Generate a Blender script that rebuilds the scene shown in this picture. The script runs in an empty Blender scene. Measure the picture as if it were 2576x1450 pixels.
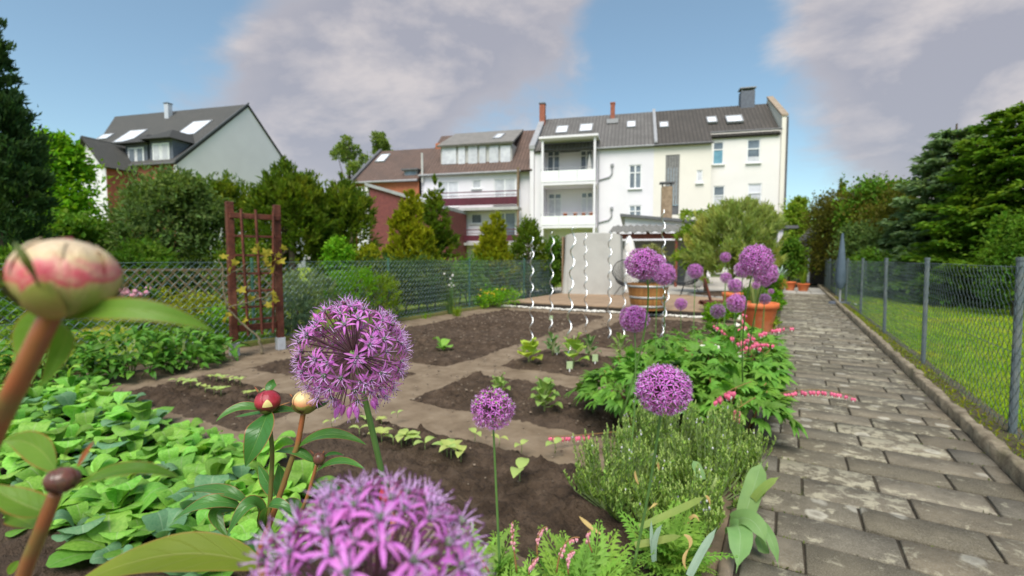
import bpy, math, random
import numpy as np
from mathutils import Vector, Matrix, noise as mnoise

random.seed(7); RNG = np.random.default_rng(7)
SC = bpy.context.scene
COL = SC.collection
R = math.radians

# ------------------------------------------------------------------ camera
FPX, CAM_H, PITCH, YAW, VS = 478.0, 1.1, R(3.51), R(30.1), 2576 / 1024
cam_d = bpy.data.cameras.new('camera'); cam = bpy.data.objects.new('camera', cam_d); COL.objects.link(cam)
cam.location = (0, 0, CAM_H); cam.rotation_euler = (R(90) - PITCH, 0, YAW)
cam_d.sensor_width = 36; cam_d.lens = 36 * FPX / 1024
cam_d.clip_start = 0.01; cam_d.clip_end = 2000
cam_d.dof.use_dof = True; cam_d.dof.focus_distance = 0.63; cam_d.dof.aperture_fstop = 6.2
SC.camera = cam

# ------------------------------------------------------------------ light and exposure
SUN_EL, SUN_AZ = 55.0, 160.0          # azimuth clockwise from +Y: behind the camera, to its left
SC.view_settings.view_transform = 'Standard'; SC.view_settings.look = 'None'
SC.view_settings.gamma = 1.0; SC.view_settings.use_curve_mapping = False
SC.view_settings.exposure = 1.75
sun_d = bpy.data.lights.new('sun', 'SUN'); sun = bpy.data.objects.new('sun', sun_d); COL.objects.link(sun)
sun_d.energy = 1.5; sun_d.angle = R(40); sun_d.color = (1.0, 0.95, 0.87)
_a = R(SUN_AZ); _e = R(SUN_EL)
SUNV = Vector((math.sin(_a) * math.cos(_e), math.cos(_a) * math.cos(_e), math.sin(_e)))
sun.rotation_euler = SUNV.to_track_quat('Z', 'Y').to_euler()
SKY_STRENGTH = 0.05

def ray(vx, vy):
    """World direction (depth 1 along the lens axis) of a point of the photograph, 2576 x 1450 grid."""
    u = (vx / VS - 512) / FPX; v = -(vy / VS - 288) / FPX
    c, s = math.cos(PITCH), math.sin(PITCH)
    fz, up = c + v * s, v * c - s
    cy, sy = math.cos(YAW), math.sin(YAW)
    return Vector((u * cy - fz * sy, u * sy + fz * cy, up))
CAM = Vector((0, 0, CAM_H))
def pt(vx, vy, d): return CAM + ray(vx, vy) * d
def gp(vx, vy, z=0.0):
    r = ray(vx, vy); return CAM + r * ((z - CAM_H) / r.z)
def col(vx, d, z=0.0):
    """Ground point under column vx of the photograph at depth d."""
    p = pt(vx, 651, d); return Vector((p.x, p.y, z))
def top(vy, d): return CAM_H + d * (651 - vy) / VS / FPX
def wid(dv, d): return dv / VS * d / FPX

# ------------------------------------------------------------------ node helpers
def nn(nt, typ, **kw):
    n = nt.nodes.new(typ)
    for k, v in kw.items():
        if k.startswith('i_'):
            key = k[2:]; key = int(key) if key.isdigit() else key
            n.inputs[key].default_value = v
        else: setattr(n, k, v)
    return n
def lk(nt, a, b): nt.links.new(a, b)
def math_n(nt, op, a, b=None, c=None, clamp=False):
    n = nt.nodes.new('ShaderNodeMath'); n.operation = op; n.use_clamp = clamp
    for i, x in enumerate((a, b, c)):
        if x is None: continue
        if isinstance(x, (int, float)): n.inputs[i].default_value = x
        else: nt.links.new(x, n.inputs[i])
    return n.outputs[0]
def mix_c(nt, fac, a, b, blend='MIX'):
    n = nt.nodes.new('ShaderNodeMix'); n.data_type = 'RGBA'; n.blend_type = blend
    for i, x in ((0, fac), (6, a), (7, b)):
        if isinstance(x, (int, float)): n.inputs[i].default_value = x
        elif isinstance(x, (tuple, list)): n.inputs[i].default_value = (*x, 1) if len(x) == 3 else x
        else: nt.links.new(x, n.inputs[i])
    return n.outputs[2]
def ramp(nt, fac, stops, interp='LINEAR'):
    n = nt.nodes.new('ShaderNodeValToRGB'); n.color_ramp.interpolation = interp
    el = n.color_ramp.elements
    while len(el) < len(stops): el.new(0.5)
    for e, (p, c) in zip(el, stops):
        e.position = p; e.color = (*c, 1) if len(c) == 3 else c
    nt.links.new(fac, n.inputs[0]); return n.outputs[0]
def noise_n(nt, vec, scale, detail=4, rough=0.55, dist=0.0):
    n = nt.nodes.new('ShaderNodeTexNoise'); n.inputs['Scale'].default_value = scale
    n.inputs['Detail'].default_value = detail; n.inputs['Roughness'].default_value = rough; n.inputs['Distortion'].default_value = dist
    if vec is not None: nt.links.new(vec, n.inputs['Vector'])
    return n.outputs[0]
def new_mat(name):
    m = bpy.data.materials.new(name); m.use_nodes = True; nt = m.node_tree
    return m, nt, nt.nodes['Principled BSDF'], nt.nodes['Material Output']

def mat(name, c1, c2=None, scale=6.0, rough=0.8, bump=0.0, bscale=40.0, island=0.0, objr=0.0, spec=0.3, metal=0.0, transl=0.0,
        lo=0.35, hi=0.65, hue=0.0, c3=None, s3=1.5, coord='Object', detail=5):
    """Procedural material: two colours mixed by noise, variation per piece / per object, optional fine relief and leaf translucency."""
    m, nt, bs, out = new_mat(name)
    tc = nn(nt, 'ShaderNodeTexCoord'); v = tc.outputs[coord]
    c2 = c2 or tuple(x * 0.8 for x in c1)
    f = noise_n(nt, v, scale, detail)
    mr = nn(nt, 'ShaderNodeMapRange', i_1=lo, i_2=hi); lk(nt, f, mr.inputs[0])
    c = mix_c(nt, mr.outputs[0], c1, c2)
    if c3:
        f3 = noise_n(nt, v, s3, 4); r3 = nn(nt, 'ShaderNodeMapRange', i_1=0.5, i_2=0.72); lk(nt, f3, r3.inputs[0])
        c = mix_c(nt, r3.outputs[0], c, c3)
    if island or objr or hue:
        geo = nn(nt, 'ShaderNodeNewGeometry'); oi = nn(nt, 'ShaderNodeObjectInfo')
        val = math_n(nt, 'MULTIPLY_ADD', geo.outputs['Random Per Island'], 2 * island, 1 - island)
        val = math_n(nt, 'ADD', val, math_n(nt, 'MULTIPLY_ADD', oi.outputs['Random'], 2 * objr, -objr))
        hs = nn(nt, 'ShaderNodeHueSaturation'); lk(nt, c, hs.inputs['Color']); lk(nt, val, hs.inputs['Value'])
        if hue:
            src = geo.outputs['Random Per Island'] if island else oi.outputs['Random']
            h = math_n(nt, 'MULTIPLY_ADD', math_n(nt, 'FRACT', math_n(nt, 'MULTIPLY', src, 7.31)), 2 * hue, 0.5 - hue)
            lk(nt, h, hs.inputs['Hue'])
        c = hs.outputs[0]
    lk(nt, c, bs.inputs['Base Color'])
    bs.inputs['Roughness'].default_value = rough; bs.inputs['Metallic'].default_value = metal
    bs.inputs['Specular IOR Level'].default_value = spec
    if bump:
        b = nn(nt, 'ShaderNodeBump', i_Strength=min(1.0, bump)); b.inputs['Distance'].default_value = 0.02
        lk(nt, noise_n(nt, v, bscale, 6), b.inputs['Height']); lk(nt, b.outputs[0], bs.inputs['Normal'])
    if transl:
        tr = nn(nt, 'ShaderNodeBsdfTranslucent'); ms = nn(nt, 'ShaderNodeMixShader', i_0=transl)
        br = mix_c(nt, 1.0, c, (1.5, 1.5, 0.8), 'MULTIPLY')
        lk(nt, br, tr.inputs[0]); lk(nt, bs.outputs[0], ms.inputs[1]); lk(nt, tr.outputs[0], ms.inputs[2]); lk(nt, ms.outputs[0], out.inputs[0])
    return m

# ------------------------------------------------------------------ sky
def build_world():
    w = bpy.data.worlds.new('World'); SC.world = w; w.use_nodes = True
    nt = w.node_tree; bg = nt.nodes['Background']; bg.inputs[1].default_value = SKY_STRENGTH
    sky = nn(nt, 'ShaderNodeTexSky', sky_type='NISHITA', sun_disc=False)
    sky.sun_elevation = R(SUN_EL); sky.sun_rotation = R(SUN_AZ); sky.air_density = 1.0; sky.dust_density = 0.6; sky.ozone_density = 1.2
    tc = nn(nt, 'ShaderNodeTexCoord'); d = tc.outputs['Generated']
    # where the cloud banks stand in the sky: (column, row, angular size, weight)
    lobes = [(800, 130, .14, .22), (640, 190, .11, .18), (1080, 110, .16, .24), (1340, 120, .15, .17), (470, 235, .10, .15), (960, 250, .16, .14),
             (640, 330, .17, .14), (2200, 60, .14, .24), (2440, 60, .16, .26), (2576, 150, .14, .16), (2400, 320, .12, .12),
             (2540, 330, .12, .12), (2150, 450, .12, .06), (330, 350, .10, .08), (860, 390, .13, .10),
             (170, 120, .20, -.34), (450, 50, .13, -.26), (1740, 130, .13, -.22), (1760, 20, .11, -.22), (1180, 290, .08, -.12), (2120, 250, .10, -.22), (60, 300, .12, -.12)]
    acc = None
    for vx, vy, s, wgt in lobes:
        rd = ray(vx, vy).normalized()
        dt = nn(nt, 'ShaderNodeVectorMath', operation='DOT_PRODUCT'); lk(nt, d, dt.inputs[0]); dt.inputs[1].default_value = rd
        k = 1.0 / (s * s)
        g = math_n(nt, 'EXPONENT', math_n(nt, 'MULTIPLY_ADD', dt.outputs['Value'], k, -k))
        acc = math_n(nt, 'MULTIPLY', g, wgt) if acc is None else math_n(nt, 'MULTIPLY_ADD', g, wgt, acc)
    def dens(vec): return noise_n(nt, vec, 2.6, 9, 0.58, 0.25)
    mpg = nn(nt, 'ShaderNodeMapping'); mpg.inputs['Scale'].default_value = (1, 1, 1.9); lk(nt, d, mpg.inputs[0]); q = mpg.outputs[0]
    sh = nn(nt, 'ShaderNodeVectorMath', operation='ADD'); lk(nt, q, sh.inputs[0]); sh.inputs[1].default_value = (-0.05, -0.01, 0.10)
    n0 = dens(q); n1 = dens(sh.outputs[0])
    tot = math_n(nt, 'ADD', n0, acc)
    mr = nn(nt, 'ShaderNodeMapRange', i_1=0.47, i_2=0.73, interpolation_type='SMOOTHSTEP'); lk(nt, tot, mr.inputs[0])
    lit = nn(nt, 'ShaderNodeMapRange', i_1=-0.05, i_2=0.12); lk(nt, math_n(nt, 'SUBTRACT', n0, n1), lit.inputs[0])
    edge = nn(nt, 'ShaderNodeMapRange', i_1=0.86, i_2=0.62); lk(nt, tot, edge.inputs[0])
    lf = math_n(nt, 'MULTIPLY_ADD', lit.outputs[0], 0.75, math_n(nt, 'MULTIPLY', edge.outputs[0], 0.25))
    cc = mix_c(nt, lf, (2.45, 2.42, 2.78), (4.6, 4.15, 4.0))
    tint = mix_c(nt, 0.16, mix_c(nt, 1.0, sky.outputs[0], (0.90, 1.03, 0.97), 'MULTIPLY'), (3.0, 3.8, 4.3))
    fac = math_n(nt, 'MULTIPLY', mr.outputs[0], 0.90)
    lk(nt, mix_c(nt, fac, tint, cc), bg.inputs[0])
build_world()

# ------------------------------------------------------------------ mesh builder
class G:
    def __init__(s): s.v = []; s.f = {3: [], 4: []}; s.n = 0; s.uv = []
    def add(s, v, f, mi=0, uv=None):
        v = np.asarray(v, float).reshape(-1, 3); f = np.asarray(f, int)
        if f.size == 0: return
        s.v.append(v); s.f[f.shape[1]].append((f + s.n, np.full(len(f), mi, int))); s.n += len(v)
        s.uv.append(np.zeros((len(v), 3)) if uv is None else np.asarray(uv, float))
    def box(s, c, size, rot=None, mi=0):
        hx, hy, hz = size[0] / 2, size[1] / 2, size[2] / 2
        v = np.array([(x, y, z) for x in (-hx, hx) for y in (-hy, hy) for z in (-hz, hz)])
        if rot is not None: v = v @ np.array(rot).T
        v = v + np.array(c)
        s.add(v, [(0, 1, 3, 2), (4, 6, 7, 5), (0, 4, 5, 1), (2, 3, 7, 6), (0, 2, 6, 4), (1, 5, 7, 3)], mi)
    def bbox(s, c, size, b=0.01, rot=None, mi=0):
        """Box with chamfered edges."""
        h = np.array(size) / 2; b = min(b, h.min() * 0.8); vs = []; idx = {}
        for sx in (-1, 1):
            for sy in (-1, 1):
                for sz in (-1, 1):
                    for a in range(3):
                        q = np.array([sx, sy, sz]) * (h - b); q[a] += (sx, sy, sz)[a] * b
                        idx[(sx, sy, sz, a)] = len(vs); vs.append(q)
        Q = []; T = []
        for a in range(3):
            u, w = [(1, 2), (2, 0), (0, 1)][a]
            for sg in (-1, 1):
                def key(su, sw):
                    k = [0, 0, 0]; k[a] = sg; k[u] = su; k[w] = sw; return (*k, a)
                q = [idx[key(-1, -1)], idx[key(1, -1)], idx[key(1, 1)], idx[key(-1, 1)]]
                Q.append(q if sg > 0 else q[::-1])
        for a in range(3):
            u, w = [(1, 2), (2, 0), (0, 1)][a]
            for su in (-1, 1):
                for sw in (-1, 1):
                    def key(sa, m):
                        k = [0, 0, 0]; k[a] = sa; k[u] = su; k[w] = sw; return idx[(*k, m)]
                    q = [key(-1, u), key(1, u), key(1, w), key(-1, w)]
                    Q.append(q if su * sw < 0 else q[::-1])
        for sx in (-1, 1):
            for sy in (-1, 1):
                for sz in (-1, 1):
                    t = [idx[(sx, sy, sz, 0)], idx[(sx, sy, sz, 1)], idx[(sx, sy, sz, 2)]]
                    T.append(t if sx * sy * sz > 0 else t[::-1])
        v = np.array(vs)
        if rot is not None: v = v @ np.array(rot).T
        v = v + np.array(c); n0 = s.n
        s.add(v, Q, mi); s.f[3].append((np.array(T) + n0, np.full(len(T), mi, int)))
    def tube(s, pts, rad, sides=6, cap=True, mi=0):
        P = np.asarray([tuple(p) for p in pts], float); n = len(P)
        rad = np.full(n, rad) if np.isscalar(rad) else np.asarray(rad, float)
        T = np.gradient(P, axis=0); T /= np.linalg.norm(T, axis=1)[:, None] + 1e-12
        a = np.array([0, 0, 1.0]) if abs(T[0, 2]) < 0.9 else np.array([1.0, 0, 0])
        u = np.cross(T[0], a); u /= np.linalg.norm(u); U = [u]
        for i in range(1, n):
            u = U[-1] - T[i] * np.dot(U[-1], T[i]); u /= np.linalg.norm(u) + 1e-12; U.append(u)
        U = np.array(U); W = np.cross(T, U)
        an = np.arange(sides) * 2 * math.pi / sides
        v = P[:, None] + rad[:, None, None] * (np.cos(an)[None, :, None] * U[:, None] + np.sin(an)[None, :, None] * W[:, None])
        v = v.reshape(-1, 3)
        i = np.arange(n - 1)[:, None] * sides; j = np.arange(sides)[None]; k = (j + 1) % sides
        f = np.stack([i + j, i + k, i + sides + k, i + sides + j], -1).reshape(-1, 4)
        uv = np.zeros((n, sides, 3)); uv[:, :, 1] = np.linspace(0, 1, n)[:, None]; n0 = s.n
        s.add(v, f, mi, uv.reshape(-1, 3))
        if cap and sides > 2:
            for e, rev in ((0, True), (n - 1, False)):
                t = [(e * sides, e * sides + q, e * sides + q + 1) for q in range(1, sides - 1)]
                s.f[3].append((np.array([x[::-1] if rev else x for x in t]) + n0, np.full(len(t), mi, int)))
    def lathe(s, prof, c=(0, 0, 0), segs=16, sx=1.0, sy=1.0, mi=0, rot=None, caps=False):
        P = np.asarray(prof, float); an = np.arange(segs) * 2 * math.pi / segs
        v = np.stack([P[:, 0, None] * np.cos(an) * sx, P[:, 0, None] * np.sin(an) * sy, np.repeat(P[:, 1, None], segs, 1)], -1).reshape(-1, 3)
        uv = np.zeros((len(P), segs, 3)); uv[:, :, 0] = np.arange(segs)[None] / segs; uv[:, :, 1] = np.linspace(0, 1, len(P))[:, None]
        if rot is not None: v = v @ np.array(rot).T
        v = v + np.array(tuple(c))
        i = np.arange(len(P) - 1)[:, None] * segs; j = np.arange(segs)[None]; k = (j + 1) % segs
        s.add(v, np.stack([i + j, i + k, i + segs + k, i + segs + j], -1).reshape(-1, 4), mi, uv.reshape(-1, 3))
    def ball(s, c, r, segs=10, rings=6, mi=0, rot=None):
        r = (r, r, r) if np.isscalar(r) else r
        th = np.linspace(0.0, math.pi, rings + 1)
        s.lathe([(math.sin(t) + 1e-5, -math.cos(t) * r[2] / r[0]) for t in th] if False else [(max(1e-5, math.sin(t)) * r[0], -math.cos(t) * r[2]) for t in th], c, segs, 1.0, r[1] / r[0], mi, rot)
    def prism(s, poly, depth, mi=0):
        """poly: 3-D points of a planar outline; depth: 3-D offset vector."""
        P = np.array([tuple(p) for p in poly], float); n = len(P); D = np.array(tuple(depth)); v = np.vstack([P, P + D]); n0 = s.n
        s.add(v, [(i, (i + 1) % n, n + (i + 1) % n, n + i) for i in range(n)], mi)
        t = [(0, i, i + 1) for i in range(1, n - 1)]; t2 = [(n, n + i + 1, n + i) for i in range(1, n - 1)]
        s.f[3].append((np.array([x[::-1] for x in t] + [x[::-1] for x in t2]) + n0, np.full(2 * (n - 2), mi, int)))
    def leaves(s, pos, axis, nrm, L, W, mi=0, bend=0.0):
        """Many small folded leaves at once (six vertices, four triangles' worth each)."""
        pos = np.asarray(pos, float); n = len(pos)
        if n == 0: return
        ax = axis / (np.linalg.norm(axis, axis=1)[:, None] + 1e-9)
        sd = np.cross(ax, nrm); sd /= np.linalg.norm(sd, axis=1)[:, None] + 1e-9
        up = np.cross(sd, ax)
        L = np.broadcast_to(L, (n,))[:, None]; W = np.broadcast_to(W, (n,))[:, None]
        b = pos; m = pos + ax * L * 0.5; t = pos + ax * L - up * L * bend
        l = pos + ax * L * 0.42 + sd * W * 0.5 + up * W * 0.16; r = pos + ax * L * 0.42 - sd * W * 0.5 + up * W * 0.16
        v = np.stack([b, r, t, l], 1).reshape(-1, 3)
        k = np.arange(n)[:, None] * 4
        s.add(v, k + np.array([[0, 1, 2, 3]]), mi, np.tile(np.array([[.5, 0, 0], [1, .4, 0], [.5, 1, 0], [0, .4, 0]]), (n, 1)))
    def bez_leaf(s, p0, p1, p2, W, up=(0, 0, 1), nu=10, nv=4, fold=0.25, wave=0.0, shape=None, mi=0, twist=0.0, point=0.8):
        """One broad leaf along a curve p0-p1-p2 (p1 is on the curve's middle), folded on its midrib."""
        p0, p1, p2 = (np.array(tuple(q), float) for q in (p0, p1, p2))
        c = 2 * p1 - 0.5 * (p0 + p2)
        t = np.linspace(0, 1, nu + 1)[:, None]
        P = (1 - t) ** 2 * p0 + 2 * t * (1 - t) * c + t ** 2 * p2
        T = np.gradient(P, axis=0); T /= np.linalg.norm(T, axis=1)[:, None] + 1e-9
        sd = np.cross(T, np.array(tuple(up), float)); sd /= np.linalg.norm(sd, axis=1)[:, None] + 1e-9
        nr = np.cross(sd, T)
        if twist:
            a = (t * twist); sd, nr = sd * np.cos(a) + nr * np.sin(a), nr * np.cos(a) - sd * np.sin(a)
        tt = t[:, 0]
        w = (shape(tt) if shape else (np.sin(math.pi * np.clip(tt, 0.0, 1) ** point) ** 0.85 * 0.97 + 0.03 * (1 - tt))) * W / 2
        q = np.linspace(-1, 1, nv * 2 + 1)
        ph = random.random() * 6
        v = P[:, None] + sd[:, None] * (w[:, None, None] * q[None, :, None]) + nr[:, None] * (w[:, None] * (fold * np.abs(q)[None] - 0.15 * fold * q[None] ** 2 + wave * np.sin(tt[:, None] * 14 + ph + q[None]) * np.abs(q)[None]))[:, :, None]
        uv = np.zeros((nu + 1, 2 * nv + 1, 3)); uv[:, :, 0] = (q * 0.5 + 0.5)[None]; uv[:, :, 1] = tt[:, None]
        m = 2 * nv + 1; i = np.arange(nu)[:, None] * m; j = np.arange(2 * nv)[None]
        s.add(v.reshape(-1, 3), np.stack([i + j, i + j + 1, i + m + j + 1, i + m + j], -1).reshape(-1, 4), mi, uv.reshape(-1, 3))
    def mesh(s, name, mats, smooth=True, uv=False):
        me = bpy.data.meshes.new(name)
        v = np.vstack(s.v); F = []; M = []; tot = []
        for k in (3, 4):
            for f, m in s.f[k]: F.append(f.ravel()); M.append(m); tot.append(np.full(len(f), k))
        F = np.concatenate(F); M = np.concatenate(M); tot = np.concatenate(tot)
        me.vertices.add(len(v)); me.vertices.foreach_set('co', v.ravel())
        me.loops.add(len(F)); me.loops.foreach_set('vertex_index', F.astype(np.int32))
        me.polygons.add(len(tot)); me.polygons.foreach_set('loop_start', np.concatenate([[0], np.cumsum(tot)[:-1]]).astype(np.int32))
        me.polygons.foreach_set('material_index', M.astype(np.int32))
        for m in (mats if isinstance(mats, (list, tuple)) else [mats]): me.materials.append(m)
        if uv:
            at = me.attributes.new('luv', 'FLOAT_VECTOR', 'POINT'); at.data.foreach_set('vector', np.vstack(s.uv).ravel())
        me.update(calc_edges=True)
        me.polygons.foreach_set('use_smooth', np.full(len(tot), bool(smooth)))
        return me
    def build(s, name, mats, parent=None, smooth=False, uv=False, loc=None):
        return link(name, s.mesh(name, mats, smooth, uv), parent, loc)

def link(name, me, parent=None, loc=None):
    o = bpy.data.objects.new(name, me); COL.objects.link(o)
    if parent is not None: o.parent = parent
    if loc is not None: o.location = loc
    return o
def tag(o, label=None, cat=None, group=None, kind=None):
    for k, v in (('label', label), ('category', cat), ('group', group), ('kind', kind)):
        if v: o[k] = v
    return o
def thing(name, label, cat, loc=(0, 0, 0), rz=0.0, group=None):
    o = bpy.data.objects.new(name, None); COL.objects.link(o); o.location = loc; o.rotation_euler = (0, 0, rz)
    o.empty_display_size = 0.05
    return tag(o, label, cat, group)
def copy_tree(o, parent=None, loc=None, rz=None, scale=None, label=None):
    c = o.copy(); COL.objects.link(c)
    if parent is not None: c.parent = parent
    for ch in list(o.children): copy_tree(ch, c)
    if loc is not None: c.location = loc
    if rz is not None: c.rotation_euler = (c.rotation_euler[0], c.rotation_euler[1], rz)
    if scale is not None: c.scale = (scale,) * 3
    if label: c['label'] = label
    return c
def rot_to(z, spin=0.0):
    """3x3 numpy rotation taking +Z to z."""
    q = Vector(tuple(z)).normalized().to_track_quat('Z', 'Y').to_matrix() @ Matrix.Rotation(spin, 3, 'Z')
    return np.array(q)
def rz3(a): return np.array(Matrix.Rotation(a, 3, 'Z'))
def unit(a): return a / (np.linalg.norm(a, axis=-1, keepdims=True) + 1e-9)

# ------------------------------------------------------------------ materials
def world_mat(name, build, rough=0.9, bump=None, bstr=0.5, bdist=0.02, spec=0.2):
    m, nt, bs, out = new_mat(name)
    geo = nn(nt, 'ShaderNodeNewGeometry'); v = geo.outputs['Position']
    lk(nt, build(nt, v, geo), bs.inputs['Base Color']); bs.inputs['Roughness'].default_value = rough
    bs.inputs['Specular IOR Level'].default_value = spec
    if bump:
        b = nn(nt, 'ShaderNodeBump', i_Strength=bstr); b.inputs['Distance'].default_value = bdist
        lk(nt, noise_n(nt, v, bump, 7, 0.65), b.inputs['Height']); lk(nt, b.outputs[0], bs.inputs['Normal'])
    return m
def mr_n(nt, f, a, b, c=0.0, d=1.0):
    n = nn(nt, 'ShaderNodeMapRange', i_1=a, i_2=b, i_3=c, i_4=d); lk(nt, f, n.inputs[0]); return n.outputs[0]

def _soil(nt, v, geo):
    c = ramp(nt, noise_n(nt, v, 9, 6, 0.65), [(0.32, (0.04, 0.026, 0.017)), (0.5, (0.085, 0.056, 0.036)), (0.68, (0.145, 0.10, 0.068))])
    f = mr_n(nt, noise_n(nt, v, 150, 3), 0.66, 0.72)
    c = mix_c(nt, math_n(nt, 'MULTIPLY', f, 0.5), c, (0.24, 0.19, 0.15))
    return mix_c(nt, mr_n(nt, noise_n(nt, v, 0.9, 3), 0.4, 0.65, 0.0, 0.35), c, (0.145, 0.105, 0.078))
M_soil = world_mat('tilled_soil', _soil, 0.95, 55, 1.0, 0.04)
def _trod(nt, v, geo):
    c = ramp(nt, noise_n(nt, v, 5, 7, 0.6), [(0.3, (0.135, 0.096, 0.062)), (0.5, (0.20, 0.148, 0.098)), (0.7, (0.26, 0.20, 0.138))])
    f = mr_n(nt, noise_n(nt, v, 90, 4), 0.62, 0.7)
    return mix_c(nt, math_n(nt, 'MULTIPLY', f, 0.4), c, (0.13, 0.095, 0.07))
M_trod = world_mat('trodden_earth', _trod, 0.95, 60, 0.5, 0.012)
def _turf(nt, v, geo):
    c = ramp(nt, noise_n(nt, v, 1.1, 5, 0.6), [(0.32, (0.14, 0.25, 0.014)), (0.5, (0.22, 0.32, 0.02)), (0.68, (0.40, 0.37, 0.035))])
    return mix_c(nt, mr_n(nt, noise_n(nt, v, 40, 4), 0.4, 0.7, 0, 0.5), c, (0.05, 0.09, 0.012))
M_turf = world_mat('turf', _turf, 0.95, 55, 1.0, 0.03)
def _far(nt, v, geo):
    return ramp(nt, noise_n(nt, v, 0.35, 6, 0.6), [(0.35, (0.05, 0.085, 0.02)), (0.55, (0.075, 0.11, 0.03)), (0.7, (0.12, 0.10, 0.06))])
M_far = world_mat('garden_ground', _far, 0.95, 12, 1.0, 0.05)
def _paver(nt, v, geo):
    oi = nn(nt, 'ShaderNodeObjectInfo')
    base = ramp(nt, oi.outputs['Random'], [(0.0, (0.105, 0.09, 0.061)), (0.3, (0.158, 0.134, 0.091)), (0.55, (0.135, 0.12, 0.093)), (0.8, (0.19, 0.155, 0.104)), (1.0, (0.222, 0.192, 0.143))])
    c = mix_c(nt, mr_n(nt, noise_n(nt, v, 7, 7, 0.68), 0.38, 0.66, 0.0, 0.7), base, (0.062, 0.052, 0.036))
    grain = noise_n(nt, v, 180, 3, 0.7)
    c = mix_c(nt, mr_n(nt, grain, 0.42, 0.7, 0.0, 0.6), c, (0.26, 0.235, 0.19))
    # lichen: blotches and rings, thicker on some stones than on others
    amt = math_n(nt, 'MULTIPLY_ADD', math_n(nt, 'FRACT', math_n(nt, 'MULTIPLY', oi.outputs['Random'], 5.7)), 0.16, -0.06)
    l1 = math_n(nt, 'ADD', noise_n(nt, v, 13, 9, 0.72, 0.35), math_n(nt, 'ADD', amt, math_n(nt, 'MULTIPLY_ADD', noise_n(nt, v, 1.6, 2), 0.34, -0.17)))
    f1 = mr_n(nt, l1, 0.545, 0.64)
    c = mix_c(nt, math_n(nt, 'MULTIPLY', f1, 0.75), c, (0.40, 0.365, 0.265))
    vo = nn(nt, 'ShaderNodeTexVoronoi', i_Scale=6.5); lk(nt, v, vo.inputs['Vector'])
    dist = math_n(nt, 'MULTIPLY_ADD', noise_n(nt, v, 30, 4), 0.22, vo.outputs['Distance'])
    ring = math_n(nt, 'MULTIPLY', mr_n(nt, dist, 0.42, 0.34), mr_n(nt, dist, 0.12, 0.30, 0.25, 1.0))
    sel = mr_n(nt, nn_sep(nt, vo.outputs['Color']), 0.72, 0.76)
    return mix_c(nt, math_n(nt, 'MULTIPLY', math_n(nt, 'MULTIPLY', ring, sel), 0.6), c, (0.47, 0.44, 0.36))
def nn_sep(nt, colr):
    n = nt.nodes.new('ShaderNodeSeparateColor'); nt.links.new(colr, n.inputs[0]); return n.outputs[0]
M_paver = world_mat('weathered_paver', _paver, 0.92, 130, 0.6, 0.005)
def _joint(nt, v, geo):
    c = ramp(nt, noise_n(nt, v, 14, 5), [(0.35, (0.034, 0.029, 0.022)), (0.65, (0.075, 0.062, 0.043))])
    return mix_c(nt, mr_n(nt, noise_n(nt, v, 3, 5), 0.58, 0.7, 0, 0.6), c, (0.05, 0.06, 0.02))
M_joint = world_mat('joint_sand', _joint, 0.95, 90, 0.8, 0.01)
def _kerb(nt, v, geo):
    c = ramp(nt, noise_n(nt, v, 12, 7, 0.65), [(0.3, (0.16, 0.125, 0.085)), (0.5, (0.27, 0.22, 0.15)), (0.7, (0.40, 0.34, 0.24))])
    return mix_c(nt, mr_n(nt, noise_n(nt, v, 4, 4), 0.55, 0.7, 0, 0.6), c, (0.14, 0.13, 0.06))
M_kerb = world_mat('lichened_concrete', _kerb, 0.95, 60, 0.9, 0.01)
def _moss(nt, v, geo):
    return ramp(nt, noise_n(nt, v, 10, 6), [(0.3, (0.10, 0.085, 0.05)), (0.5, (0.14, 0.13, 0.04)), (0.7, (0.09, 0.12, 0.02))])
M_moss = world_mat('mossy_concrete', _moss, 0.95, 50, 0.9, 0.01)
M_slab = mat('pale_concrete', (0.42, 0.39, 0.34), (0.33, 0.31, 0.27), 5, 0.9, 0.3, 60, objr=0.06)

M_wire = mat('coated_wire', (0.12, 0.18, 0.19), (0.16, 0.22, 0.235), 20, 0.45, spec=0.5)
M_wire_grey = mat('green_grey_wire', (0.06, 0.085, 0.085), (0.085, 0.115, 0.115), 20, 0.45, spec=0.5)
M_post_grey = mat('grey_painted_post', (0.10, 0.125, 0.14), (0.14, 0.16, 0.17), 9, 0.6, 0.2, 50, c3=(0.22, 0.22, 0.19), s3=6)
M_post_green = mat('green_painted_post', (0.04, 0.13, 0.085), (0.06, 0.15, 0.10), 9, 0.5, spec=0.4)
M_wood = mat('stained_wood', (0.14, 0.038, 0.020), (0.075, 0.022, 0.014), 14, 0.65, 0.4, 50, c3=(0.20, 0.075, 0.045), s3=3)
M_galv = mat('galvanised_steel', (0.62, 0.63, 0.66), (0.52, 0.53, 0.57), 12, 0.45, metal=0.3, spec=0.5)
M_spiral = mat('bright_aluminium', (0.92, 0.92, 0.90), (0.86, 0.86, 0.85), 20, 0.3, metal=0.95, spec=0.5)
M_deck = mat('weathered_decking', (0.34, 0.235, 0.15), (0.27, 0.185, 0.12), 7, 0.8, 0.3, 60, objr=0.10)
M_pebble = mat('white_pebble', (0.72, 0.69, 0.63), (0.55, 0.52, 0.46), 5, 0.8, island=0.18)
M_dark = mat('dark_timber_deck_shade', (0.05, 0.038, 0.03), (0.035, 0.028, 0.022), 6, 0.85)  # dark timber of the house wall; on the deck edge a painted shadow line

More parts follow.
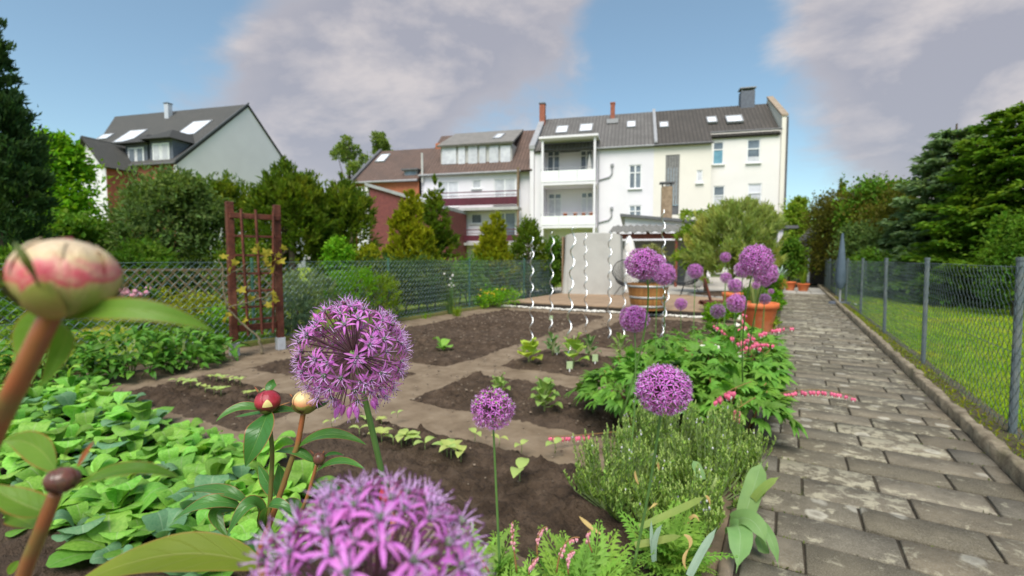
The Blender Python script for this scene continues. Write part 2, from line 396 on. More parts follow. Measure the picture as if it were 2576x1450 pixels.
# ------------------------------------------------------------------ ground
def sheet(name, x0, x1, y0, y1, z, m, nx=1, ny=1, hf=None, kind='structure'):
    g = G(); X, Y = np.meshgrid(np.linspace(x0, x1, nx + 1), np.linspace(y0, y1, ny + 1), indexing='ij')
    Z = np.full_like(X, z) + (hf(X, Y) if hf is not None else 0)
    i = np.arange(nx)[:, None] * (ny + 1); j = np.arange(ny)[None]
    g.add(np.stack([X, Y, Z], -1).reshape(-1, 3), np.stack([i + j, i + ny + 1 + j, i + ny + 2 + j, i + j + 1], -1).reshape(-1, 4))
    return tag(g.build(name, m, smooth=True), kind=kind)
def vnoise(X, Y, f, seed=0, oct=3):
    """Vectorised value noise (a few octaves) for the relief of soil and cloth."""
    out = np.zeros_like(X, float); amp = 1.0; tot = 0
    for o in range(oct):
        xs, ys = X * f + 17.3 * seed, Y * f - 9.1 * seed; xi, yi = np.floor(xs).astype(int), np.floor(ys).astype(int)
        fx, fy = xs - xi, ys - yi; fx = fx * fx * (3 - 2 * fx); fy = fy * fy * (3 - 2 * fy)
        def h(a, b):
            n = (a * 374761393 + b * 668265263 + (seed + o) * 974711) & 0x7fffffff; n = ((n ^ (n >> 13)) * 1274126177) & 0x7fffffff
            return ((n ^ (n >> 16)) & 0xffff) / 65535.0
        out += amp * ((h(xi, yi) * (1 - fx) + h(xi + 1, yi) * fx) * (1 - fy) + (h(xi, yi + 1) * (1 - fx) + h(xi + 1, yi + 1) * fx) * fy)
        tot += amp; amp *= 0.55; f *= 2.1
    return out / tot

sheet('ground', -400, 400, -200, 600, -0.09, M_far)
sheet('dirt_path', -5.86, -0.19, -1.2, 9.7, -0.004, M_trod, 110, 210, lambda X, Y: 0.018 * (vnoise(X, Y, 2.2, 3) - 0.5) + 0.010 * (vnoise(X, Y, 14, 5) - 0.5))
def soil_bed(x0, x1, y0, y1, res, h=0.032, seed=1, clod=0.055):
    nx, ny = int((x1 - x0) / res), int((y1 - y0) / res)
    def hf(X, Y):
        wob = 0.09 * (vnoise(X, Y, 3.1, seed) - 0.5) + 0.04 * (vnoise(X, Y, 9, seed + 1) - 0.5)
        d = np.minimum(np.minimum(X - x0, x1 - X), np.minimum(Y - y0, y1 - Y)) + wob - 0.05
        k = np.clip(d / 0.14, -0.6, 1); k = np.where(k > 0, k * k * (3 - 2 * k), k)
        c = vnoise(X, Y, 13, seed + 2, 3) ** 2.2 * clod + vnoise(X, Y, 38, seed + 4, 2) ** 2.5 * clod * 0.8 + 0.012 * np.sin(Y * 21 + 2 * vnoise(X, Y, 3, seed)) * 0.5
        return k * h + np.clip(k, 0, 1) * (c - clod * 0.25) - 0.012 + 0.02 * (vnoise(X, Y, 1.7, seed + 9) - 0.5) * np.clip(k, 0, 1)
    return sheet('soil_bed', x0, x1, y0, y1, 0.0, M_soil, nx, ny, hf)
soil_bed(-5.30, -2.90, 3.75, 8.75, 0.022, seed=11)
soil_bed(-2.62, -0.90, 5.55, 8.75, 0.022, seed=23)
soil_bed(-2.64, -0.90, 4.05, 5.20, 0.014, seed=31)
soil_bed(-2.64, -0.80, 2.68, 3.78, 0.011, seed=47)
soil_bed(-2.66, -0.62, 1.42, 2.42, 0.0085, seed=53)
soil_bed(-4.80, -2.96, 2.72, 3.55, 0.014, seed=61)
soil_bed(-4.78, -2.92, 1.62, 2.50, 0.011, seed=71)
soil_bed(-5.80, -1.30, -0.6, 1.58, 0.02, seed=83)
soil_bed(-0.86, -0.17, 0.2, 9.3, 0.02, h=0.02, seed=97)
sheet('neighbouring_garden_lawn', -60, -5.98, -30, 40, -0.03, M_turf, 60, 60, lambda X, Y: 0.03 * (vnoise(X, Y, 0.8, 5) - 0.5))
sheet('lawn', 1.12, 60, -30, 60, 0.0, M_turf, 60, 60, lambda X, Y: 0.04 * (vnoise(X, Y, 0.6, 8) - 0.5))

# small stones and crumbs lying on the tilled earth
g = G()
ico = G(); ico.ball((0, 0, 0), 1, 6, 4); iv = np.vstack(ico.v); ifc = ico.f[4][0][0]
n = 1300
xs = RNG.uniform(-5.2, -0.7, n); ys = RNG.uniform(1.45, 8.6, n); rr = RNG.uniform(0.003, 0.011, n) * (0.6 + ys / 5)
for x, y, r in zip(xs, ys, rr):
    g.add(iv * np.array([r, r * RNG.uniform(.7, 1.2), r * .6]) @ rz3(RNG.uniform(0, 6)).T + np.array([x, y, 0.035]), ifc)
tag(g.build('soil_crumbs', mat('soil_crumb', (0.21, 0.165, 0.12), (0.12, 0.085, 0.06), 3, 0.9, island=0.4), smooth=True), 'pale little stones and crumbs scattered over the tilled vegetable beds', 'gravel', kind='stuff')

# ------------------------------------------------------------------ paved path: every paver a part
path = sheet('path', -0.19, 1.02, -1.0, 17.6, -0.011, M_joint)
pav_meshes = {}
def paver(x0, x1, y, z, parent):
    w = round(x1 - x0, 3)
    key = (w, random.randrange(3)) if w > 0.39 else (w, 0)
    if key not in pav_meshes:
        g = G(); g.bbox((0, 0, -0.03), (w, 0.203, 0.06), 0.004)
        v = g.v[0]; v += np.random.default_rng(len(pav_meshes)).normal(0, 0.0013, v.shape)
        pav_meshes[key] = g.mesh('paver', M_paver)
    o = link('paver', pav_meshes[key], parent, ((x0 + x1) / 2, y, z))
    o.rotation_euler = (random.gauss(0, 0.009), random.gauss(0, 0.006), random.gauss(0, 0.004))
offs = [0.085, 0.40, 0.30]
for k in range(-11, 73):
    y = 1.92 + 0.2145 * k + 0.1
    j0 = offs[k % 3] + random.gauss(0, 0.006) - 0.419 * 2; edges = [-0.125]
    while j0 < 1.0:
        if -0.09 < j0 < 0.965: edges.append(j0)
        j0 += 0.419
    edges.append(1.0)
    for a, b in zip(edges[:-1], edges[1:]):
        paver(a + 0.0055, b - 0.0055, y, random.gauss(0.0, 0.0022), path)
def stone_row(name, x, wx, y0, y1, ln, ztop, zbot, m, parent, jit=0.006):
    ms = []
    for k in range(3):
        g = G(); nseg = 8
        ys = np.linspace(-ln / 2 + 0.004, ln / 2 - 0.004, nseg + 1); rg = np.random.default_rng(k + int(abs(x) * 100))
        prof = np.array([(-wx / 2, zbot), (-wx / 2, ztop - 0.012), (-wx / 2 + 0.012, ztop), (wx / 2 - 0.012, ztop), (wx / 2, ztop - 0.012), (wx / 2, zbot)])
        V = np.zeros((nseg + 1, 6, 3)); V[:, :, 0] = prof[None, :, 0]; V[:, :, 2] = prof[None, :, 1]; V[:, :, 1] = ys[:, None]
        V[:, 1:5] += rg.normal(0, jit, (nseg + 1, 4, 3)) * np.array([1, 0.0, 1])
        i = np.arange(nseg)[:, None] * 6; j = np.arange(5)[None]
        g.add(V.reshape(-1, 3), np.stack([i + j, i + 6 + j, i + 7 + j, i + j + 1], -1).reshape(-1, 4))
        for e in (0, nseg): g.add(V[e], [(0, 1, 2, 5), (2, 3, 4, 5)] if e else [(5, 2, 1, 0), (5, 4, 3, 2)])
        ms.append(g.mesh(name, m))
    y = y0; k = 0
    while y < y1:
        o = link(name, ms[k % 3], parent, (x + random.gauss(0, 0.003), y + ln / 2, random.gauss(0, 0.005))); o.rotation_euler[2] = random.gauss(0, 0.006)
        y += ln; k += 1
stone_row('kerb_stone', 1.035, 0.062, 0.2, 22.0, 0.75, 0.075, -0.05, M_kerb, path)
stone_row('edging_stone', -0.158, 0.045, 0.2, 9.6, 0.75, 0.022, -0.05, mat('pinkish_edging', (0.28, 0.215, 0.16), (0.18, 0.14, 0.10), 9, 0.9, 0.4, 60), path, 0.002)
# pale flagstones at the far end of the path
flag = sheet('flagstone_path', -0.19, 1.02, 17.62, 23.2, -0.014, M_joint)
fm = {}
g = G(); g.bbox((0, 0, -0.02), (0.39, 0.39, 0.04), 0.006); fmesh = g.mesh('flagstone', M_slab)
for i in range(3):
    for j in range(9): link('flagstone', fmesh, flag, (0.03 + i * 0.4, 17.84 + j * 0.4, 0.002))
# weedy strip between kerb and fence
sheet('fence_verge', 1.066, 1.30, -1, 24, 0.022, world_mat('verge_soil', lambda nt, v, geo: ramp(nt, noise_n(nt, v, 11, 6, .65), [(0.35, (0.10, 0.08, 0.05)), (0.55, (0.17, 0.14, 0.08)), (0.68, (0.13, 0.15, 0.03))]), 0.95, 70, 1.0, 0.03), 6, 400, lambda X, Y: 0.03 * (vnoise(X, Y, 18, 4) - 0.5))

# ------------------------------------------------------------------ chain-link fences
def fence(label, x, y0, y1, zt, posts, mw, mp, zb=0.03, pr=0.021, lean=0.0, ztop_post=1.11, wr=0.0018):
    t = thing('chain_link_fence', label, 'fence', (x, y0, 0))
    g = G(); hp = 0.0425; nz = int((zt - zb) / hp); n = int((y1 - y0) / 0.0425)
    zs = zb + np.arange(nz + 1) * hp
    rg = np.random.default_rng(int(abs(x) * 10))
    for i in range(n):
        y = i * 0.0425
        zig = np.where((np.arange(nz + 1) + i) % 2 == 0, 0.0215, -0.0215)
        off = lean * math.sin(y * 1.9) + 0.01 * math.sin(y * 5.1)
        P = np.stack([off * (zs / zt) ** 2 + 0.003 * np.where(np.arange(nz + 1) % 2 == 0, 1, -1), y + zig, zs + 0.012 * math.sin(y * 2.6) * zs], -1)
        g.tube(P, wr, 3, False)
    w = g.build('wire_mesh', mw, t, smooth=False); w['kind'] = 'stuff'
    g = G()
    for z in (zt, zt * 0.5, 0.07):
        ys = np.linspace(0, y1 - y0, 60)
        g2 = G(); g2.tube([(0.006, y, z - 0.006 * abs(math.sin(y * 1.3))) for y in ys], 0.0022, 4, False)
        g2.build('tension_wire', mw, t)
    g = G(); g.tube([(0, 0, -0.05), (0, 0, ztop_post - 0.02)], pr, 12); g.tube([(0, 0, ztop_post - 0.022), (0, 0, ztop_post)], pr * 1.18, 12)
    pm = g.mesh('post', mp, False)
    for y in posts:
        o = link('post', pm, t, (0.024 if x > 0 else -0.024, y - y0, 0)); o.rotation_euler = (random.gauss(0, 0.008), random.gauss(0, 0.008), random.random())
    return t
fence('waist-high green-grey chain link fence on grey posts between paved path and lawn', 1.205, 0.9, 22.4, 1.055, [1.70, 4.07, 6.37, 8.72, 11.45, 14.3, 17.1, 19.9, 22.3], M_wire_grey, M_post_grey, lean=0.018)
fl = fence('dark green chain link fence on green posts along the far side of the vegetable beds', -5.92, 0.2, 16.5, 1.06, [1.2, 3.62, 6.05, 8.42, 10.85, 13.3, 15.7], M_wire, M_post_green, pr=0.019, wr=0.0036)
# mossy concrete footing under the left fence
ft = thing('concrete_footing', 'low mossy concrete strip under the dark green chain link fence', 'kerb', (-5.90, 0, 0))
stone_row('footing_block', 0.02, 0.07, 0.2, 16.2, 1.0, 0.055, -0.05, M_moss, ft)

# moss and small weeds in the joints of the paving
n = 1500; rg = np.random.default_rng(12); kk = rg.integers(-3, 60, n); yy_ = 1.92 + .2145 * kk - .007 + rg.normal(0, .003, n); xx_ = np.where(rg.random(n) < .5, rg.uniform(-.12, .12, n), np.where(rg.random(n) < .5, rg.uniform(.85, 1.0, n), rg.uniform(-.1, 1.0, n)))
g = G(); g.leaves(np.stack([xx_, yy_, np.full(n, -.008)], -1), unit(np.stack([rg.normal(0, .8, n), rg.normal(0, .8, n), np.full(n, 1.0)], -1)), unit(rg.normal(size=(n, 3))), rg.uniform(.008, .022, n), .007)
tag(g.build('joint_moss', mat('joint_moss', (.07, .11, .02), (.12, .13, .035), 5, .9, island=.4)), 'tiny moss tufts and weeds in the joints of the paved path', 'moss', kind='stuff')

# ------------------------------------------------------------------ houses: one street row, its rear walls along one line
HA = R(16.1); HP = Vector((-2.18, 37.25, 0)); HX = Vector((math.cos(HA), math.sin(HA), 0)); HY = Vector((-math.sin(HA), math.cos(HA), 0))
def on_plane(vx, vy, p, n):
    r = ray(vx, vy); return CAM + r * ((p - CAM).dot(n) / r.dot(n))
def loc_h(q): q = q - HP; return Vector((q.dot(HX), q.dot(HY), q.z))
def L(vx, vy, Y=0.0): q = loc_h(on_plane(vx, vy, HP + HY * Y, HY)); return q.x, q.z
def Lx(vx, vy, X): q = loc_h(on_plane(vx, vy, HP + HX * X, HX)); return q.y, q.z
def in_plane(vx, vy, a, b, c):
    """Point of the plane through local points a, b, c seen at (vx, vy)."""
    w = lambda q: HP + HX * q[0] + HY * q[1] + Vector((0, 0, q[2]))
    A, B, Cc = w(a), w(b), w(c); return loc_h(on_plane(vx, vy, A, (B - A).cross(Cc - A)))

M_white = mat('white_render', (0.76, 0.725, 0.755), (0.70, 0.67, 0.70), 0.6, 0.9, 0.15, 25, lo=0.3, hi=0.7)
M_cream = mat('cream_render', (0.77, 0.72, 0.64), (0.71, 0.665, 0.59), 0.5, 0.9, 0.15, 25, lo=0.3, hi=0.7)
M_panelw = mat('white_panel', (0.82, 0.82, 0.81), (0.76, 0.76, 0.76), 2, 0.6)
M_frame = mat('white_window_frame', (0.80, 0.80, 0.80), (0.74, 0.74, 0.74), 2, 0.45)
M_greyframe = mat('grey_window_frame', (0.50, 0.49, 0.46), (0.44, 0.43, 0.41), 2, 0.6)
def glass_mat(name, c, c2):
    return mat(name, c, c2, 1.2, 0.08, spec=0.6, objr=0.25)
M_glass = glass_mat('window_glass', (0.20, 0.235, 0.27), (0.10, 0.12, 0.145))
M_curt = mat('net_curtain', (0.62, 0.62, 0.64), (0.48, 0.48, 0.51), 3.0, 0.25, objr=0.12, spec=0.5)
M_blind = mat('pale_blind', (0.66, 0.66, 0.70), (0.60, 0.60, 0.64), 3.0, 0.4)
M_blue = mat('blue_tinted_glass', (0.16, 0.35, 0.44), (0.10, 0.22, 0.30), 2, 0.1, spec=0.6)
def tile_mat(name, c1, c2, c3, w=0.27, h=0.33):
    m, nt, bs, out = new_mat(name)
    at = nn(nt, 'ShaderNodeAttribute', attribute_name='luv'); v = at.outputs['Vector']
    br = nn(nt, 'ShaderNodeTexBrick', offset=0.0); lk(nt, v, br.inputs['Vector'])
    br.inputs['Color1'].default_value = (*c1, 1); br.inputs['Color2'].default_value = (*c2, 1); br.inputs['Mortar'].default_value = (*[x * 0.45 for x in c1], 1)
    br.inputs['Scale'].default_value = 1.0; br.inputs['Brick Width'].default_value = w; br.inputs['Row Height'].default_value = h; br.inputs['Mortar Size'].default_value = 0.028
    c = mix_c(nt, mr_n(nt, noise_n(nt, v, 0.55, 6, 0.65), 0.42, 0.68, 0, 0.75), br.outputs[0], c3)
    lk(nt, c, bs.inputs['Base Color']); bs.inputs['Roughness'].default_value = 0.8
    wv = nn(nt, 'ShaderNodeTexWave', wave_type='BANDS', bands_direction='X'); wv.inputs['Scale'].default_value = 2 * math.pi / (20 * w) * 1.0; lk(nt, v, wv.inputs['Vector'])
    bp = nn(nt, 'ShaderNodeBump', i_Strength=0.6); bp.inputs['Distance'].default_value = 0.06; lk(nt, wv.outputs[1], bp.inputs['Height']); lk(nt, bp.outputs[0], bs.inputs['Normal'])
    return m
M_tile_grey = tile_mat('grey_pantiles', (0.135, 0.125, 0.118), (0.165, 0.155, 0.145), (0.085, 0.078, 0.072))
M_tile_dark = tile_mat('dark_pantiles', (0.068, 0.058, 0.050), (0.09, 0.077, 0.066), (0.048, 0.042, 0.036))
M_tile_brown = tile_mat('brown_pantiles', (0.125, 0.078, 0.06), (0.16, 0.10, 0.078), (0.08, 0.055, 0.045))
M_tile_slate = tile_mat('charcoal_tiles', (0.075, 0.072, 0.066), (0.095, 0.09, 0.082), (0.055, 0.055, 0.05))
M_lead = mat('grey_flashing', (0.34, 0.34, 0.35), (0.27, 0.27, 0.28), 3, 0.6)
M_flatroof = mat('grey_felt', (0.21, 0.195, 0.18), (0.17, 0.16, 0.148), 2, 0.85)
M_brick = mat('red_brick', (0.33, 0.12, 0.075), (0.25, 0.085, 0.055), 5, 0.9, 0.3, 40)
M_orange = mat('orange_brick', (0.42, 0.15, 0.075), (0.36, 0.12, 0.06), 4, 0.9)
M_wine = mat('maroon_boarding', (0.19, 0.055, 0.05), (0.14, 0.042, 0.042), 5, 0.7)
M_maroon = mat('maroon_paint', (0.11, 0.022, 0.035), (0.08, 0.018, 0.028), 5, 0.5)
M_slate = mat('slate_cladding', (0.135, 0.15, 0.18), (0.10, 0.11, 0.135), 6, 0.7)
M_brown_ch = mat('brown_chimney_brick', (0.34, 0.25, 0.165), (0.22, 0.155, 0.10), 5, 0.9, 0.3, 30)
M_clad = mat('grey_wood_cladding', (0.24, 0.235, 0.225), (0.17, 0.165, 0.16), 6, 0.8)
M_gutter = mat('dark_gutter', (0.13, 0.13, 0.135), (0.10, 0.10, 0.105), 3, 0.5)
M_solar = mat('skylight_glass', (0.78, 0.80, 0.84), (0.68, 0.71, 0.76), 1.5, 0.12, spec=0.7)

def house(name, label):
    return thing(name, label, 'house', HP, HA)
def wall_holes(par, name, x0, x1, z0, z1, Y, holes, m, depth=0.14):
    """Wall face with real openings and their reveals; outline x0..x1, z0..z1 in the plane Y."""
    g = G(); xs = sorted({x0, x1, *[a for h in holes for a in (h[0], h[1])]}); zs = sorted({z0, z1, *[a for h in holes for a in (h[2], h[3])]})
    xs = [x for x in xs if x0 - 1e-6 <= x <= x1 + 1e-6]; zs = [z for z in zs if z0 - 1e-6 <= z <= z1 + 1e-6]
    for a, b in zip(xs[:-1], xs[1:]):
        for c, d in zip(zs[:-1], zs[1:]):
            mx, mz = (a + b) / 2, (c + d) / 2
            if any(h[0] < mx < h[1] and h[2] < mz < h[3] for h in holes): continue
            g.add([(a, Y, c), (b, Y, c), (b, Y, d), (a, Y, d)], [(0, 1, 2, 3)])
    for a, b, c, d in [h[:4] for h in holes]:
        for p, q in (((a, c), (b, c)), ((b, c), (b, d)), ((b, d), (a, d)), ((a, d), (a, c))):
            g.add([(p[0], Y, p[1]), (q[0], Y, q[1]), (q[0], Y + depth, q[1]), (p[0], Y + depth, p[1])], [(3, 2, 1, 0)])
    return g.build(name, m, par)
def quad_roof(par, name, a, b, c, d, m, th=0.18):
    """Roof slab: a, b along the eaves, c, d along the ridge (c above b)."""
    a, b, c, d = (Vector(q) for q in (a, b, c, d))
    nrm = (b - a).cross(d - a).normalized(); g = G(); lo = [q - nrm * th for q in (a, b, c, d)]
    V = [a, b, c, d] + lo; ex = (b - a).normalized(); ey = nrm.cross(ex)
    uv = [((q - a).dot(ex), (q - a).dot(ey), 0) for q in V]
    g.add([tuple(q) for q in V], [(0, 1, 2, 3), (7, 6, 5, 4), (0, 4, 5, 1), (1, 5, 6, 2), (2, 6, 7, 3), (3, 7, 4, 0)], 0, uv)
    return g.build(name, m, par, uv=True)
def window(par, x0, x1, z0, z1, Y, cols=2, trans=0.0, mf=None, gl=None, low=None, fw=0.07, sill=True):
    """Casement: frame of bars (part) with glass panes (sub-parts); trans = share of the height above the transom; low = curtain material of the lower panes."""
    mf = mf or M_frame; gl = gl or M_glass; g = G(); yf = Y + 0.07
    def bar(a, b, c, d): g.box(((a + b) / 2, yf, (c + d) / 2), (b - a, 0.07, d - c))
    bar(x0, x1, z0, z0 + fw); bar(x0, x1, z1 - fw, z1); bar(x0, x0 + fw, z0 + fw, z1 - fw); bar(x1 - fw, x1, z0 + fw, z1 - fw)
    w = (x1 - x0); zt = z1 - (z1 - z0) * trans
    for k in range(1, cols): xm = x0 + w * k / cols; bar(xm - fw * 0.75, xm + fw * 0.75, z0 + fw, z1 - fw)
    if trans: bar(x0 + fw, x1 - fw, zt - fw / 2, zt + fw / 2)
    if sill: g.box(((x0 + x1) / 2, Y - 0.05, z0 - 0.04), (w + 0.16, 0.2, 0.06))
    f = g.build('window', mf, par)
    for k in range(cols):
        a, b = x0 + w * k / cols + 0.02, x0 + w * (k + 1) / cols - 0.02
        for (c, d, m) in ([(z0 + 0.02, zt - 0.01, low or gl), (zt + 0.01, z1 - 0.02, gl)] if trans else [(z0 + 0.02, z1 - 0.02, low or gl)]):
            g = G(); g.box(((a + b) / 2, yf + 0.012, (c + d) / 2), (b - a, 0.012, d - c)); g.build('pane', m, f)
    return f
def W(a, b, Y=0.0):
    """View rectangle (left, top)-(right, bottom) on the wall plane Y -> hole x0, x1, z0, z1."""
    x0, z1 = L(a[0], a[1], Y); x1, z0 = L(b[0], b[1], Y); return (min(x0, x1), max(x0, x1), min(z0, z1), max(z0, z1))
def skylight(par, vx0, vy0, vx1, vy1, pl):
    a, b, c = (Vector(q) for q in pl); n = (b - a).cross(c - a).normalized(); ex = (b - a).normalized(); ey = n.cross(ex)
    cx, cy = (vx0 + vx1) / 2, (vy0 + vy1) / 2; q = in_plane(cx, cy, *pl)
    w = abs((in_plane(vx1, cy, *pl) - in_plane(vx0, cy, *pl)).dot(ex)) * 0.88; h = abs((in_plane(cx, vy1, *pl) - in_plane(cx, vy0, *pl)).dot(ey))
    rot = np.array([ex, ey, n]).T; g = G()
    for s in (-1, 1):
        g.box(q + n * 0.05 + ex * s * (w / 2 + 0.04), (0.08, h + 0.16, 0.14), rot); g.box(q + n * 0.05 + ey * s * (h / 2 + 0.04), (w, 0.08, 0.14), rot)
    f = g.build('skylight', M_lead, par); g = G(); g.box(q + n * 0.07, (w, h, 0.03), rot); g.build('pane', M_solar, f)
def chimney(par, x, y, z0, z1, w, d, m, cap=True, capm=None):
    g = G(); g.bbox((x, y, (z0 + z1) / 2), (w, d, z1 - z0), 0.02); c = g.build('chimney', m, par)
    if cap:
        g = G(); g.box((x, y, z1 + 0.05), (w * 1.18, d * 1.18, 0.1)); g.build('chimney_cap', capm or M_gutter, c)

RY, RZ = 4.6, None
# ---- white house with balconies (third from the right end)
h4 = house('terraced_house', 'white terraced house with two stacked balconies and a grey pantiled roof')
XA, XB, XC, XD = L(1345, 400)[0], L(1645, 400)[0], L(1790, 400)[0], L(1967, 400)[0]
ZE = 9.36; rid = L(1630, 282, RY)[1]
plA = ((XA, -0.25, ZE - 0.1), (XB, -0.25, ZE - 0.1), (XB, RY, rid))
xs0 = L(1502, 400)[0]
wB = W((1583, 415), (1613, 474)); wBl = W((1583, 517), (1613, 560))
wall_holes(h4, 'wall', xs0, XB, 0, ZE, 0, [wB, wBl], M_white)
window(h4, *wB, 0, 2, 0.33); window(h4, *wBl, 0, 2, 0.33)
xl = L(1367, 400)[0]
# recessed balcony bay between xl and xs0: rear wall 1.3 m back, open front
BR = 1.3
zb = [L(1430, 352)[1], L(1430, 435)[1], L(1430, 467)[1], L(1430, 547)[1], L(1430, 573)[1]]
fd1, fd1b = W((1377, 380), (1408, 446), BR), W((1460, 378), (1490, 446), BR)
fd2, fd2b = W((1379, 487), (1412, 552), BR), W((1462, 484), (1491, 552), BR)
wall_holes(h4, 'recess_wall', xl, xs0, 0, ZE, BR, [fd1, fd1b, fd2, fd2b], M_white)
for f_, lo_ in ((fd1, None), (fd1b, None), (fd2, M_curt), (fd2b, M_blind)): window(h4, *f_, BR, 2, 0.2, low=lo_, sill=False)
g = G(); g.add([(xl, 0, 0), (xl, BR, 0), (xl, BR, ZE), (xl, 0, ZE)], [(0, 1, 2, 3)]); g.add([(xs0, BR, 0), (xs0, 0, 0), (xs0, 0, ZE), (xs0, BR, ZE)], [(0, 1, 2, 3)])
g.build('side_wall', M_white, h4)
wall_holes(h4, 'pier_wall', XA, xl, 0, ZE + 0.05, -0.02, [], M_white)
for za, zl in ((zb[1], zb[2]), (zb[3], zb[4])):
    g = G(); g.box(((xl + xs0) / 2, 0.15, zl + 0.03), (xs0 - xl, 2.2, 0.2)); s_ = g.build('balcony_slab', M_white, h4)
    npan = 3
    for k in range(npan):
        a, b = xl + (xs0 - xl) * k / npan, xl + (xs0 - xl) * (k + 1) / npan
        g = G(); g.box(((a + b) / 2, -0.96, (za + zl) / 2 + 0.1), (b - a - 0.03, 0.05, za - zl - 0.12)); g.build('balcony_panel', M_panelw, h4)
    g = G(); g.tube([(xl, -0.93, za + 0.22), (xs0, -0.93, za + 0.22)], 0.025, 6); g.tube([(xl, -0.93, za), (xl, -0.93, za + 0.22)], 0.02, 6)
    g.build('handrail', M_lead, h4)
g = G(); g.box(((xl + xs0) / 2, -0.3, zb[0]), (xs0 - xl + 0.3, 1.7, 0.16)); g.build('balcony_roof', M_white, h4)
for xx in (xs0 - 0.1, xl + 0.1):
    g = G(); g.box((xx, -0.9, zb[0] / 2 + 0.4), (0.16, 0.12, zb[0] - 1.0)); g.build('balcony_post', M_white, h4)
quad_roof(h4, 'roof', plA[0], plA[1], (XB, RY, rid), (XA, RY, rid), M_tile_grey)
quad_roof(h4, 'roof', (XB, 2 * RY, ZE), (XA, 2 * RY, ZE), (XA, RY, rid), (XB, RY, rid), M_tile_grey)
g = G(); g.prism([(XA - 0.02, -0.1, 0), (XA - 0.02, 2 * RY, 0), (XA - 0.02, 2 * RY, ZE), (XA - 0.02, RY, rid + 0.15), (XA - 0.02, -0.25, ZE + 0.2)], (-0.3, 0, 0)); g.build('gable_wall', M_white, h4)
g = G(); g.prism([(XA - 0.36, -0.35, ZE + 0.02), (XA - 0.36, -0.35, ZE + 0.3), (XA - 0.36, RY, rid + 0.32), (XA - 0.36, RY, rid + 0.1)], (0.44, 0, 0)); g.build('verge', M_lead, h4)
for r_ in ((1400, 320, 1428, 335), (1459, 315, 1490, 331), (1578, 308, 1598, 321)): skylight(h4, *r_, plA)
q = in_plane(1541, 308, *plA); zt_ = L(1541, 262, q.y)[1]
chimney(h4, q.x, q.y, q.z - 0.3, zt_, 0.34, 0.34, M_brick, True, M_brick)
g = G(); g.box((q.x, q.y, q.z + 0.05), (0.9, 0.6, 0.35)); g.build('flashing', M_lead, h4)
x_, z_ = L(1346, 265, RY - 0.5); chimney(h4, XA - 0.1, RY - 0.8, rid - 1.6, L(1346, 265, RY - 0.8)[1], 0.45, 0.5, M_brick)
for zz in (L(1540, 430)[1], L(1540, 538)[1]):
    xx = L(1540, 430)[0]; g = G()
    g.tube([(xs0 + 0.1, -0.06, zz - 0.65), (xx - 0.2, -0.06, zz - 0.45), (xx, -0.06, zz - 0.2), (xx, -0.06, zz + 0.3)], 0.055, 8); g.tube([(xx, -0.06, zz + 0.3), (xx, -0.06, zz + 0.5)], 0.12, 8)
    g.build('flue_pipe', M_lead, h4)
g = G(); g.tube([(xs0 + 0.12, -0.07, 0), (xs0 + 0.12, -0.07, ZE - 0.2)], 0.05, 8); g.tube([(xs0 - 0.2, -0.3, ZE - 0.18), (XB, -0.3, ZE - 0.18)], 0.07, 8); g.build('gutter', M_lead, h4)
# things standing on the two balconies
def parasol(x, y, z, h, r, m, label, parent=None):
    t = thing('folded_parasol', label, 'parasol', (x, y, z)); g = G()
    g.lathe([(r * .5, h * .22), (r, h * .32), (r * .8, h * .55), (r * .4, h * .85), (0.02, h)], (0, 0, 0), 10); g.build('canopy', m, t, True)
    g = G(); g.tube([(0, 0, 0), (0, 0, h * .98)], 0.022, 8); g.build('pole', M_lead, t)
    g = G(); g.lathe([(0.001, 0.06), (0.22, 0.05), (0.24, 0.0)], (0, 0, 0), 14); g.build('foot', M_slate, t); return t
def hw(x, y, z): return HP + HX * x + HY * y + Vector((0, 0, z))
M_cloth_w = mat('off_white_cloth', (0.74, 0.71, 0.66), (0.62, 0.59, 0.55), 4, 0.9)
x_ = L(1483, 420, 0.2)[0]
parasol(*hw(x_, 0.2, zb[2] + 0.14), 2.2, 0.22, M_cloth_w, 'folded white parasol standing on the upper balcony of the white house')
M_terra = mat('terracotta', (0.66, 0.17, 0.055), (0.56, 0.135, 0.045), 7, 0.7, 0.15, 60, c3=(0.64, 0.25, 0.12), s3=4)
for k, vx in enumerate((1422, 1447, 1468, 1487)):
    x_ = L(vx, 540, -0.75)[0]; g = G(); g.lathe([(0.10, 0), (0.15, 0.28), (0.17, 0.28), (0.17, 0.33), (0.13, 0.33)], (0, 0, 0), 10)
    b = g.build('flower_pot', M_terra, None, True, loc=hw(x_, -0.72, zb[3] - 0.06)); tag(b, 'terracotta pot on the lower balcony rail of the white house', 'pot', 'pots along the lower balcony')
# ---- cream house, roof continuing, right bay set back
h5 = house('terraced_house', 'cream house ending the row at the right, with grey clad strip and slate chimney')
SB = 0.95
plB = ((XB, -0.25, ZE - 0.1), (XC, -0.25, ZE - 0.1), (XC, RY, rid))
cl = W((1675, 390), (1707, 540)); sw = W((1753, 428), (1767, 460)); sw2 = W((1753, 528), (1767, 562))
wall_holes(h5, 'wall', XB, XC, 0, ZE, 0, [cl, sw, sw2], M_cream)
nb = 5
for k in range(nb):
    a, b = cl[0] + (cl[1] - cl[0]) * k / nb, cl[0] + (cl[1] - cl[0]) * (k + 1) / nb
    g = G(); g.box(((a + b) / 2, 0.06 - 0.01 * (k % 2), (cl[2] + cl[3]) / 2 + 0.35), (b - a - 0.02, 0.06, cl[3] - cl[2] - 0.7)); g.build('cladding_board', M_clad, h5)
g = G(); g.box(((cl[0] + cl[1]) / 2, 0.1, cl[2] + 0.34), (cl[1] - cl[0], 0.03, 0.68)); g.build('dark_panel', M_gutter, h5)
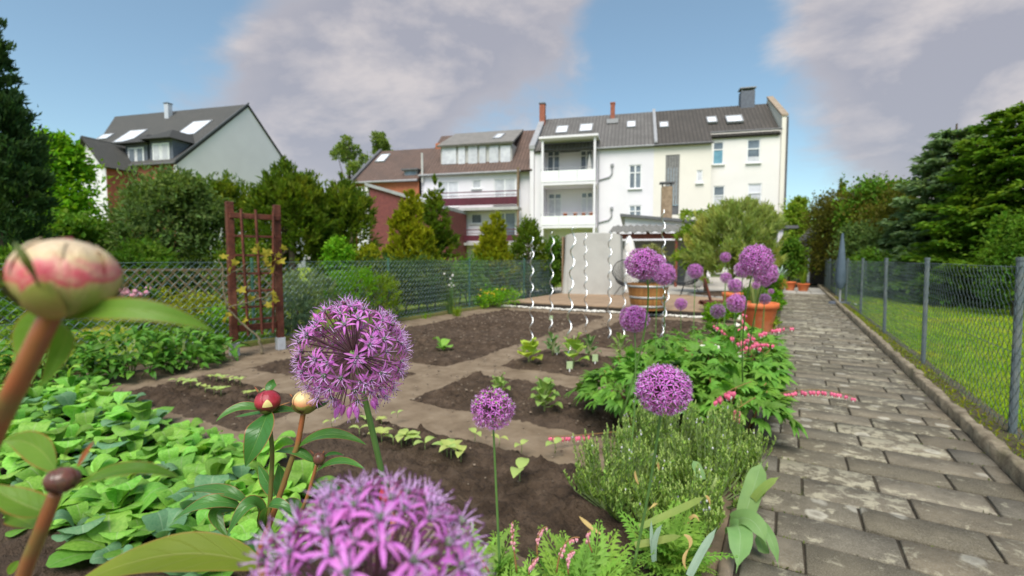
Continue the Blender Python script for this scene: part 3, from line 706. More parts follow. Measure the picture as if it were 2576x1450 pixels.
window(h5, *sw, 0, 1, 0, low=M_curt); window(h5, *sw2, 0, 1, 0)
XD2 = XD + 0.15; ZE2 = L(1880, 327, SB)[1]
w1, w2, w3, w4 = W((1794, 357), (1820, 413), SB), W((1880, 351), (1912, 409), SB), W((1795, 468), (1822, 528), SB), W((1882, 462), (1915, 524), SB)
wall_holes(h5, 'wall', XC, XD2, 0, ZE2, SB, [w1, w2, w3, w4], mat('pale_cream_render', (0.77, 0.735, 0.70), (0.72, 0.685, 0.65), 0.5, 0.9))
window(h5, *w1, SB, 1, 0.35, low=M_blue); window(h5, *w2, SB, 1, 0.4, low=M_glass); window(h5, *w3, SB, 1, 0.4, low=M_curt); window(h5, *w4, SB, 1, 0.38, low=M_curt, gl=M_blind)
for w_ in (w2, w4):
    g = G(); g.box(((w_[0] + w_[1]) / 2, SB + 0.065, w_[2] + 0.25), (w_[1] - w_[0] - 0.16, 0.012, 0.4)); g.build('half_curtain', M_curt, h5)
g = G(); g.add([(XC, 0, 0), (XC, SB, 0), (XC, SB, ZE), (XC, 0, ZE)], [(0, 1, 2, 3)]); g.build('return_wall', M_cream, h5)
sl = (rid - ZE + 0.1) / (RY + 0.25)
quad_roof(h5, 'roof', plB[0], plB[1], (XC, RY, rid), (XB, RY, rid), M_tile_dark)
zb2 = ZE - 0.1 + (SB + 0.0) * sl
quad_roof(h5, 'roof', (XC + 0.004, SB - 0.25, zb2 - 0.25 * sl + 0.25 * sl * 0.0), (XD2 - 0.1, SB - 0.25, zb2 - 0.25 * sl), (XD2 - 0.1, RY, rid), (XC + 0.004, RY, rid), M_tile_dark)
quad_roof(h5, 'roof', (XD2, 2 * RY, ZE), (XB, 2 * RY, ZE), (XB, RY, rid), (XD2, RY, rid), M_tile_dark)
g = G(); g.prism([(XD2, SB - 0.15, 0), (XD2, 2 * RY, 0), (XD2, 2 * RY, ZE + 0.3), (XD2, RY + 0.2, rid + 0.45), (XD2, SB - 0.15, ZE2 + 0.75), (XD2, SB - 0.15, ZE2)], (0.32, 0, 0)); g.build('gable_wall', M_cream, h5)
g = G(); g.prism([(XD2 - 0.06, SB - 0.2, ZE2 + 0.76), (XD2 - 0.06, SB - 0.2, ZE2 + 0.9), (XD2 - 0.06, RY + 0.2, rid + 0.6), (XD2 - 0.06, RY + 0.2, rid + 0.46)], (0.44, 0, 0)); g.build('coping', mat('weathered_coping', (0.34, 0.27, 0.20), (0.26, 0.2, 0.15), 3, 0.9), h5)
g = G(); g.tube([(XB, -0.3, ZE - 0.18), (XC + 0.1, -0.3, ZE - 0.18)], 0.07, 8); g.tube([(XC, SB - 0.25, ZE2 - 0.1), (XD2, SB - 0.25, ZE2 - 0.1)], 0.07, 8); g.tube([(XD2 + 0.34, SB - 0.2, 0), (XD2 + 0.34, SB - 0.2, ZE2 + 0.7)], 0.06, 8); g.build('gutter', M_gutter, h5)
g = G(); g.prism([(XB, -0.3, ZE), (XB, RY, rid + 0.05), (XB, RY, rid + 0.22), (XB, -0.3, ZE + 0.12)], (0.22, 0, 0)); g.build('party_wall_coping', M_lead, h5)
for r_ in ((1660, 310, 1680, 321), (1779, 297, 1802, 309), (1826, 294, 1868, 308)): skylight(h5, *r_, plB)
xk, zk = L(1879, 232, RY); chimney(h5, xk, RY, rid - 0.6, zk, 1.0, 0.8, M_slate, False)
g = G(); g.box((xk, RY, zk + 0.22), (1.15, 0.95, 0.06)); [g.box((xk + a, RY + b, zk + 0.1), (0.06, 0.06, 0.2)) for a in (-.4, .4) for b in (-.3, .3)]; g.build('chimney_cap', M_lead, h5)
# ---- white house with long dormer
h3 = house('terraced_house', 'white house with a long grey six-pane dormer and maroon balcony boards')
XE, XF = L(1060, 440)[0], L(1340, 425)[0]
ZE3 = L(1200, 432)[1]; rid3 = L(1225, 335, RY)[1]
plC = ((XE, -0.2, ZE3), (XF, -0.2, ZE3), (XF, RY, rid3))
x5 = L(1305, 450)[0]
wa, wb, wc, wd, we = W((1100, 458), (1154, 520)), W((1188, 453), (1210, 474)), W((1243, 450), (1297, 512)), W((1185, 538), (1212, 562)), W((1243, 535), (1297, 600))
wf_ = W((1105, 542), (1150, 600))
wall_holes(h3, 'wall', XE, x5, 0, ZE3, 0, [wa, wb, wc, wd, we, wf_], M_white)
window(h3, *wa, 0, 2, 0, low=M_curt); window(h3, *wb, 0, 1, 0, low=M_curt); window(h3, *wc, 0, 2, 0, low=M_curt); window(h3, *wd, 0, 1, 0); window(h3, *we, 0, 2, 0); window(h3, *wf_, 0, 2, 0)
wall_holes(h3, 'plain_wall', x5, XF, 0, ZE3 + 0.1, 0.35, [], M_white)
for k, (vt, vb, vs) in enumerate(((497, 516, 524), (592, 606, 612))):
    a = L(1085, vt, -1.1)[0]; b = L(1301, vt, -1.1)[0]; zt_, z_b, zs = L(1200, vt, -1.1)[1], L(1200, vb, -1.1)[1], L(1200, vs, -1.1)[1]
    g = G(); g.box(((a + b) / 2, -1.12, (zt_ + z_b) / 2), (b - a, 0.05, zt_ - z_b)); g.build('balcony_board', M_maroon, h3)
    for zz in (zt_ + 0.42, zt_ + 0.16):
        g = G(); g.box(((a + b) / 2, -1.12, zz), (b - a, 0.05, 0.07 if zz > zt_ + .3 else 0.035)); g.build('balcony_rail', M_maroon, h3)
    g = G(); g.box(((a + b) / 2, -0.55, zs - 0.05), (b - a + 0.2, 1.2, 0.2)); g.build('balcony_slab', mat('grey_slab_edge', (0.45, 0.44, 0.42), (0.36, 0.35, 0.34), 3, .9), h3)
a = L(1303, 450, -1.05)[0]; g = G(); g.box((a, -1.0, ZE3 / 2), (0.16, 0.16, ZE3)); g.build('brown_post', mat('brown_paint', (0.20, 0.14, 0.085), (0.15, 0.10, 0.06), 4, 0.7), h3)
quad_roof(h3, 'roof', (XE - 0.1, -0.3, ZE3 - 0.08), (XF, -0.3, ZE3 - 0.08), (XF, RY, rid3), (XE - 0.1, RY, rid3), M_tile_brown)
quad_roof(h3, 'roof', (XF, 2 * RY, ZE3), (XE, 2 * RY, ZE3), (XE, RY, rid3), (XF, RY, rid3), M_tile_brown)
g = G(); g.prism([(XE, 0, 0), (XE, 2 * RY, 0), (XE, 2 * RY, ZE3), (XE, RY, rid3 - 0.1), (XE, 0, ZE3)], (0.2, 0, 0)); g.build('gable_wall', M_white, h3)
g = G(); g.tube([(XE - 0.1, -0.36, ZE3 - 0.15), (x5 + 0.2, -0.36, ZE3 - 0.15)], 0.08, 8); g.build('gutter', M_lead, h3)
DY = 0.75
dx0, dz0 = L(1108, 415, DY); dx1, dz1 = L(1287, 358, DY)
dm = G(); dm.box(((dx0 + dx1) / 2, DY + 1.75, (dz0 + dz1) / 2), (dx1 - dx0, 3.3, dz1 - dz0)); dmo = dm.build('dormer', M_greyframe, h3)
wv_ = [(1112, 1148), (1153, 1170), (1178, 1201), (1206, 1222), (1231, 1254), (1259, 1284)]
for a, b in wv_:
    p0_, p1_ = W((a, 367), (b, 412), DY)[0:2], W((a, 367), (b, 412), DY)[2:4]
    g = G(); g.box(((p0_[0] + p0_[1]) / 2, DY + 0.06, (p1_[0] + p1_[1]) / 2), (p0_[1] - p0_[0], 0.02, p1_[1] - p1_[0])); 
    o = g.build('dormer_pane', M_curt, dmo); o.location.y = -0.03 - 0.05
quad_roof(h3, 'dormer_roof', (dx0 - 0.2, DY - 0.3, dz1 + 0.02), (dx1 + 0.2, DY - 0.3, dz1 + 0.02), (dx1 + 0.1, RY - 0.05, rid3 + 0.12), (dx0 - 0.1, RY - 0.05, rid3 + 0.12), M_flatroof, 0.15)
pD = ((dx0, DY - .3, dz1), (dx1, DY - .3, dz1), (dx1, RY, rid3 + .1)); skylight(h3, 1247, 339, 1264, 349, pD)
chimney(h3, XE + 0.3, RY - 1.5, rid3 - 2.2, L(1098, 362, RY - 1.5)[1], 0.5, 0.5, M_orange, False)
# ---- brown-roofed brick house
h2 = house('terraced_house', 'brick house with a brown tiled roof half hidden behind the yew trees')
XG, XH = L(893, 450)[0], XE - 0.22
ZE4 = L(970, 455)[1]; rid4 = L(1015, 377, RY)[1]
wall_holes(h2, 'wall', XG, XH, 0, ZE4, 0, [], M_orange)
quad_roof(h2, 'roof', (XG - 0.2, -0.3, ZE4 - 0.05), (XH, -0.3, ZE4 - 0.05), (XH, RY, rid4), (XG - 0.2, RY, rid4), M_tile_brown)
quad_roof(h2, 'roof', (XH, 2 * RY, ZE4), (XG, 2 * RY, ZE4), (XG, RY, rid4), (XH, RY, rid4), M_tile_brown)
g = G(); g.prism([(XG, 0, 0), (XG, 2 * RY, 0), (XG, 2 * RY, ZE4), (XG, RY, rid4 - 0.1), (XG, 0, ZE4)], (0.2, 0, 0)); g.build('gable_wall', M_brick, h2)
g = G(); g.prism([(XG - 0.25, -0.35, ZE4 - 0.02), (XG - 0.25, RY, rid4 + 0.02), (XG - 0.25, RY, rid4 + 0.2), (XG - 0.25, -0.35, ZE4 + 0.16)], (0.25, 0, 0)); g.build('verge', M_gutter, h2)
plD = ((XG, -0.3, ZE4 - 0.05), (XH, -0.3, ZE4 - 0.05), (XH, RY, rid4)); skylight(h2, 953, 391, 974, 407, plD)
g = G(); g.tube([(XG, -0.36, ZE4 - 0.1), (XH, -0.36, ZE4 - 0.1)], 0.09, 8); g.build('gutter', M_lead, h2)
dx0, dz0 = L(1017, 447, 0.4); dx1, dz1 = L(1050, 428, 0.4)
g = G(); g.box(((dx0 + dx1) / 2, 1.3, (dz0 + dz1) / 2), (dx1 - dx0, 1.8, dz1 - dz0)); d2 = g.build('dormer', M_lead, h2); g = G(); g.box(((dx0 + dx1) / 2, 0.38, (dz0 + dz1) / 2), ((dx1 - dx0) * .8, 0.03, (dz1 - dz0) * .7)); g.build('dormer_pane', M_glass, d2)
g = G(); g.box(((dx0 + dx1) / 2, 1.2, dz1 + 0.06), (dx1 - dx0 + 0.3, 2.2, 0.12)); g.build('dormer_roof', M_gutter, d2)
x_ = L(1062, 400, -0.2)[0]; g = G(); g.tube([(x_, -0.2, ZE4 - .3), (x_, -0.2, L(1062, 385, -0.2)[1])], 0.09, 8); g.build('flue_pipe', M_greyframe, h2)
# maroon boarded outbuilding in front of it
ob = house('outbuilding', 'maroon boarded outbuilding with a pale sloping roof edge in front of the brick house'); ob['category'] = 'outbuilding'
OY = -5.0
p1, p2 = L(930, 468, OY), L(1052, 503, OY)
g = G(); g.prism([(p1[0], OY, 0), (p2[0] + 2, OY, 0), (p2[0] + 2, OY, p2[1] - 0.7), (p2[0], OY, p2[1]), (p1[0], OY, p1[1])], (0, 4.5, 0)); g.build('wall', M_wine, ob)
g = G(); g.prism([(p1[0] - 0.3, OY - 0.2, p1[1] + 0.02), (p1[0] - 0.3, OY - 0.2, p1[1] + 0.24), (p2[0] + 2, OY - 0.2, p2[1] - 0.45), (p2[0] + 2, OY - 0.2, p2[1] - 0.68)], (0, 4.9, 0)); g.build('roof', M_lead, ob)
p0 = L(905, 475, OY); g = G(); g.box((p1[0] - 0.55, OY + 2, p1[1] / 2), (0.9, 4.2, p1[1] - 0.1)); g.build('white_side', M_white, ob)
# ---- detached gabled house at the left
h1 = house('gabled_house', 'detached house with a big white gable, charcoal roof and twin dormers behind the trees')
a1 = L(440, 408, -1.0); X1 = a1[0]; ZE1 = a1[1]
ay, az = Lx(625, 262, X1)
X0 = L(205, 440, -1.0)[0]
rxl = in_plane(290, 305, (X0, ay, az), (X1, ay, az), (X1, ay + .01, az + 1))[0]
RDY = 2 * ay + 1.0
g = G(); g.prism([(X1 - 0.1, -0.8, 0), (X1 - 0.1, RDY - .2, 0), (X1 - 0.1, RDY - .2, ZE1 - 0.15), (X1 - 0.1, ay, az - 0.15), (X1 - 0.1, -0.8, ZE1 - 0.15)], (-0.3, 0, 0)); g.build('gable_wall', mat('pale_grey_render', (0.86, 0.80, 0.83), (0.81, 0.75, 0.78), 0.4, .9), h1)
quad_roof(h1, 'roof', (X0, -1.0, ZE1), (X1, -1.0, ZE1), (X1, ay, az), (rxl, ay, az), M_tile_slate, 0.22)
quad_roof(h1, 'roof', (X1, RDY, ZE1), (X0, RDY, ZE1), (rxl, ay, az), (X1, ay, az), M_tile_slate, 0.22)
wall_holes(h1, 'wall', X0 + 0.5, X1 - 0.42, 0, ZE1 + 0.1, -0.7, [W((440, 430), (470, 460), -0.7), W((345, 462), (368, 482), -0.7)], M_brick)
window(h1, *W((345, 462), (368, 482), -0.7), -0.7, 2, 0.3)
g = G(); g.tube([(X0, -1.1, ZE1 - 0.08), (X1, -1.1, ZE1 - 0.08)], 0.09, 8); g.build('gutter', M_gutter, h1)
plE = ((X0, -1.0, ZE1), (X1, -1.0, ZE1), (X1, ay, az))
g = G(); g.prism([(X1 - 0.02, -1.05, ZE1 + .02), (X1 - 0.02, -1.05, ZE1 + 0.2), (X1 - .02, ay, az + 0.2), (X1 - 0.02, ay, az + .02)], (0.12, 0, 0)); g.build('verge', M_gutter, h1)
for r_ in ((308, 331, 350, 356), (466, 308, 512, 338), (253, 340, 278, 350)): skylight(h1, *r_, plE)
q = in_plane(424, 294, *plE); chimney(h1, q.x, q.y, q.z - .3, L(424, 262, q.y)[1], 0.55, 0.55, M_galv)
for (a, b, vt, vb) in ((320, 362, 372, 408), (381, 426, 361, 402)):
    YD = -0.55
    r0 = W((a, vt), (b, vb), YD)
    g = G(); g.box(((r0[0] + r0[1]) / 2, YD + 1.9, (r0[2] + r0[3]) / 2 + 0.12), (r0[1] - r0[0] + 0.7, 3.6, r0[3] - r0[2] + 0.35)); d_ = g.build('dormer', M_slate, h1)
    for k in range(2):
        xm = r0[0] + (r0[1] - r0[0]) * (k + .5) / 2; g = G(); g.box((xm, YD + 0.06, (r0[2] + r0[3]) / 2), ((r0[1] - r0[0]) / 2 - 0.05, 0.05, r0[3] - r0[2])); g.build('dormer_window', M_frame, d_)
        g = G(); g.box((xm, YD + 0.025, (r0[2] + r0[3]) / 2), ((r0[1] - r0[0]) / 2 - 0.35, 0.03, r0[3] - r0[2] - 0.3)); g.build('dormer_pane', M_curt if a > 370 else M_glass, d_)
    xm = (r0[0] + r0[1]) / 2; zt_ = r0[3] + 0.3; hwid = (r0[1] - r0[0]) / 2 + 0.75
    g = G(); g.add([(xm - hwid, YD - .6, zt_), (xm + hwid, YD - .6, zt_), (xm + hwid, YD + 4.5, zt_), (xm - hwid, YD + 4.5, zt_), (xm, YD + 1.3, zt_ + 1.25), (xm, YD + 4.5, zt_ + 1.25)], [(0, 1, 4), (0, 4, 4)][:1], 0, np.zeros((6, 3)))
    g.f[4].append((np.array([(1, 2, 5, 4), (3, 0, 4, 5), (3, 2, 1, 0)]), np.zeros(3, int))); g.build('dormer_roof', M_flatroof if False else M_tile_slate, d_, uv=True)
# white half-gable bay at its left corner
xb0, zbb = L(207, 350, -3.2); p_ = L(195, 395, -3.2); r_ = L(265, 412, -3.2); ap = L(220, 347, -3.2)
g = G(); g.prism([(p_[0], -3.2, 0), (r_[0], -3.2, 0), (r_[0], -3.2, r_[1]), (ap[0], -3.2, ap[1] - .25), (p_[0], -3.2, p_[1])], (0, 3.5, 0)); bay = g.build('bay', M_white, h1)
g = G(); g.box((r_[0] + .02, -1.5, r_[1] / 2), (0.1, 3.3, r_[1] - .3)); g.build('brick_side', M_brick, bay)
quad_roof(h1, 'bay_roof', (r_[0] + 0.5, -3.7, r_[1] - 0.35), (r_[0] + 0.5, 3.0, r_[1] - 0.35), (ap[0], 3.0, ap[1] + .1), (ap[0], -3.7, ap[1] + .1), M_tile_slate)
quad_roof(h1, 'bay_roof', (p_[0] - 0.5, 3.0, p_[1] - 0.5), (p_[0] - 0.5, -3.7, p_[1] - 0.5), (ap[0], -3.7, ap[1] + .1), (ap[0], 3.0, ap[1] + .1), M_tile_slate)
# ---- dark timber house at the right, behind the hedge
h6 = house('timber_house', 'dark timber clad house with a brown roof behind the hedge on the right'); 
c6 = col(2056, 22.0); h6.location = c6; h6.rotation_euler = (0, 0, R(4)); h6.scale = (.68, .68, .68)
g = G(); g.prism([(-0.6, -2.5, 0), (5, -2.5, 0), (5, -2.5, 4.2), (2.2, -2.5, 6.2), (-0.6, -2.5, 2.9)], (0, 9, 0)); g.build('wall', M_dark, h6)
quad_roof(h6, 'roof', (-0.9, 6.5, 2.85), (-0.9, -2.8, 2.85), (2.2, -2.8, 6.45), (2.2, 6.5, 6.45), M_tile_slate)
quad_roof(h6, 'roof', (5.3, -2.8, 4.1), (5.3, 6.5, 4.1), (2.2, 6.5, 6.45), (2.2, -2.8, 6.45), M_tile_brown)
g = G(); g.box((-0.62, -1.5, 1.0), (0.05, 0.8, 1.9)); g.build('door', M_frame, h6)

# ---- low white annex with a lean-to roof, a chimney and the pergola in front of it
an = thing('annex', 'low white annex with a dark sloping roof behind the pergola', 'annex', HP, HA)
AY = -9.0
p1, p2 = L(1572, 546, AY), L(1790, 566, AY)
g = G(); g.prism([(p1[0], AY, 0), (p2[0], AY, 0), (p2[0], AY, p2[1]), (p1[0], AY, p1[1])], (0, 7.5, 0)); g.build('wall', M_white, an)
g = G(); g.prism([(p1[0] - .25, AY - .3, p1[1] + .02), (p2[0], AY - .3, p2[1] + .02), (p2[0], AY - .3, p2[1] + .17), (p1[0] - .25, AY - .3, p1[1] + .17)], (0, 8, 0)); g.build('roof', M_gutter, an)
xq = L(1677, 500, AY + 3)[0]; zt_ = L(1677, 470, AY + 3)[1]; chimney(an, xq, AY + 3, 2, zt_, 0.62, 0.5, M_brown_ch, False)
g = G(); g.box((xq, AY + 3, zt_ + 0.22), (0.85, 0.7, 0.07)); [g.box((xq + a, AY + 3, zt_ + 0.1), (0.07, 0.5, 0.2)) for a in (-.25, .25)]; g.build('chimney_cap', M_gutter, an)
# flat canopy at the right corner of the cream house
ca = thing('canopy', 'flat dark canopy on a white post at the right corner of the cream house', 'canopy', HP, HA)
CY = -7.0; c0, cz = L(1930, 572, CY); c1, _z = L(2006, 572, CY)
g = G(); g.box(((c0 + c1) / 2, CY + 1.5, cz), (c1 - c0, 3.4, 0.16)); g.build('roof', M_gutter, ca)
w0, w1_ = L(1957, 600, CY)[0], L(1970, 600, CY)[0]; g = G(); g.box(((w0 + w1_) / 2, CY + 1.5, cz / 2 - .05), (w1_ - w0, 3.0, cz - .1)); g.build('white_pier', M_white, ca)
g = G(); g.tube([(w0 - .2, CY - .1, 0), (w0 - .2, CY - .1, cz - .1)], 0.06, 8); g.build('post', M_gutter, ca)

# ------------------------------------------------------------------ foliage
def leaf_mat(name, c1, c2, c3=None, island=0.35, hue=0.02, transl=0.4, rough=0.65, spec=0.15, scale=1.2):
    return mat(name, c1, c2, scale, rough, island=island, hue=hue, transl=transl, spec=spec, c3=c3, s3=0.8)
M_bark = mat('bark', (0.13, 0.10, 0.07), (0.07, 0.055, 0.04), 9, 0.95, 0.6, 30)
L_yew = leaf_mat('yew_green', (0.075, 0.14, 0.012), (0.13, 0.195, 0.015), (0.24, 0.26, 0.02))
L_bright = leaf_mat('bright_green', (0.13, 0.30, 0.012), (0.20, 0.39, 0.02))
L_grey = leaf_mat('grey_green', (0.09, 0.155, 0.045), (0.135, 0.20, 0.055), (0.18, 0.245, 0.05))
L_thuja = leaf_mat('yellow_green', (0.22, 0.25, 0.010), (0.31, 0.32, 0.014), (0.11, 0.16, 0.010))
L_dark = leaf_mat('dark_conifer', (0.035, 0.078, 0.028), (0.06, 0.115, 0.035))
L_mid = leaf_mat('mid_green', (0.08, 0.17, 0.016), (0.13, 0.24, 0.022), (0.18, 0.27, 0.025))
L_spruce = leaf_mat('blue_spruce', (0.15, 0.24, 0.12), (0.22, 0.31, 0.17), (0.09, 0.17, 0.05))
L_hedge = leaf_mat('brown_green', (0.085, 0.095, 0.010), (0.13, 0.115, 0.016), (0.05, 0.085, 0.01))
L_olive = leaf_mat('oleander_green', (0.27, 0.35, 0.09), (0.36, 0.42, 0.13), (0.48, 0.43, 0.09))
L_lime = leaf_mat('lime_green', (0.18, 0.28, 0.02), (0.24, 0.33, 0.035))
L_pale = leaf_mat('pale_feathery', (0.20, 0.27, 0.12), (0.27, 0.33, 0.17), (0.12, 0.20, 0.07))

def crown(g, lobes, n, size, seed, asp=0.5, up=0.25, clump=0.22, spray=0.0, core=0.25, droop=0.0, nclump=60):
    """Leaf clumps spread through ellipsoid lobes (x, y, z, rx, ry, rz); n leaves in all."""
    rg = np.random.default_rng(seed)
    vol = np.array([(l[3] * l[4] * l[5]) ** 0.66 for l in lobes]); vol /= vol.sum()
    for l, w in zip(lobes, vol):
        c, r = np.array(l[:3]), np.array(l[3:6]); k = max(10, int(nclump * len(lobes) * w)); m = int(n * w)
        d = unit(rg.normal(size=(k, 3))); d[:, 2] = np.where(d[:, 2] < -0.55, -d[:, 2], d[:, 2])
        rad = rg.uniform(0.78, 1.06, k); rad = np.where(rg.random(k) < core, rg.uniform(0.35, 0.75, k), rad)
        cc = c + d * r * rad[:, None]
        cs = clump * rg.uniform(0.6, 1.5, k) * r.mean() * (0.85 if not spray else 0.6)
        ci = rg.integers(0, k, m)
        off = rg.normal(size=(m, 3)) * cs[ci][:, None] * np.array([1, 1, 0.75])
        sdir = unit(d * 1.0 + np.array([0, 0, up * 1.5 - droop]) + rg.normal(size=(k, 3)) * 0.25)
        if spray: off = off * 0.45 + sdir[ci] * (rg.random(m) ** 0.8 * spray * r.mean())[:, None]
        pos = cc[ci] + off
        ax = unit(d[ci] * 0.7 + rg.normal(size=(m, 3)) * 0.65 + np.array([0, 0, up - droop]) + (sdir[ci] * 0.9 if spray else 0))
        nr = unit(d[ci] * 0.8 + np.array([0, 0, 0.7]) + rg.normal(size=(m, 3)) * 0.5)
        s = size * rg.uniform(0.65, 1.35, m)
        g.leaves(pos, ax, nr, s, s * asp, 0, 0.12)

def tree(name, label, cat, base, lobes, m, n, size, seed, trunk=0.12, th=None, group=None, limbs=5, **kw):
    t = thing(name, label, cat, base, 0, group)
    g = G(); crown(g, lobes, n, size, seed, **kw); g.build('crown', m, t)
    g = G(); rg = random.Random(seed); zt = th or max(l[2] for l in lobes)
    pts = [(0, 0, -0.1), (trunk * .3, 0, zt * .3), (-trunk * .2, trunk * .2, zt * .65), (0, 0, zt)]
    g.tube(pts, [trunk, trunk * .8, trunk * .55, trunk * .15], 8)
    for l in lobes[:limbs * 2]:
        z0 = zt * rg.uniform(.25, .6); g.tube([(0, 0, z0), (l[0] * .5, l[1] * .5, (z0 + l[2]) / 2 + .05), (l[0], l[1], l[2])], [trunk * .45, trunk * .3, trunk * .1], 6)
    g.build('trunk', M_bark, t, True); return t
def lobes_round(w, h, z0, seed, k=7, dep=None):
    """A bumpy crown of overlapping lobes filling half-width w, from z0 to h."""
    rg = random.Random(seed); dep = dep or w; out = [(0, 0, (z0 + h) / 2, w * .72, dep * .72, (h - z0) * .46)]
    for i in range(k):
        a = rg.uniform(0, 6.28); f = rg.uniform(.1, .95); z = z0 + (h - z0) * f; rr = math.sin(math.pi * min(.95, .18 + f * .72)) * .62
        s = rg.uniform(.28, .42)
        out.append((math.cos(a) * w * rr, math.sin(a) * dep * rr, min(z, h - s * w * .8), w * s, dep * s, min((h - z0) * .22, w * s * 1.1)))
    return out
def lobes_cone(w, h, z0, seed, k=9, tip=0.2):
    rg = random.Random(seed); out = []
    for i in range(k):
        f = i / (k - 1); r = w * ((1 - f) ** .75 * (1 - tip) + tip); z = z0 + (h - z0) * f * .93
        a = rg.uniform(0, 6.28); o = r * .3
        out.append((math.cos(a) * o, math.sin(a) * o, z, r * .78, r * .78, (h - z0) / k * 1.3))
    return out
def place(vx, d, vt, hw, z0=0.0):
    """Base point, height and half width of a plant seen at column vx, depth d, top row vt, half width hw (photo grid)."""
    return col(vx, d), top(vt, d), wid(hw, d)

# --- beyond the left fence
b, h, w = place(2, 8.2, 95, 84)
tree('cypress_tree', 'tall dark columnar cypress cut by the left edge of the picture', 'tree', b, [(0.0, 0, h * .25, w * .92, w * .92, h * .28), (.12 * w, 0, h * .5, w * .9, w * .9, h * .25), (-.05 * w, 0, h * .72, w * .62, w * .62, h * .2), (0, 0, h * .88, w * .36, w * .36, h * .16), (.55 * w, .1, h * .62, w * .36, w * .36, h * .16), (.75 * w, .3, h * .45, w * .35, w * .35, h * .14)], L_dark, 26000, 0.10, 1, 0.14, spray=0.35, up=0.8, asp=0.35, clump=0.25, nclump=110)
b, h, w = place(145, 14.0, 352, 98)
tree('bright_maple_tree', 'bright green leafy tree between the dark cypress and the grey-green bush', 'tree', b, lobes_round(w, h, 0.6, 2, 9), L_bright, 13000, 0.15, 2, 0.12, asp=0.6, nclump=26)
b, h, w = place(165, 11.0, 545, 140)
tree('broad_shrub', 'darker leafy shrub in front of the bright green tree', 'shrub', b, lobes_round(w, h, 0.0, 21, 8), L_mid, 10000, 0.13, 22, 0.08, asp=0.6, nclump=34)
b, h, w = place(425, 12.0, 418, 140)
tree('grey_willow_bush', 'broad rounded grey-green bush in front of the gabled house', 'bush', b, lobes_round(w, h * .93, 0.0, 3, 10), L_grey, 20000, 0.12, 3, 0.12, asp=0.42, clump=0.2, nclump=34)
b, h, w = place(566, 15.5, 424, 85)
tree('yew_tree', 'smaller yew between the grey-green bush and the big yew', 'tree', b, lobes_round(w, h * .84, 0.0, 4, 7), L_yew, 10000, 0.17, 4, 0.1, spray=0.6, asp=0.3, clump=.14, nclump=90)
b, h, w = place(735, 13.0, 398, 110)
tree('yew_tree', 'big dark yew with upright sprays behind the wooden trellis', 'tree', b, lobes_round(w * .92, h * .80, 0.2, 5, 9) + [(-.12 * w, 0, h * .78, w * .2, w * .2, h * .15), (.32 * w, 0, h * .68, w * .2, w * .2, h * .14), (-.55 * w, 0, h * .62, w * .22, w * .22, h * .13)], L_yew, 24000, 0.15, 5, 0.14, spray=0.6, asp=0.3, up=.6, clump=.13, nclump=90)
b, h, w = place(868, 13.8, 432, 75)
tree('yew_tree', 'right-hand partner of the big yew, in front of the brown-roofed brick house', 'tree', b, lobes_round(w, h * .82, 0.2, 6, 7) + [(-.1 * w, 0, h * .76, w * .25, w * .25, h * .14), (.45 * w, 0, h * .6, w * .25, w * .25, h * .13)], L_yew, 17000, 0.15, 6, 0.12, spray=0.6, asp=0.3, up=.6, clump=.13, nclump=90)
b, h, w = place(852, 10.0, 600, 38)
tree('round_shrub', 'small round bright green shrub below the yews', 'shrub', b, lobes_round(w, h, 0.6, 7, 6), L_bright, 4000, 0.07, 7, 0.04, asp=0.6)
b, h, w = place(925, 10.5, 622, 40)
tree('round_shrub', 'small yellow-green shrub beside the round bright shrub', 'shrub', b, lobes_round(w, h, 0.5, 8, 6), L_lime if False else L_thuja, 3500, 0.07, 8, 0.04, asp=0.6)
b, h, w = place(1030, 12.0, 492, 82)
tree('golden_thuja', 'golden green thuja in front of the house with the dormer', 'tree', b, lobes_cone(w * .95, h * .93, .2, 9, 8, .25), L_thuja, 20000, 0.12, 9, 0.1, spray=0.5, asp=0.33, up=.8, clump=.13, nclump=90)
b, h, w = place(1098, 13.2, 478, 62)
tree('slim_conifer', 'slim darker conifer just right of the golden thuja', 'tree', b, lobes_cone(w, h, 0.2, 10, 8), L_yew, 11000, 0.12, 10, 0.08, spray=0.45, asp=0.35, up=.5)
b, h, w = place(1245, 12.5, 548, 58)
tree('golden_thuja', 'lower golden green thuja below the maroon balcony', 'tree', b, lobes_cone(w, h * .9, .2, 11, 7, .3), L_thuja, 13000, 0.12, 11, 0.08, spray=0.55, asp=0.33, up=.8, clump=.13, nclump=80)
b, h, w = place(1328, 13.5, 560, 40)
tree('slim_conifer', 'small loose conifer left of the grey covered furniture', 'tree', b, lobes_round(w, h, 0.0, 12, 7), L_yew, 7000, 0.10, 12, 0.06, spray=0.4, asp=0.35, up=.5)
b, h, w = place(1390, 13.9, 595, 26)
tree('round_shrub', 'bright green shrub squeezed between the conifer and the grey cover', 'shrub', b, lobes_round(w, h, 0.0, 13, 6), L_mid, 3500, 0.09, 13, 0.05, asp=0.6)
# thin birches behind the brick house
for vx, d, vt, hw_, lab in ((885, 50, 356, 38, 'thin pale green birch rising left of the brown roof'), (965, 56, 338, 24, 'slender birch top showing over the brown roof ridge')):
    b, h, w = place(vx, d, vt, hw_); rg = random.Random(vx)
    tree('birch_tree', lab, 'tree', b, [(rg.uniform(-.7, .7) * w, rg.uniform(-.7, .7) * w, h * rg.uniform(.66, .97), w * .35, w * .35, h * .05) for _ in range(11)], leaf_mat('birch_green_%d' % vx if False else 'birch_green', (0.15, 0.22, 0.04), (0.2, 0.27, 0.06)), 2600, 0.30, vx, 0.22, asp=.6, core=.1)
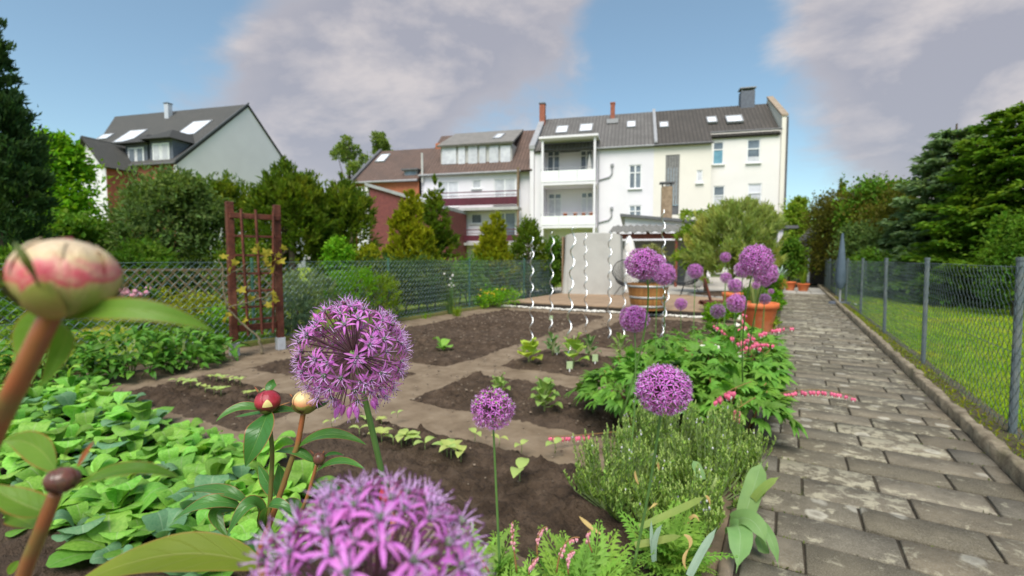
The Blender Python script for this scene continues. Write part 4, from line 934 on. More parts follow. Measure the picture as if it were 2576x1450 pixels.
# hedge close behind the fence, lower plants in front of the neighbour's lawn
for i, (y0, y1, hh) in enumerate(((6.15, 8.5, 1.02), (8.5, 11.0, 1.05), (11.0, 14.2, 1.0))):
    t = thing('garden_hedge', ('dark hedge section behind the fence nearest the pale feathery plants', 'middle section of the dark hedge behind the green fence', 'far section of the dark hedge ending beside the deck')[i], 'hedge', (-6.75, (y0 + y1) / 2, 0), 0, 'dark hedge behind the left fence')
    g = G(); ln = y1 - y0; crown(g, [(random.uniform(-.1, .1), (k + .5) / 5 * ln - ln / 2, hh * .5, .48, ln / 7, hh * .52) for k in range(5)], 9000, 0.065, 60 + i, asp=.6, clump=.3, nclump=40); g.build('foliage', L_mid if i == 1 else leaf_mat('hedge_green', (0.05, 0.10, 0.02), (0.085, 0.135, 0.025), (0.16, 0.16, 0.02)), t)
    g = G(); [g.tube([(random.uniform(-.1, .1), yy, -.05), (random.uniform(-.2, .2), yy + random.uniform(-.2, .2), hh * .7)], .018, 5) for yy in np.linspace(-ln / 2 + .2, ln / 2 - .2, 7)]; g.build('stem', M_bark, t)
# clipped dark growth under the trees (fills the ground beyond the neighbour's beds)
for i, (vx, d, vt, hw_) in enumerate(((360, 10.5, 610, 130), (620, 11.0, 615, 120), (60, 7.4, 640, 110), (880, 11.6, 640, 110))):
    b, h, w = place(vx, d, vt, hw_)
    tree('low_shrub', ('low dark shrub under the grey-green bush', 'low dark shrub under the big yew behind the trellis', 'low dark shrub at the foot of the cypress', 'low dark shrub under the right-hand yew')[i], 'shrub', b, lobes_round(w, h, -.1, 30 + i, 7, w * .6), L_yew if i % 2 else L_mid, 7000, 0.10, 30 + i, 0.05, asp=.5)

def tuft(g, base, n, h, spread, seed, w=0.012, lean=0.5, mi=0):
    rg = np.random.default_rng(seed)
    for _ in range(n):
        a = rg.uniform(0, 6.28); r = rg.uniform(0, spread * .35); hh = h * rg.uniform(.6, 1.1); l = rg.uniform(.15, 1) * lean * hh
        p0 = np.array(base) + np.array([math.cos(a) * r, math.sin(a) * r, 0]); p2 = p0 + np.array([math.cos(a) * l, math.sin(a) * l, hh * (1 - .25 * l / hh)]); p1 = p0 * .5 + p2 * .5 + np.array([0, 0, hh * .12])
        g.bez_leaf(p0, p1, p2, w * rg.uniform(.7, 1.3), up=(math.cos(a) + .1, math.sin(a), .8), nu=4, nv=1, shape=lambda t: np.clip(1.05 - t ** 2, .06, 1), mi=mi)
def tuft_plant(name, label, cat, base, n, h, spread, m, seed, w=.012, lean=.5, group=None):
    t = thing(name, label, cat, base, 0, group); g = G(); tuft(g, (0, 0, 0), n, h, spread, seed, w, lean); o = g.build('foliage', m, t, True); return t
# neighbour's bed
b = gp(770, 800, 0); b = col(770, 6.6)
def feathery(label, base, h, w, m, seed, n=3500, sz=.06):
    t = thing('feathery_perennial', label, 'plant', base); g = G()
    crown(g, lobes_round(w, h, 0.0, seed, 8), n, sz, seed, asp=.16, up=.6, spray=.45, nclump=24); g.build('foliage', m, t)
    g = G(); [g.tube([(0, 0, -.02), (random.uniform(-.3, .3) * w, random.uniform(-.3, .3) * w, h * .7)], .006, 4) for _ in range(6)]; g.build('stem', M_bark, t); return t
feathery('pale feathery grey-green plant behind the fence right of the trellis', col(765, 7.1), .80, .50, L_pale, 41, 5000, .08)
feathery('bluish feathery plant low behind the fence beside the trellis', col(725, 6.6), .55, .35, leaf_mat('blue_green', (.09, .15, .09), (.13, .2, .12)), 42)
feathery('fresh green bushy plant under the wire fence left of the green post', col(880, 7.6), .86, .48, L_bright, 43, 4500)
feathery('yellowish green plant close to the first green fence post', col(955, 7.9), .78, .35, L_lime, 44, 3500)
feathery('green perennial clump behind the trellis foot', col(625, 6.6), .35, .45, L_mid, 45)
for i, (vx, d, h, w, m, lab) in enumerate(((420, 7.0, .62, .42, L_thuja, 'yellow-green low plant left of the trellis behind the fence'), (505, 6.8, .55, .40, L_thuja, 'yellow-green leafy plant just left of the trellis'), (545, 6.6, .42, .5, L_bright, 'fresh green ground plant seen through the trellis'), (470, 6.2, .32, .5, L_mid, 'low green plant near the fence left of the trellis'), (350, 6.6, .62, .35, L_mid, 'plant with pink flower heads behind the fence'), (100, 6.0, .6, .6, L_mid, 'green plant behind the fence at far left'))):
    b = col(vx, d); t = thing('border_plant', lab, 'plant', b); g = G(); crown(g, lobes_round(w, h, -.02, 50 + i, 7), 2500, .05, 50 + i, asp=.6, nclump=20); g.build('foliage', m, t)
    if i == 4:
        g = G(); [g.ball((random.uniform(-.3, .3), random.uniform(-.2, .2), h + random.uniform(-.05, .06)), .035, 6, 4) for _ in range(18)]; g.build('flower_head', mat('pink_bloom', (.62, .28, .36), (.5, .2, .28), 9), t)
# brown diagonal lattice beyond
lt = thing('lattice_panel', 'brown diagonal wooden lattice panel behind the fence left of the trellis', 'lattice', col(450, 8.6), R(40))
M_lath = mat('weathered_lath', (.13, .095, .05), (.09, .065, .035), 8, .85)
lm = {}
for k in range(17):
    for s in (-1, 1):
        g = G(); x = -1.6 + k * .2; g.box((0, .012 * s, 0), (.026, .012, 1.05), None); 
        if s not in lm: lm[s] = g.mesh('lath', M_lath, False)
        o = link('lath', lm[s], lt, (x, 0, .52)); o.rotation_euler = (0, R(42) * s, 0)
for z in (.14, .9):
    g = G(); g.box((0, .03, z), (3.6, .02, .04)); g.build('rail', M_lath, lt)
# yellow flowering clump and tall onion stalks by the fence
def onions():
    t = thing('seeding_onion_plant', 'tall seeding onion stalks with white heads beside the green fence', 'plant', gp(1133, 790))
    g = G(); rg = random.Random(4)
    heads = []
    for k in range(9):
        a = rg.uniform(0, 6.28); l = rg.uniform(.02, .15); h = rg.uniform(.45, .86); p = (math.cos(a) * l, math.sin(a) * l, h); g.tube([(math.cos(a) * .03, math.sin(a) * .03, 0), (math.cos(a) * l * .6, math.sin(a) * l * .6, h * .6), p], [.008, .008, .004], 5); heads.append(p)
    tuft(g, (0, 0, 0), 26, .42, .12, 5, .016, .6); g.build('foliage', leaf_mat('onion_green', (.10, .19, .07), (.16, .25, .08)), t, True)
    g = G(); [g.ball(p, .02, 7, 5) for p in heads]; g.build('flower_head', M_pebble, t, True); return t
onions()
tuft_plant('grass_clump', 'bright yellow-green grass clump at the foot of the fence', 'plant', gp(1150, 795), 60, .22, .3, L_lime, 71, .012, .7)
tuft_plant('grass_clump', 'thin grass strip growing along the mossy footing', 'plant', gp(1070, 800), 50, .12, .5, L_bright, 72, .008, .8)
t = thing('yellow_flower_clump', 'low clump of yellow flowers at the foot of the fence near the deck', 'plant', gp(1235, 775)); g = G()
crown(g, [(0, 0, .18, .3, .3, .2), (-.25, -.2, .12, .2, .2, .14), (.2, .3, .2, .3, .3, .2)], 1800, .05, 73, asp=.5); g.build('foliage', L_bright, t)
g = G(); [g.ball((random.gauss(0, .2), random.gauss(0, .2), random.uniform(.25, .42)), .018, 6, 4) for _ in range(22)]; g.build('flower_head', mat('yellow_bloom', (.75, .42, .03), (.7, .5, .05), 9), t)

# --- to the right: hedge, trees, spruce
b, h, w = place(2102, 19.0, 492, 48)
tree('clipped_hedge_tree', 'brownish green overgrown hedge at the near end of the dark timber house', 'hedge', b, [(0, 0, h * .5, w, 1.4, h * .52), (w * .9, -1.5, h * .48, w, 1.6, h * .5), (-w * .2, 1.5, h * .45, w, 1.5, h * .5), (w * 1.6, -3.5, h * .42, w, 1.6, h * .45)], L_hedge, 16000, .13, 81, .1, asp=.5, clump=.2, nclump=50)
b, h, w = place(2205, 17.0, 462, 85)
tree('maple_tree', 'rounded mid-green tree between the hedge and the blue spruce', 'tree', b, lobes_round(w, h, .9, 82, 10), L_mid, 15000, .14, 82, .13, asp=.6, nclump=34)
b, h, w = place(2165, 14.5, 560, 62)
tree('round_shrub', 'bluish mid-green shrub standing at the edge of the lawn', 'shrub', b, lobes_round(w, h, .2, 83, 7), L_grey, 6500, .10, 83, .06, asp=.5)
b, h, w = place(1996, 32.0, 505, 42)
tree('slim_deciduous_tree', 'light yellow-green tree at the end of the path beside the canopy', 'tree', b, lobes_round(w, h, .3, 84, 9), L_lime, 7500, .18, 84, .1, asp=.6, core=.15)
b, h, w = place(1985, 19.0, 605, 40)
tree('round_shrub', 'dark green shrub at the end of the paved path', 'shrub', b, lobes_round(w, h, 0, 85, 7), L_mid, 5000, .12, 85, .06, asp=.6)
b, h, w = place(2111, 34, 452, 12)
tree('slim_conifer', 'little spruce spire above the brown roof on the right', 'tree', b, lobes_cone(w, h, h * .6, 86, 7, .08), L_yew, 1500, .25, 86, .1, asp=.35)

def spruce(label, base, h, r, m, seed, n_lvl=15, needle=.12, dens=1.0, z0=.3, name='spruce_tree'):
    t = thing(name, label, 'tree', base); rg = np.random.default_rng(seed); g = G(); gb = G()
    for k in range(n_lvl):
        f = k / n_lvl; z = z0 + (h - z0) * f; rr = r * (1 - f) ** .5 * 1.15 + .2; nb = int(6 + 6 * (1 - f))
        for j in range(nb):
            a = j * 6.283 / nb + k * 2.4 + rg.uniform(-.25, .25); ln = rr * rg.uniform(.72, 1.12); dr = np.array([math.cos(a), math.sin(a), 0]); sd = np.array([-dr[1], dr[0], 0])
            droop = rg.uniform(.12, .38) * (1 - .5 * f); q = int(170 * dens * ln) + 16; s = rg.random(q) ** .75
            pos = np.array([0, 0, z]) + dr * (s * ln)[:, None] + np.array([0, 0, 1.0]) * ((-droop * s ** 1.4 + .12 * s ** 4) * ln)[:, None]
            wv = (1 - .75 * s) * .42 * ln * rg.normal(0, .62, q); pos = pos + sd * wv[:, None] + np.array([0, 0, -1]) * (np.abs(wv) * .35)[:, None] + rg.normal(0, .025, (q, 3))
            ax = unit(dr * .9 + sd * np.sign(wv)[:, None] * .8 + rg.normal(0, .3, (q, 3)) + np.array([0, 0, .05])); nr = unit(np.array([0, 0, 1.0]) + rg.normal(0, .35, (q, 3)))
            g.leaves(pos, ax, nr, needle * rg.uniform(.7, 1.4, q), needle * .5, 0, .1)
            if j % 2 == 0: gb.tube([(0, 0, z), tuple(np.array([0, 0, z]) + dr * ln * .5 + np.array([0, 0, -.1 * ln])), tuple(np.array([0, 0, z]) + dr * ln * .85 - np.array([0, 0, droop * ln * .7]))], [.03, .02, .008], 4)
    g.build('crown', m, t); gb.tube([(0, 0, -.1), (0, 0, h * .6), (0, 0, h)], [.16, .09, .02], 8); gb.build('trunk', M_bark, t); return t
b, h, w = place(2388, 13.0, 318, 125); spruce('tall blue-grey spruce with layered branches standing behind the lawn', b, h, w * 1.0, L_spruce, 91, 18, .17, 1.2)
b, h, w = place(2545, 11.0, 262, 150); spruce('tall dark green conifer behind the lawn cut by the right edge of the picture', b, h, w * 1.15, L_mid, 92, 19, .15, 1.25, name='fir_tree')
b, h, w = place(2470, 12.6, 470, 100); spruce('lower dark green conifer filling the gap beside the blue spruce', b, h, w * 1.1, L_mid, 93, 13, .13, 1.2, name='fir_tree')
b, h, w = place(2290, 13.8, 540, 60); spruce('small blue-green spruce at the lawn edge left of the tall one', b, h, w, L_spruce, 94, 11, .12, 1.1)
b, h, w = place(2560, 9.0, 545, 85)
tree('broad_shrub', 'bright mid-green shrub at the right edge behind the fence', 'shrub', b, lobes_round(w, h, 0, 95, 8), L_mid, 8000, .08, 95, .06, asp=.5)
for i, (vx, d, vt, hw_) in enumerate(((2230, 13.6, 630, 110), (2420, 11.8, 620, 110), (2560, 10.2, 625, 100))):
    b, h, w = place(vx, d, vt, hw_); tree('low_shrub', ('low dark undergrowth shrub under the round tree beyond the lawn', 'low dark shrub under the blue spruce', 'low dark shrub under the right-hand conifer')[i], 'shrub', b, lobes_round(w, h, -.1, 96 + i, 7, w * .6), L_mid, 6500, .10, 96 + i, .05, asp=.5)
# distant tree line closing the horizon behind the houses and gardens
t = G(); far = []
for k in range(46):
    a = R(-75 + k * 3.3); d = 85 + 14 * math.sin(k * 1.7); far.append((math.sin(a - YAW) * d, math.cos(a - YAW) * d, 2.5, 4.5, 4.5, 3.0 + 1.6 * math.sin(k * 2.3)))
crown(t, far, 26000, .75, 99, asp=.6, nclump=26); tag(t.build('far_treeline', L_mid), 'far green line of trees behind the houses and gardens', 'treeline', kind='stuff')

# --- lawn grass blades
def blades(x0, x1, y0, y1, n, h, seed):
    rg = np.random.default_rng(seed); x = x0 + (x1 - x0) * rg.random(n) ** 1.4; y = y0 + (y1 - y0) * rg.random(n) ** 1.5
    p = np.stack([x, y, np.full(n, .0) + .04 * (vnoise(x, y, .6, 8) - .5)], -1); a = unit(np.stack([rg.normal(0, .4, n), rg.normal(0, .4, n), np.ones(n)], -1)); nr = unit(rg.normal(size=(n, 3)) * np.array([1, 1, .1]))
    hh = h * rg.uniform(.5, 1.3, n); return p, a, nr, hh, np.full(n, .006) + .0006 * y
g = G(); g.leaves(*blades(1.3, 9, 2.2, 22, 90000, .055, 5), 0, .3); g.leaves(*blades(1.08, 1.5, 1.5, 12, 5000, .05, 6), 0, .3)
tag(g.build('lawn_grass', leaf_mat('lawn_blades', (.19, .34, .014), (.28, .40, .02), (.45, .42, .04), scale=.9)), 'short mown lawn grass behind the right fence', 'grass', kind='stuff')
n = 1600; rg = np.random.default_rng(3); p = np.stack([rg.uniform(1.07, 1.2, n), rg.uniform(1.6, 16, n) , np.full(n, .035)], -1)
g = G(); g.leaves(p, unit(np.stack([rg.normal(0, .8, n), rg.normal(0, .8, n), np.full(n, .6)], -1)), unit(rg.normal(size=(n, 3))), rg.uniform(.015, .04, n), .012)
tag(g.build('verge_weeds', L_thuja), 'small weeds and dry leaves between the kerb and the chain link fence', 'weeds', kind='stuff')

# ------------------------------------------------------------------ wooden deck, patio and what stands on them
DZ = 0.13; DX0, DX1, DYF, DYB = -5.55, -1.02, 9.42, 13.5
dk = thing('wooden_deck', 'low wooden deck of weathered planks at the end of the vegetable beds', 'deck', ((DX0 + DX1) / 2, (DYF + DYB) / 2, 0))
nb = 28; pw = (DYB - DYF) / nb
g = G(); g.bbox((0, 0, 0), (DX1 - DX0, pw - .007, .028), .003); pm = g.mesh('plank', M_deck, False)
for k in range(nb):
    o = link('plank', pm, dk, (random.gauss(0, .004), DYF - (DYF + DYB) / 2 + pw * (k + .5), DZ - .014 + random.gauss(0, .001)))
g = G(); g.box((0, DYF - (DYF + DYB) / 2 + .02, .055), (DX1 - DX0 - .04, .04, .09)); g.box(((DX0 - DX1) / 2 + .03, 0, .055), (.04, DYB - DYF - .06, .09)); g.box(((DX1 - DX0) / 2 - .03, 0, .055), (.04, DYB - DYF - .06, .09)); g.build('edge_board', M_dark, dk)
pe = thing('stone_edging', 'line of small white stones along the front of the wooden deck', 'edging', (DX0, DYF - .09, 0))
g = G(); rg = np.random.default_rng(5)
for k in range(420):
    r = rg.uniform(.018, .034); g.add(iv * np.array([r * rg.uniform(.8, 1.4), r, r * .75]) @ rz3(rg.uniform(0, 6)).T + np.array([-.1 + rg.uniform(0, DX1 - DX0 + .1), rg.normal(0, .022), rg.uniform(.012, .03)]), ifc)
o = g.build('pebble', M_pebble, pe, True); o['kind'] = 'stuff'
pa = sheet('patio', -7.5, -0.25, 13.52, 30, .03, world_mat('patio_concrete', lambda nt, v, geo: ramp(nt, noise_n(nt, v, 2.2, 6), [(.35, (.36, .33, .28)), (.65, (.50, .46, .40))]), .9, 30, .3))

def on_deck(vx, vy, z=DZ): q = gp(vx, vy, z); return Vector((q.x, q.y, z))
# barrel planter: staves and hoops
def barrel():
    c = on_deck(1629, 778); t = thing('barrel_planter', 'half oak barrel planter with three steel hoops standing on the deck', 'planter', c)
    h, r0, r1 = .50, .295, .385; ns = 22
    def rad(f): return r0 + (r1 - r0) * (f ** .8)
    M_stave = mat('oak_stave', (.40, .185, .055), (.27, .115, .035), 7, .6, .3, 40, objr=.16, c3=(.12, .05, .02), s3=4)
    g = G(); zz = np.linspace(0, 1, 6); dw = math.pi / ns * .97
    pts = []
    for f in zz:
        r = rad(f); pts += [(r * math.cos(-dw), r * math.sin(-dw), f * h), (r * 1.004, 0, f * h), (r * math.cos(dw), r * math.sin(dw), f * h), ((r - .028) * math.cos(dw), (r - .028) * math.sin(dw), f * h), ((r - .028) * math.cos(-dw), (r - .028) * math.sin(-dw), f * h)]
    F = [(a * 5 + j, a * 5 + (j + 1) % 5, a * 5 + 5 + (j + 1) % 5, a * 5 + 5 + j) for a in range(5) for j in range(5)] + [(25, 26, 28, 29), (26, 27, 28, 28)][:1]
    g.add(pts, F); sm = g.mesh('stave', M_stave, False)
    for k in range(ns): link('stave', sm, t).rotation_euler = (0, 0, k * 6.28318 / ns)
    M_hoop = mat('steel_hoop', (.45, .45, .43), (.34, .34, .33), 14, .5, metal=.4)
    for f in (.90, .48, .14):
        g = G(); a, b = f - .042, f + .042; g.lathe([(rad(a) + .001, a * h), (rad(a) + .006, a * h), (rad(b) + .006, b * h), (rad(b) + .001, b * h)], (0, 0, 0), 40); g.build('hoop', M_hoop, t, True)
    g = G(); g.lathe([(.001, h - .05), (rad(.9) - .03, h - .055)], (0, 0, 0), 24); g.build('soil', M_soil, t)
    # the shrub growing in it
    p = thing('potted_shrub', 'pale olive green shrub with bare stems growing in the oak barrel', 'shrub', c + Vector((0, 0, h - .05)))
    g = G(); crown(g, [(0, 0, .55, .26, .26, .17), (-.15, .05, .45, .17, .17, .12), (.17, 0, .5, .17, .17, .12), (.02, -.1, .66, .15, .15, .1)], 2600, .055, 12, asp=.35, nclump=14); g.build('crown', leaf_mat('pale_olive', (.26, .27, .10), (.34, .33, .14)), p)
    g = G(); [g.tube([(.03 * math.cos(k), .03 * math.sin(k), 0), (.05 * math.cos(k * 1.7), .05 * math.sin(k * 1.7), .25), (.14 * math.cos(k), .14 * math.sin(k), .5)], [.014, .011, .005], 6) for k in range(6)]; g.build('stem', mat('pale_bark', (.36, .31, .24), (.25, .2, .15), 9), p, True)
barrel()

# furniture under a grey weather cover
def cover():
    a = on_deck(1412, 738); b = on_deck(1556, 741); c = (a + b) / 2; ang = math.atan2(b.y - a.y, b.x - a.x)
    w, d, h = (b - a).length * 1.0, .75, wid(150, 13.0)
    t = thing('covered_furniture', 'tall garden furniture wrapped in a pale grey weather cover on the deck', 'furniture cover', c + Vector((0, .3, 0)), ang)
    g = G(); nu, nv = 96, 30; us = np.linspace(0, 1, nu, endpoint=False); zs = np.linspace(0, 1, nv + 1)
    U, Z = np.meshgrid(us, zs, indexing='ij'); an = U * 2 * math.pi
    k = 9.0; cx = np.sign(np.cos(an)) * np.abs(np.cos(an)) ** (2 / k); cy = np.sign(np.sin(an)) * np.abs(np.sin(an)) ** (2 / k)
    fold = .020 * (vnoise(U * 24, Z * 2.2, 1.0, 7) - .5) * (1.3 - Z) + .012 * np.sin(U * 90 + 3 * vnoise(U * 12, Z * 3, 1, 3)) * (1 - Z) ** 2
    rr = 1 + fold * 2.2 - .03 * Z
    X = w / 2 * cx * rr * (1 + .04 * (1 - Z)); Y = d / 2 * cy * rr
    zz = Z * h * (1 - .02 * np.cos(an * 2)) + .015 * (vnoise(U * 18, Z, 1, 9) - .5) * Z
    top_ = Z > .999
    V = np.stack([X, Y, zz], -1).reshape(-1, 3); i = np.arange(nu)[:, None] * (nv + 1); j = np.arange(nv)[None]; i2 = (np.arange(nu)[:, None] + 1) % nu * (nv + 1)
    g.add(V, np.stack([i + j, i2 + j, i2 + j + 1, i + j + 1], -1).reshape(-1, 4))
    rim = V.reshape(nu, nv + 1, 3)[:, -1]; cen = rim.mean(0)
    for f0, f1, dz in ((1, .9, .02), (.9, .5, .035), (.5, .03, .05)):
        A = cen + (rim - cen) * f0 + np.array([0, 0, 0 if f0 == 1 else dz - .015]); B = cen + (rim - cen) * f1 + np.array([0, 0, dz]); q = np.arange(nu)
        g.add(np.vstack([A, B]), np.stack([q, (q + 1) % nu, nu + (q + 1) % nu, nu + q], -1))
    g.build('cover', mat('grey_tarpaulin', (.46, .445, .41), (.42, .405, .375), 2.2, .7, .2, 12, c3=(.40, .385, .355), s3=2.2), t, True)
    g = G(); g.bbox((-w / 2 - .06, .05, h * .49), (.045, .5, h * .98), .006); g.build('side_board', mat('tan_board', (.33, .22, .13), (.24, .16, .1), 5, .8), t)
    t2 = thing('covered_parasol', 'cream fabric cover hanging over a post at the right side of the grey cover', 'furniture cover', on_deck(1568, 738) + Vector((0, .5, 0)))
    g = G(); g.lathe([(.30, .02), (.27, .5), (.20, 1.1), (.12, 1.45), (.03, 1.62), (.001, 1.64)], (0, 0, 0), 22, 1, .7); v = g.v[0]; v *= (1 + .05 * np.sin(np.arctan2(v[:, 1], v[:, 0]) * 7))[:, None] * np.array([1, 1, 0]) + np.array([0, 0, 1]); g.build('cover', M_cloth_w, t2, True)
cover()

# string armchairs
M_string = mat('black_cord', (.022, .024, .028), (.03, .032, .036), 9, .5)
def chair(label, c, rz):
    t = thing('string_chair', label, 'chair', c, rz, 'black string chairs on the deck')
    nr = 34; an = np.linspace(0, 2 * math.pi, nr, endpoint=False)
    def rim(a): # tilted egg-shaped ring
        u, v = math.cos(a) * (.40 if True else 0), math.sin(a)
        s = .43 * v + (.06 if v > 0 else 0) * v; return Vector((u * (1 - .18 * (v > 0) * v), s * .72, .62 + s * .66))
    g = G(); P = [rim(a) for a in np.linspace(0, 2 * math.pi, 41)]; g.tube(P, .011, 6, False); g.build('ring_frame', M_string, t, True)
    g = G(); hub = Vector((0, -.05, .30)); Q = [hub + Vector((math.cos(a) * .13, math.sin(a) * .12, 0)) for a in np.linspace(0, 2 * math.pi, 21)]; g.tube(Q, .008, 5, False); g.build('seat_ring', M_string, t, True)
    g = G()
    for k in range(64):
        a = k * 2 * math.pi / 64; p = rim(a); q = hub + Vector((math.cos(a) * .13, math.sin(a) * .12, 0)); m = (p + q) / 2; m.z -= .07; m += Vector((math.cos(a) * .03, math.sin(a) * .03, 0)); g.tube([p, m, q], .0042, 3, False)
    o = g.build('seat_string', M_string, t)
    o['kind'] = 'stuff'
    for a in (.5, 2.64, -1.57, ):
        g = G(); e = Vector((math.cos(a) * .36, math.sin(a) * .34, 0)); g.tube([hub + Vector((math.cos(a) * .13, math.sin(a) * .12, 0)), hub * .5 + e * .62 + Vector((0, 0, .05)), e], .009, 6); g.build('leg', M_string, t, True)
    return t
cc = on_deck(1578, 745); chair('black string chair half hidden behind the oak barrel', Vector((cc.x, 12.2, DZ)), R(30))
c2 = on_deck(1732, 742); chair('black string chair on open deck right of the oak barrel', Vector((c2.x, c2.y - .1, DZ)), R(-25))
cu = thing('chair_cushion', 'off-white cushion lying against the right-hand black string chair', 'cushion', Vector((c2.x + .05, c2.y + .42, DZ)), R(-20))
g = G(); g.bbox((0, 0, .42), (.5, .12, .48), .05, np.array(Matrix.Rotation(R(-14), 3, 'X'))); g.build('pad', M_cloth_w, cu, True)
# low wooden garden lounger by the deck's right side
wl = thing('wooden_footrest', 'low red-brown wooden footrest with a raised board at the right end of the deck', 'footrest', on_deck(1800, 782), R(20))
for k in range(5):
    g = G(); g.bbox((-.2 + k * .09, 0, .17), (.075, .5, .022), .004); g.build('slat', M_wood, wl)
for s in (-1, 1):
    g = G(); g.bbox((-.02, s * .2, .08), (.5, .035, .06), .004, np.array(Matrix.Rotation(R(14), 3, 'Y'))); g.build('leg', M_wood, wl)
g = G(); g.bbox((-.12, .1, .36), (.035, .10, .5), .004, np.array(Matrix.Rotation(R(-16), 3, 'Y'))); g.build('back_board', M_wood, wl)

# pergola with a corrugated roof
pg = thing('pergola', 'pergola with a corrugated grey roof edge, red fascia board and red post behind the deck', 'pergola', (0, 0, 0), HA)
pa0 = col(1600, 18.5); pg.location = pa0
def PL(vx, vy, Y=0.0):
    q = on_plane(vx, vy, pa0 + HY * Y, HY) - pa0; return q.dot(HX), q.z
x0, z0 = PL(1532, 592); x1, z1 = PL(1780, 592); zt_ = PL(1620, 580)[1]; zf0, zf1 = PL(1620, 601)[1], PL(1620, 588)[1]
g = G(); nx = 96; xs = np.linspace(x0, x1 + .6, nx + 1); prof = .035 * np.sin(xs * 2 * math.pi / .30)
V = np.zeros((nx + 1, 4, 3)); V[:, :, 0] = xs[:, None]
for q, (yy, zz) in enumerate(((-.35, zf1 + .07), (4.8, zf1 + .65), (4.8, zf1 + .62), (-.35, zf1 + .04))): V[:, q, 1] = yy; V[:, q, 2] = zz + prof
i = np.arange(nx)[:, None] * 4; j = np.arange(4)[None]; g.add(V.reshape(-1, 3), np.stack([i + j, i + 4 + j, i + 4 + (j + 1) % 4, i + (j + 1) % 4], -1).reshape(-1, 4)); g.build('corrugated_roof', mat('fibre_cement', (.22, .21, .19), (.15, .145, .13), 5, .9), pg)
M_redwood = mat('red_brown_timber', (.22, .065, .04), (.17, .05, .03), 6, .6)
g = G(); g.bbox(((x0 + x1) / 2, -.05, (zf0 + zf1) / 2), (x1 - x0, .06, zf1 - zf0), .005); g.build('fascia_board', M_redwood, pg)
for vx in (1537, 1701, 1775):
    g = G(); xx = PL(vx, 640)[0]; g.bbox((xx, .02, zf0 / 2), (.10, .10, zf0), .006); g.build('post', M_redwood, pg)
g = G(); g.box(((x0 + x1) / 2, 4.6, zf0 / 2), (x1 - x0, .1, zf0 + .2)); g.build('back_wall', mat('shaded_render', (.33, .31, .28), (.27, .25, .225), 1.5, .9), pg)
for k in range(6):
    g = G(); g.box((x0 + (x1 - x0) * (k + .5) / 6, 2.2, zf1 + .2), (.08, 4.6, .12), np.array(Matrix.Rotation(R(7), 3, 'X'))); g.build('rafter', M_redwood, pg)

# oleander and the trees by the patio
b, h, w = place(1842, 12.6, 522, 98)
t = tree('oleander', 'big pale green oleander with narrow yellowing leaves at the patio corner', 'shrub', b, [(0, 0, h * .55, w * .85, w * .8, h * .36), (-.5 * w, 0, h * .45, w * .5, w * .5, h * .3), (.5 * w, 0, h * .5, w * .5, w * .5, h * .3), (.1 * w, 0, h * .82, w * .4, w * .4, h * .17), (.35 * w, -.1, h * .86, w * .2, w * .2, h * .12), (-.2 * w, 0, h * .84, w * .2, w * .2, h * .12), (.8 * w, 0, h * .7, w * .25, w * .25, h * .14), (-.35 * w, .2, h * .7, w * .4, w * .4, h * .2), (.6 * w, .1, h * .75, w * .35, w * .35, h * .16), (-.1 * w, -.2, h * .28, w * .6, w * .5, h * .2)], L_olive, 15000, .17, 201, .05, asp=.19, up=.9, spray=.5, nclump=40, clump=.14)
rk = thing('planting_bed', 'dark stone-edged planting bed at the foot of the oleander', 'flower bed', b)
g = G(); g.lathe([(1.0, 0), (.9, .16), (.5, .22), (.001, .24)], (0, 0, 0), 24); g.build('earth', M_soil, rk, True)
g = G(); g.bbox((0, 0, .08), (.26, .16, .17), .03); sm = g.mesh('stone', mat('grey_stone', (.26, .24, .22), (.16, .15, .13), 6, .9, .4, 30, objr=.1), True)
for k in range(22): o = link('stone', sm, rk, (1.02 * math.cos(k * .2856), 1.02 * math.sin(k * .2856), 0)); o.rotation_euler = (0, 0, k * .2856 + 1.57)
b, h, w = place(1775, 15.0, 528, 70)
tree('sumac_tree', 'lime green small tree with horizontal tiers in front of the annex', 'tree', b, [(-.5 * w, 0, h * .93, w * .42, w * .3, .10), (.35 * w, 0, h * .95, w * .4, w * .3, .10), (0, 0, h * .78, w * .7, w * .5, .14), (-.6 * w, 0, h * .68, w * .5, w * .4, .12), (.3 * w, 0, h * .55, w * .7, w * .5, .2), (-.5 * w, 0, h * .42, w * .6, w * .5, .2), (-.2 * w, 0, h * .3, w * .6, w * .5, .2)], L_lime, 5200, .12, 203, .04, asp=.45, core=.1)

# big terracotta pots
def pot(label, c, r, h, group='terracotta pots'):
    t = thing('terracotta_pot', label, 'pot', c, 0, group)
    g = G(); g.lathe([(.001, 0), (r * .66, 0), (r * .68, .01), (r * .90, h * .80), (r * .93, h * .82)], (0, 0, 0), 32); g.build('body', M_terra, t, True)
    g = G(); g.lathe([(r * .93, h * .80), (r * .99, h * .81), (r * 1.0, h * .985), (r * .97, h), (r * .88, h), (r * .86, h * .8)], (0, 0, 0), 32); g.build('rim', M_terra, t, True)
    g = G(); g.lathe([(.001, h * .9), (r * .88, h * .88)], (0, 0, 0), 20); g.build('soil', M_soil, t); return t
pc = col(1912, 7.3); pot('large orange terracotta pot with a thick rim behind the bleeding hearts beside the path', pc, .285, .43)
pc2 = col(1845, 9.6); pot('smaller brownish terracotta pot at the right end of the deck', pc2, .20, .42)
tuft_plant('potted_iris', 'sword-shaped pale green leaves growing in the large terracotta pot', 'plant', pc + Vector((-.05, 0, .38)), 22, .42, .2, leaf_mat('iris_green', (.20, .27, .08), (.30, .33, .13)), 210, .025, .25)
tuft_plant('potted_grass', 'green tuft growing in the smaller terracotta pot', 'plant', pc2 + Vector((0, 0, .36)), 26, .35, .15, L_bright, 211, .014, .45)
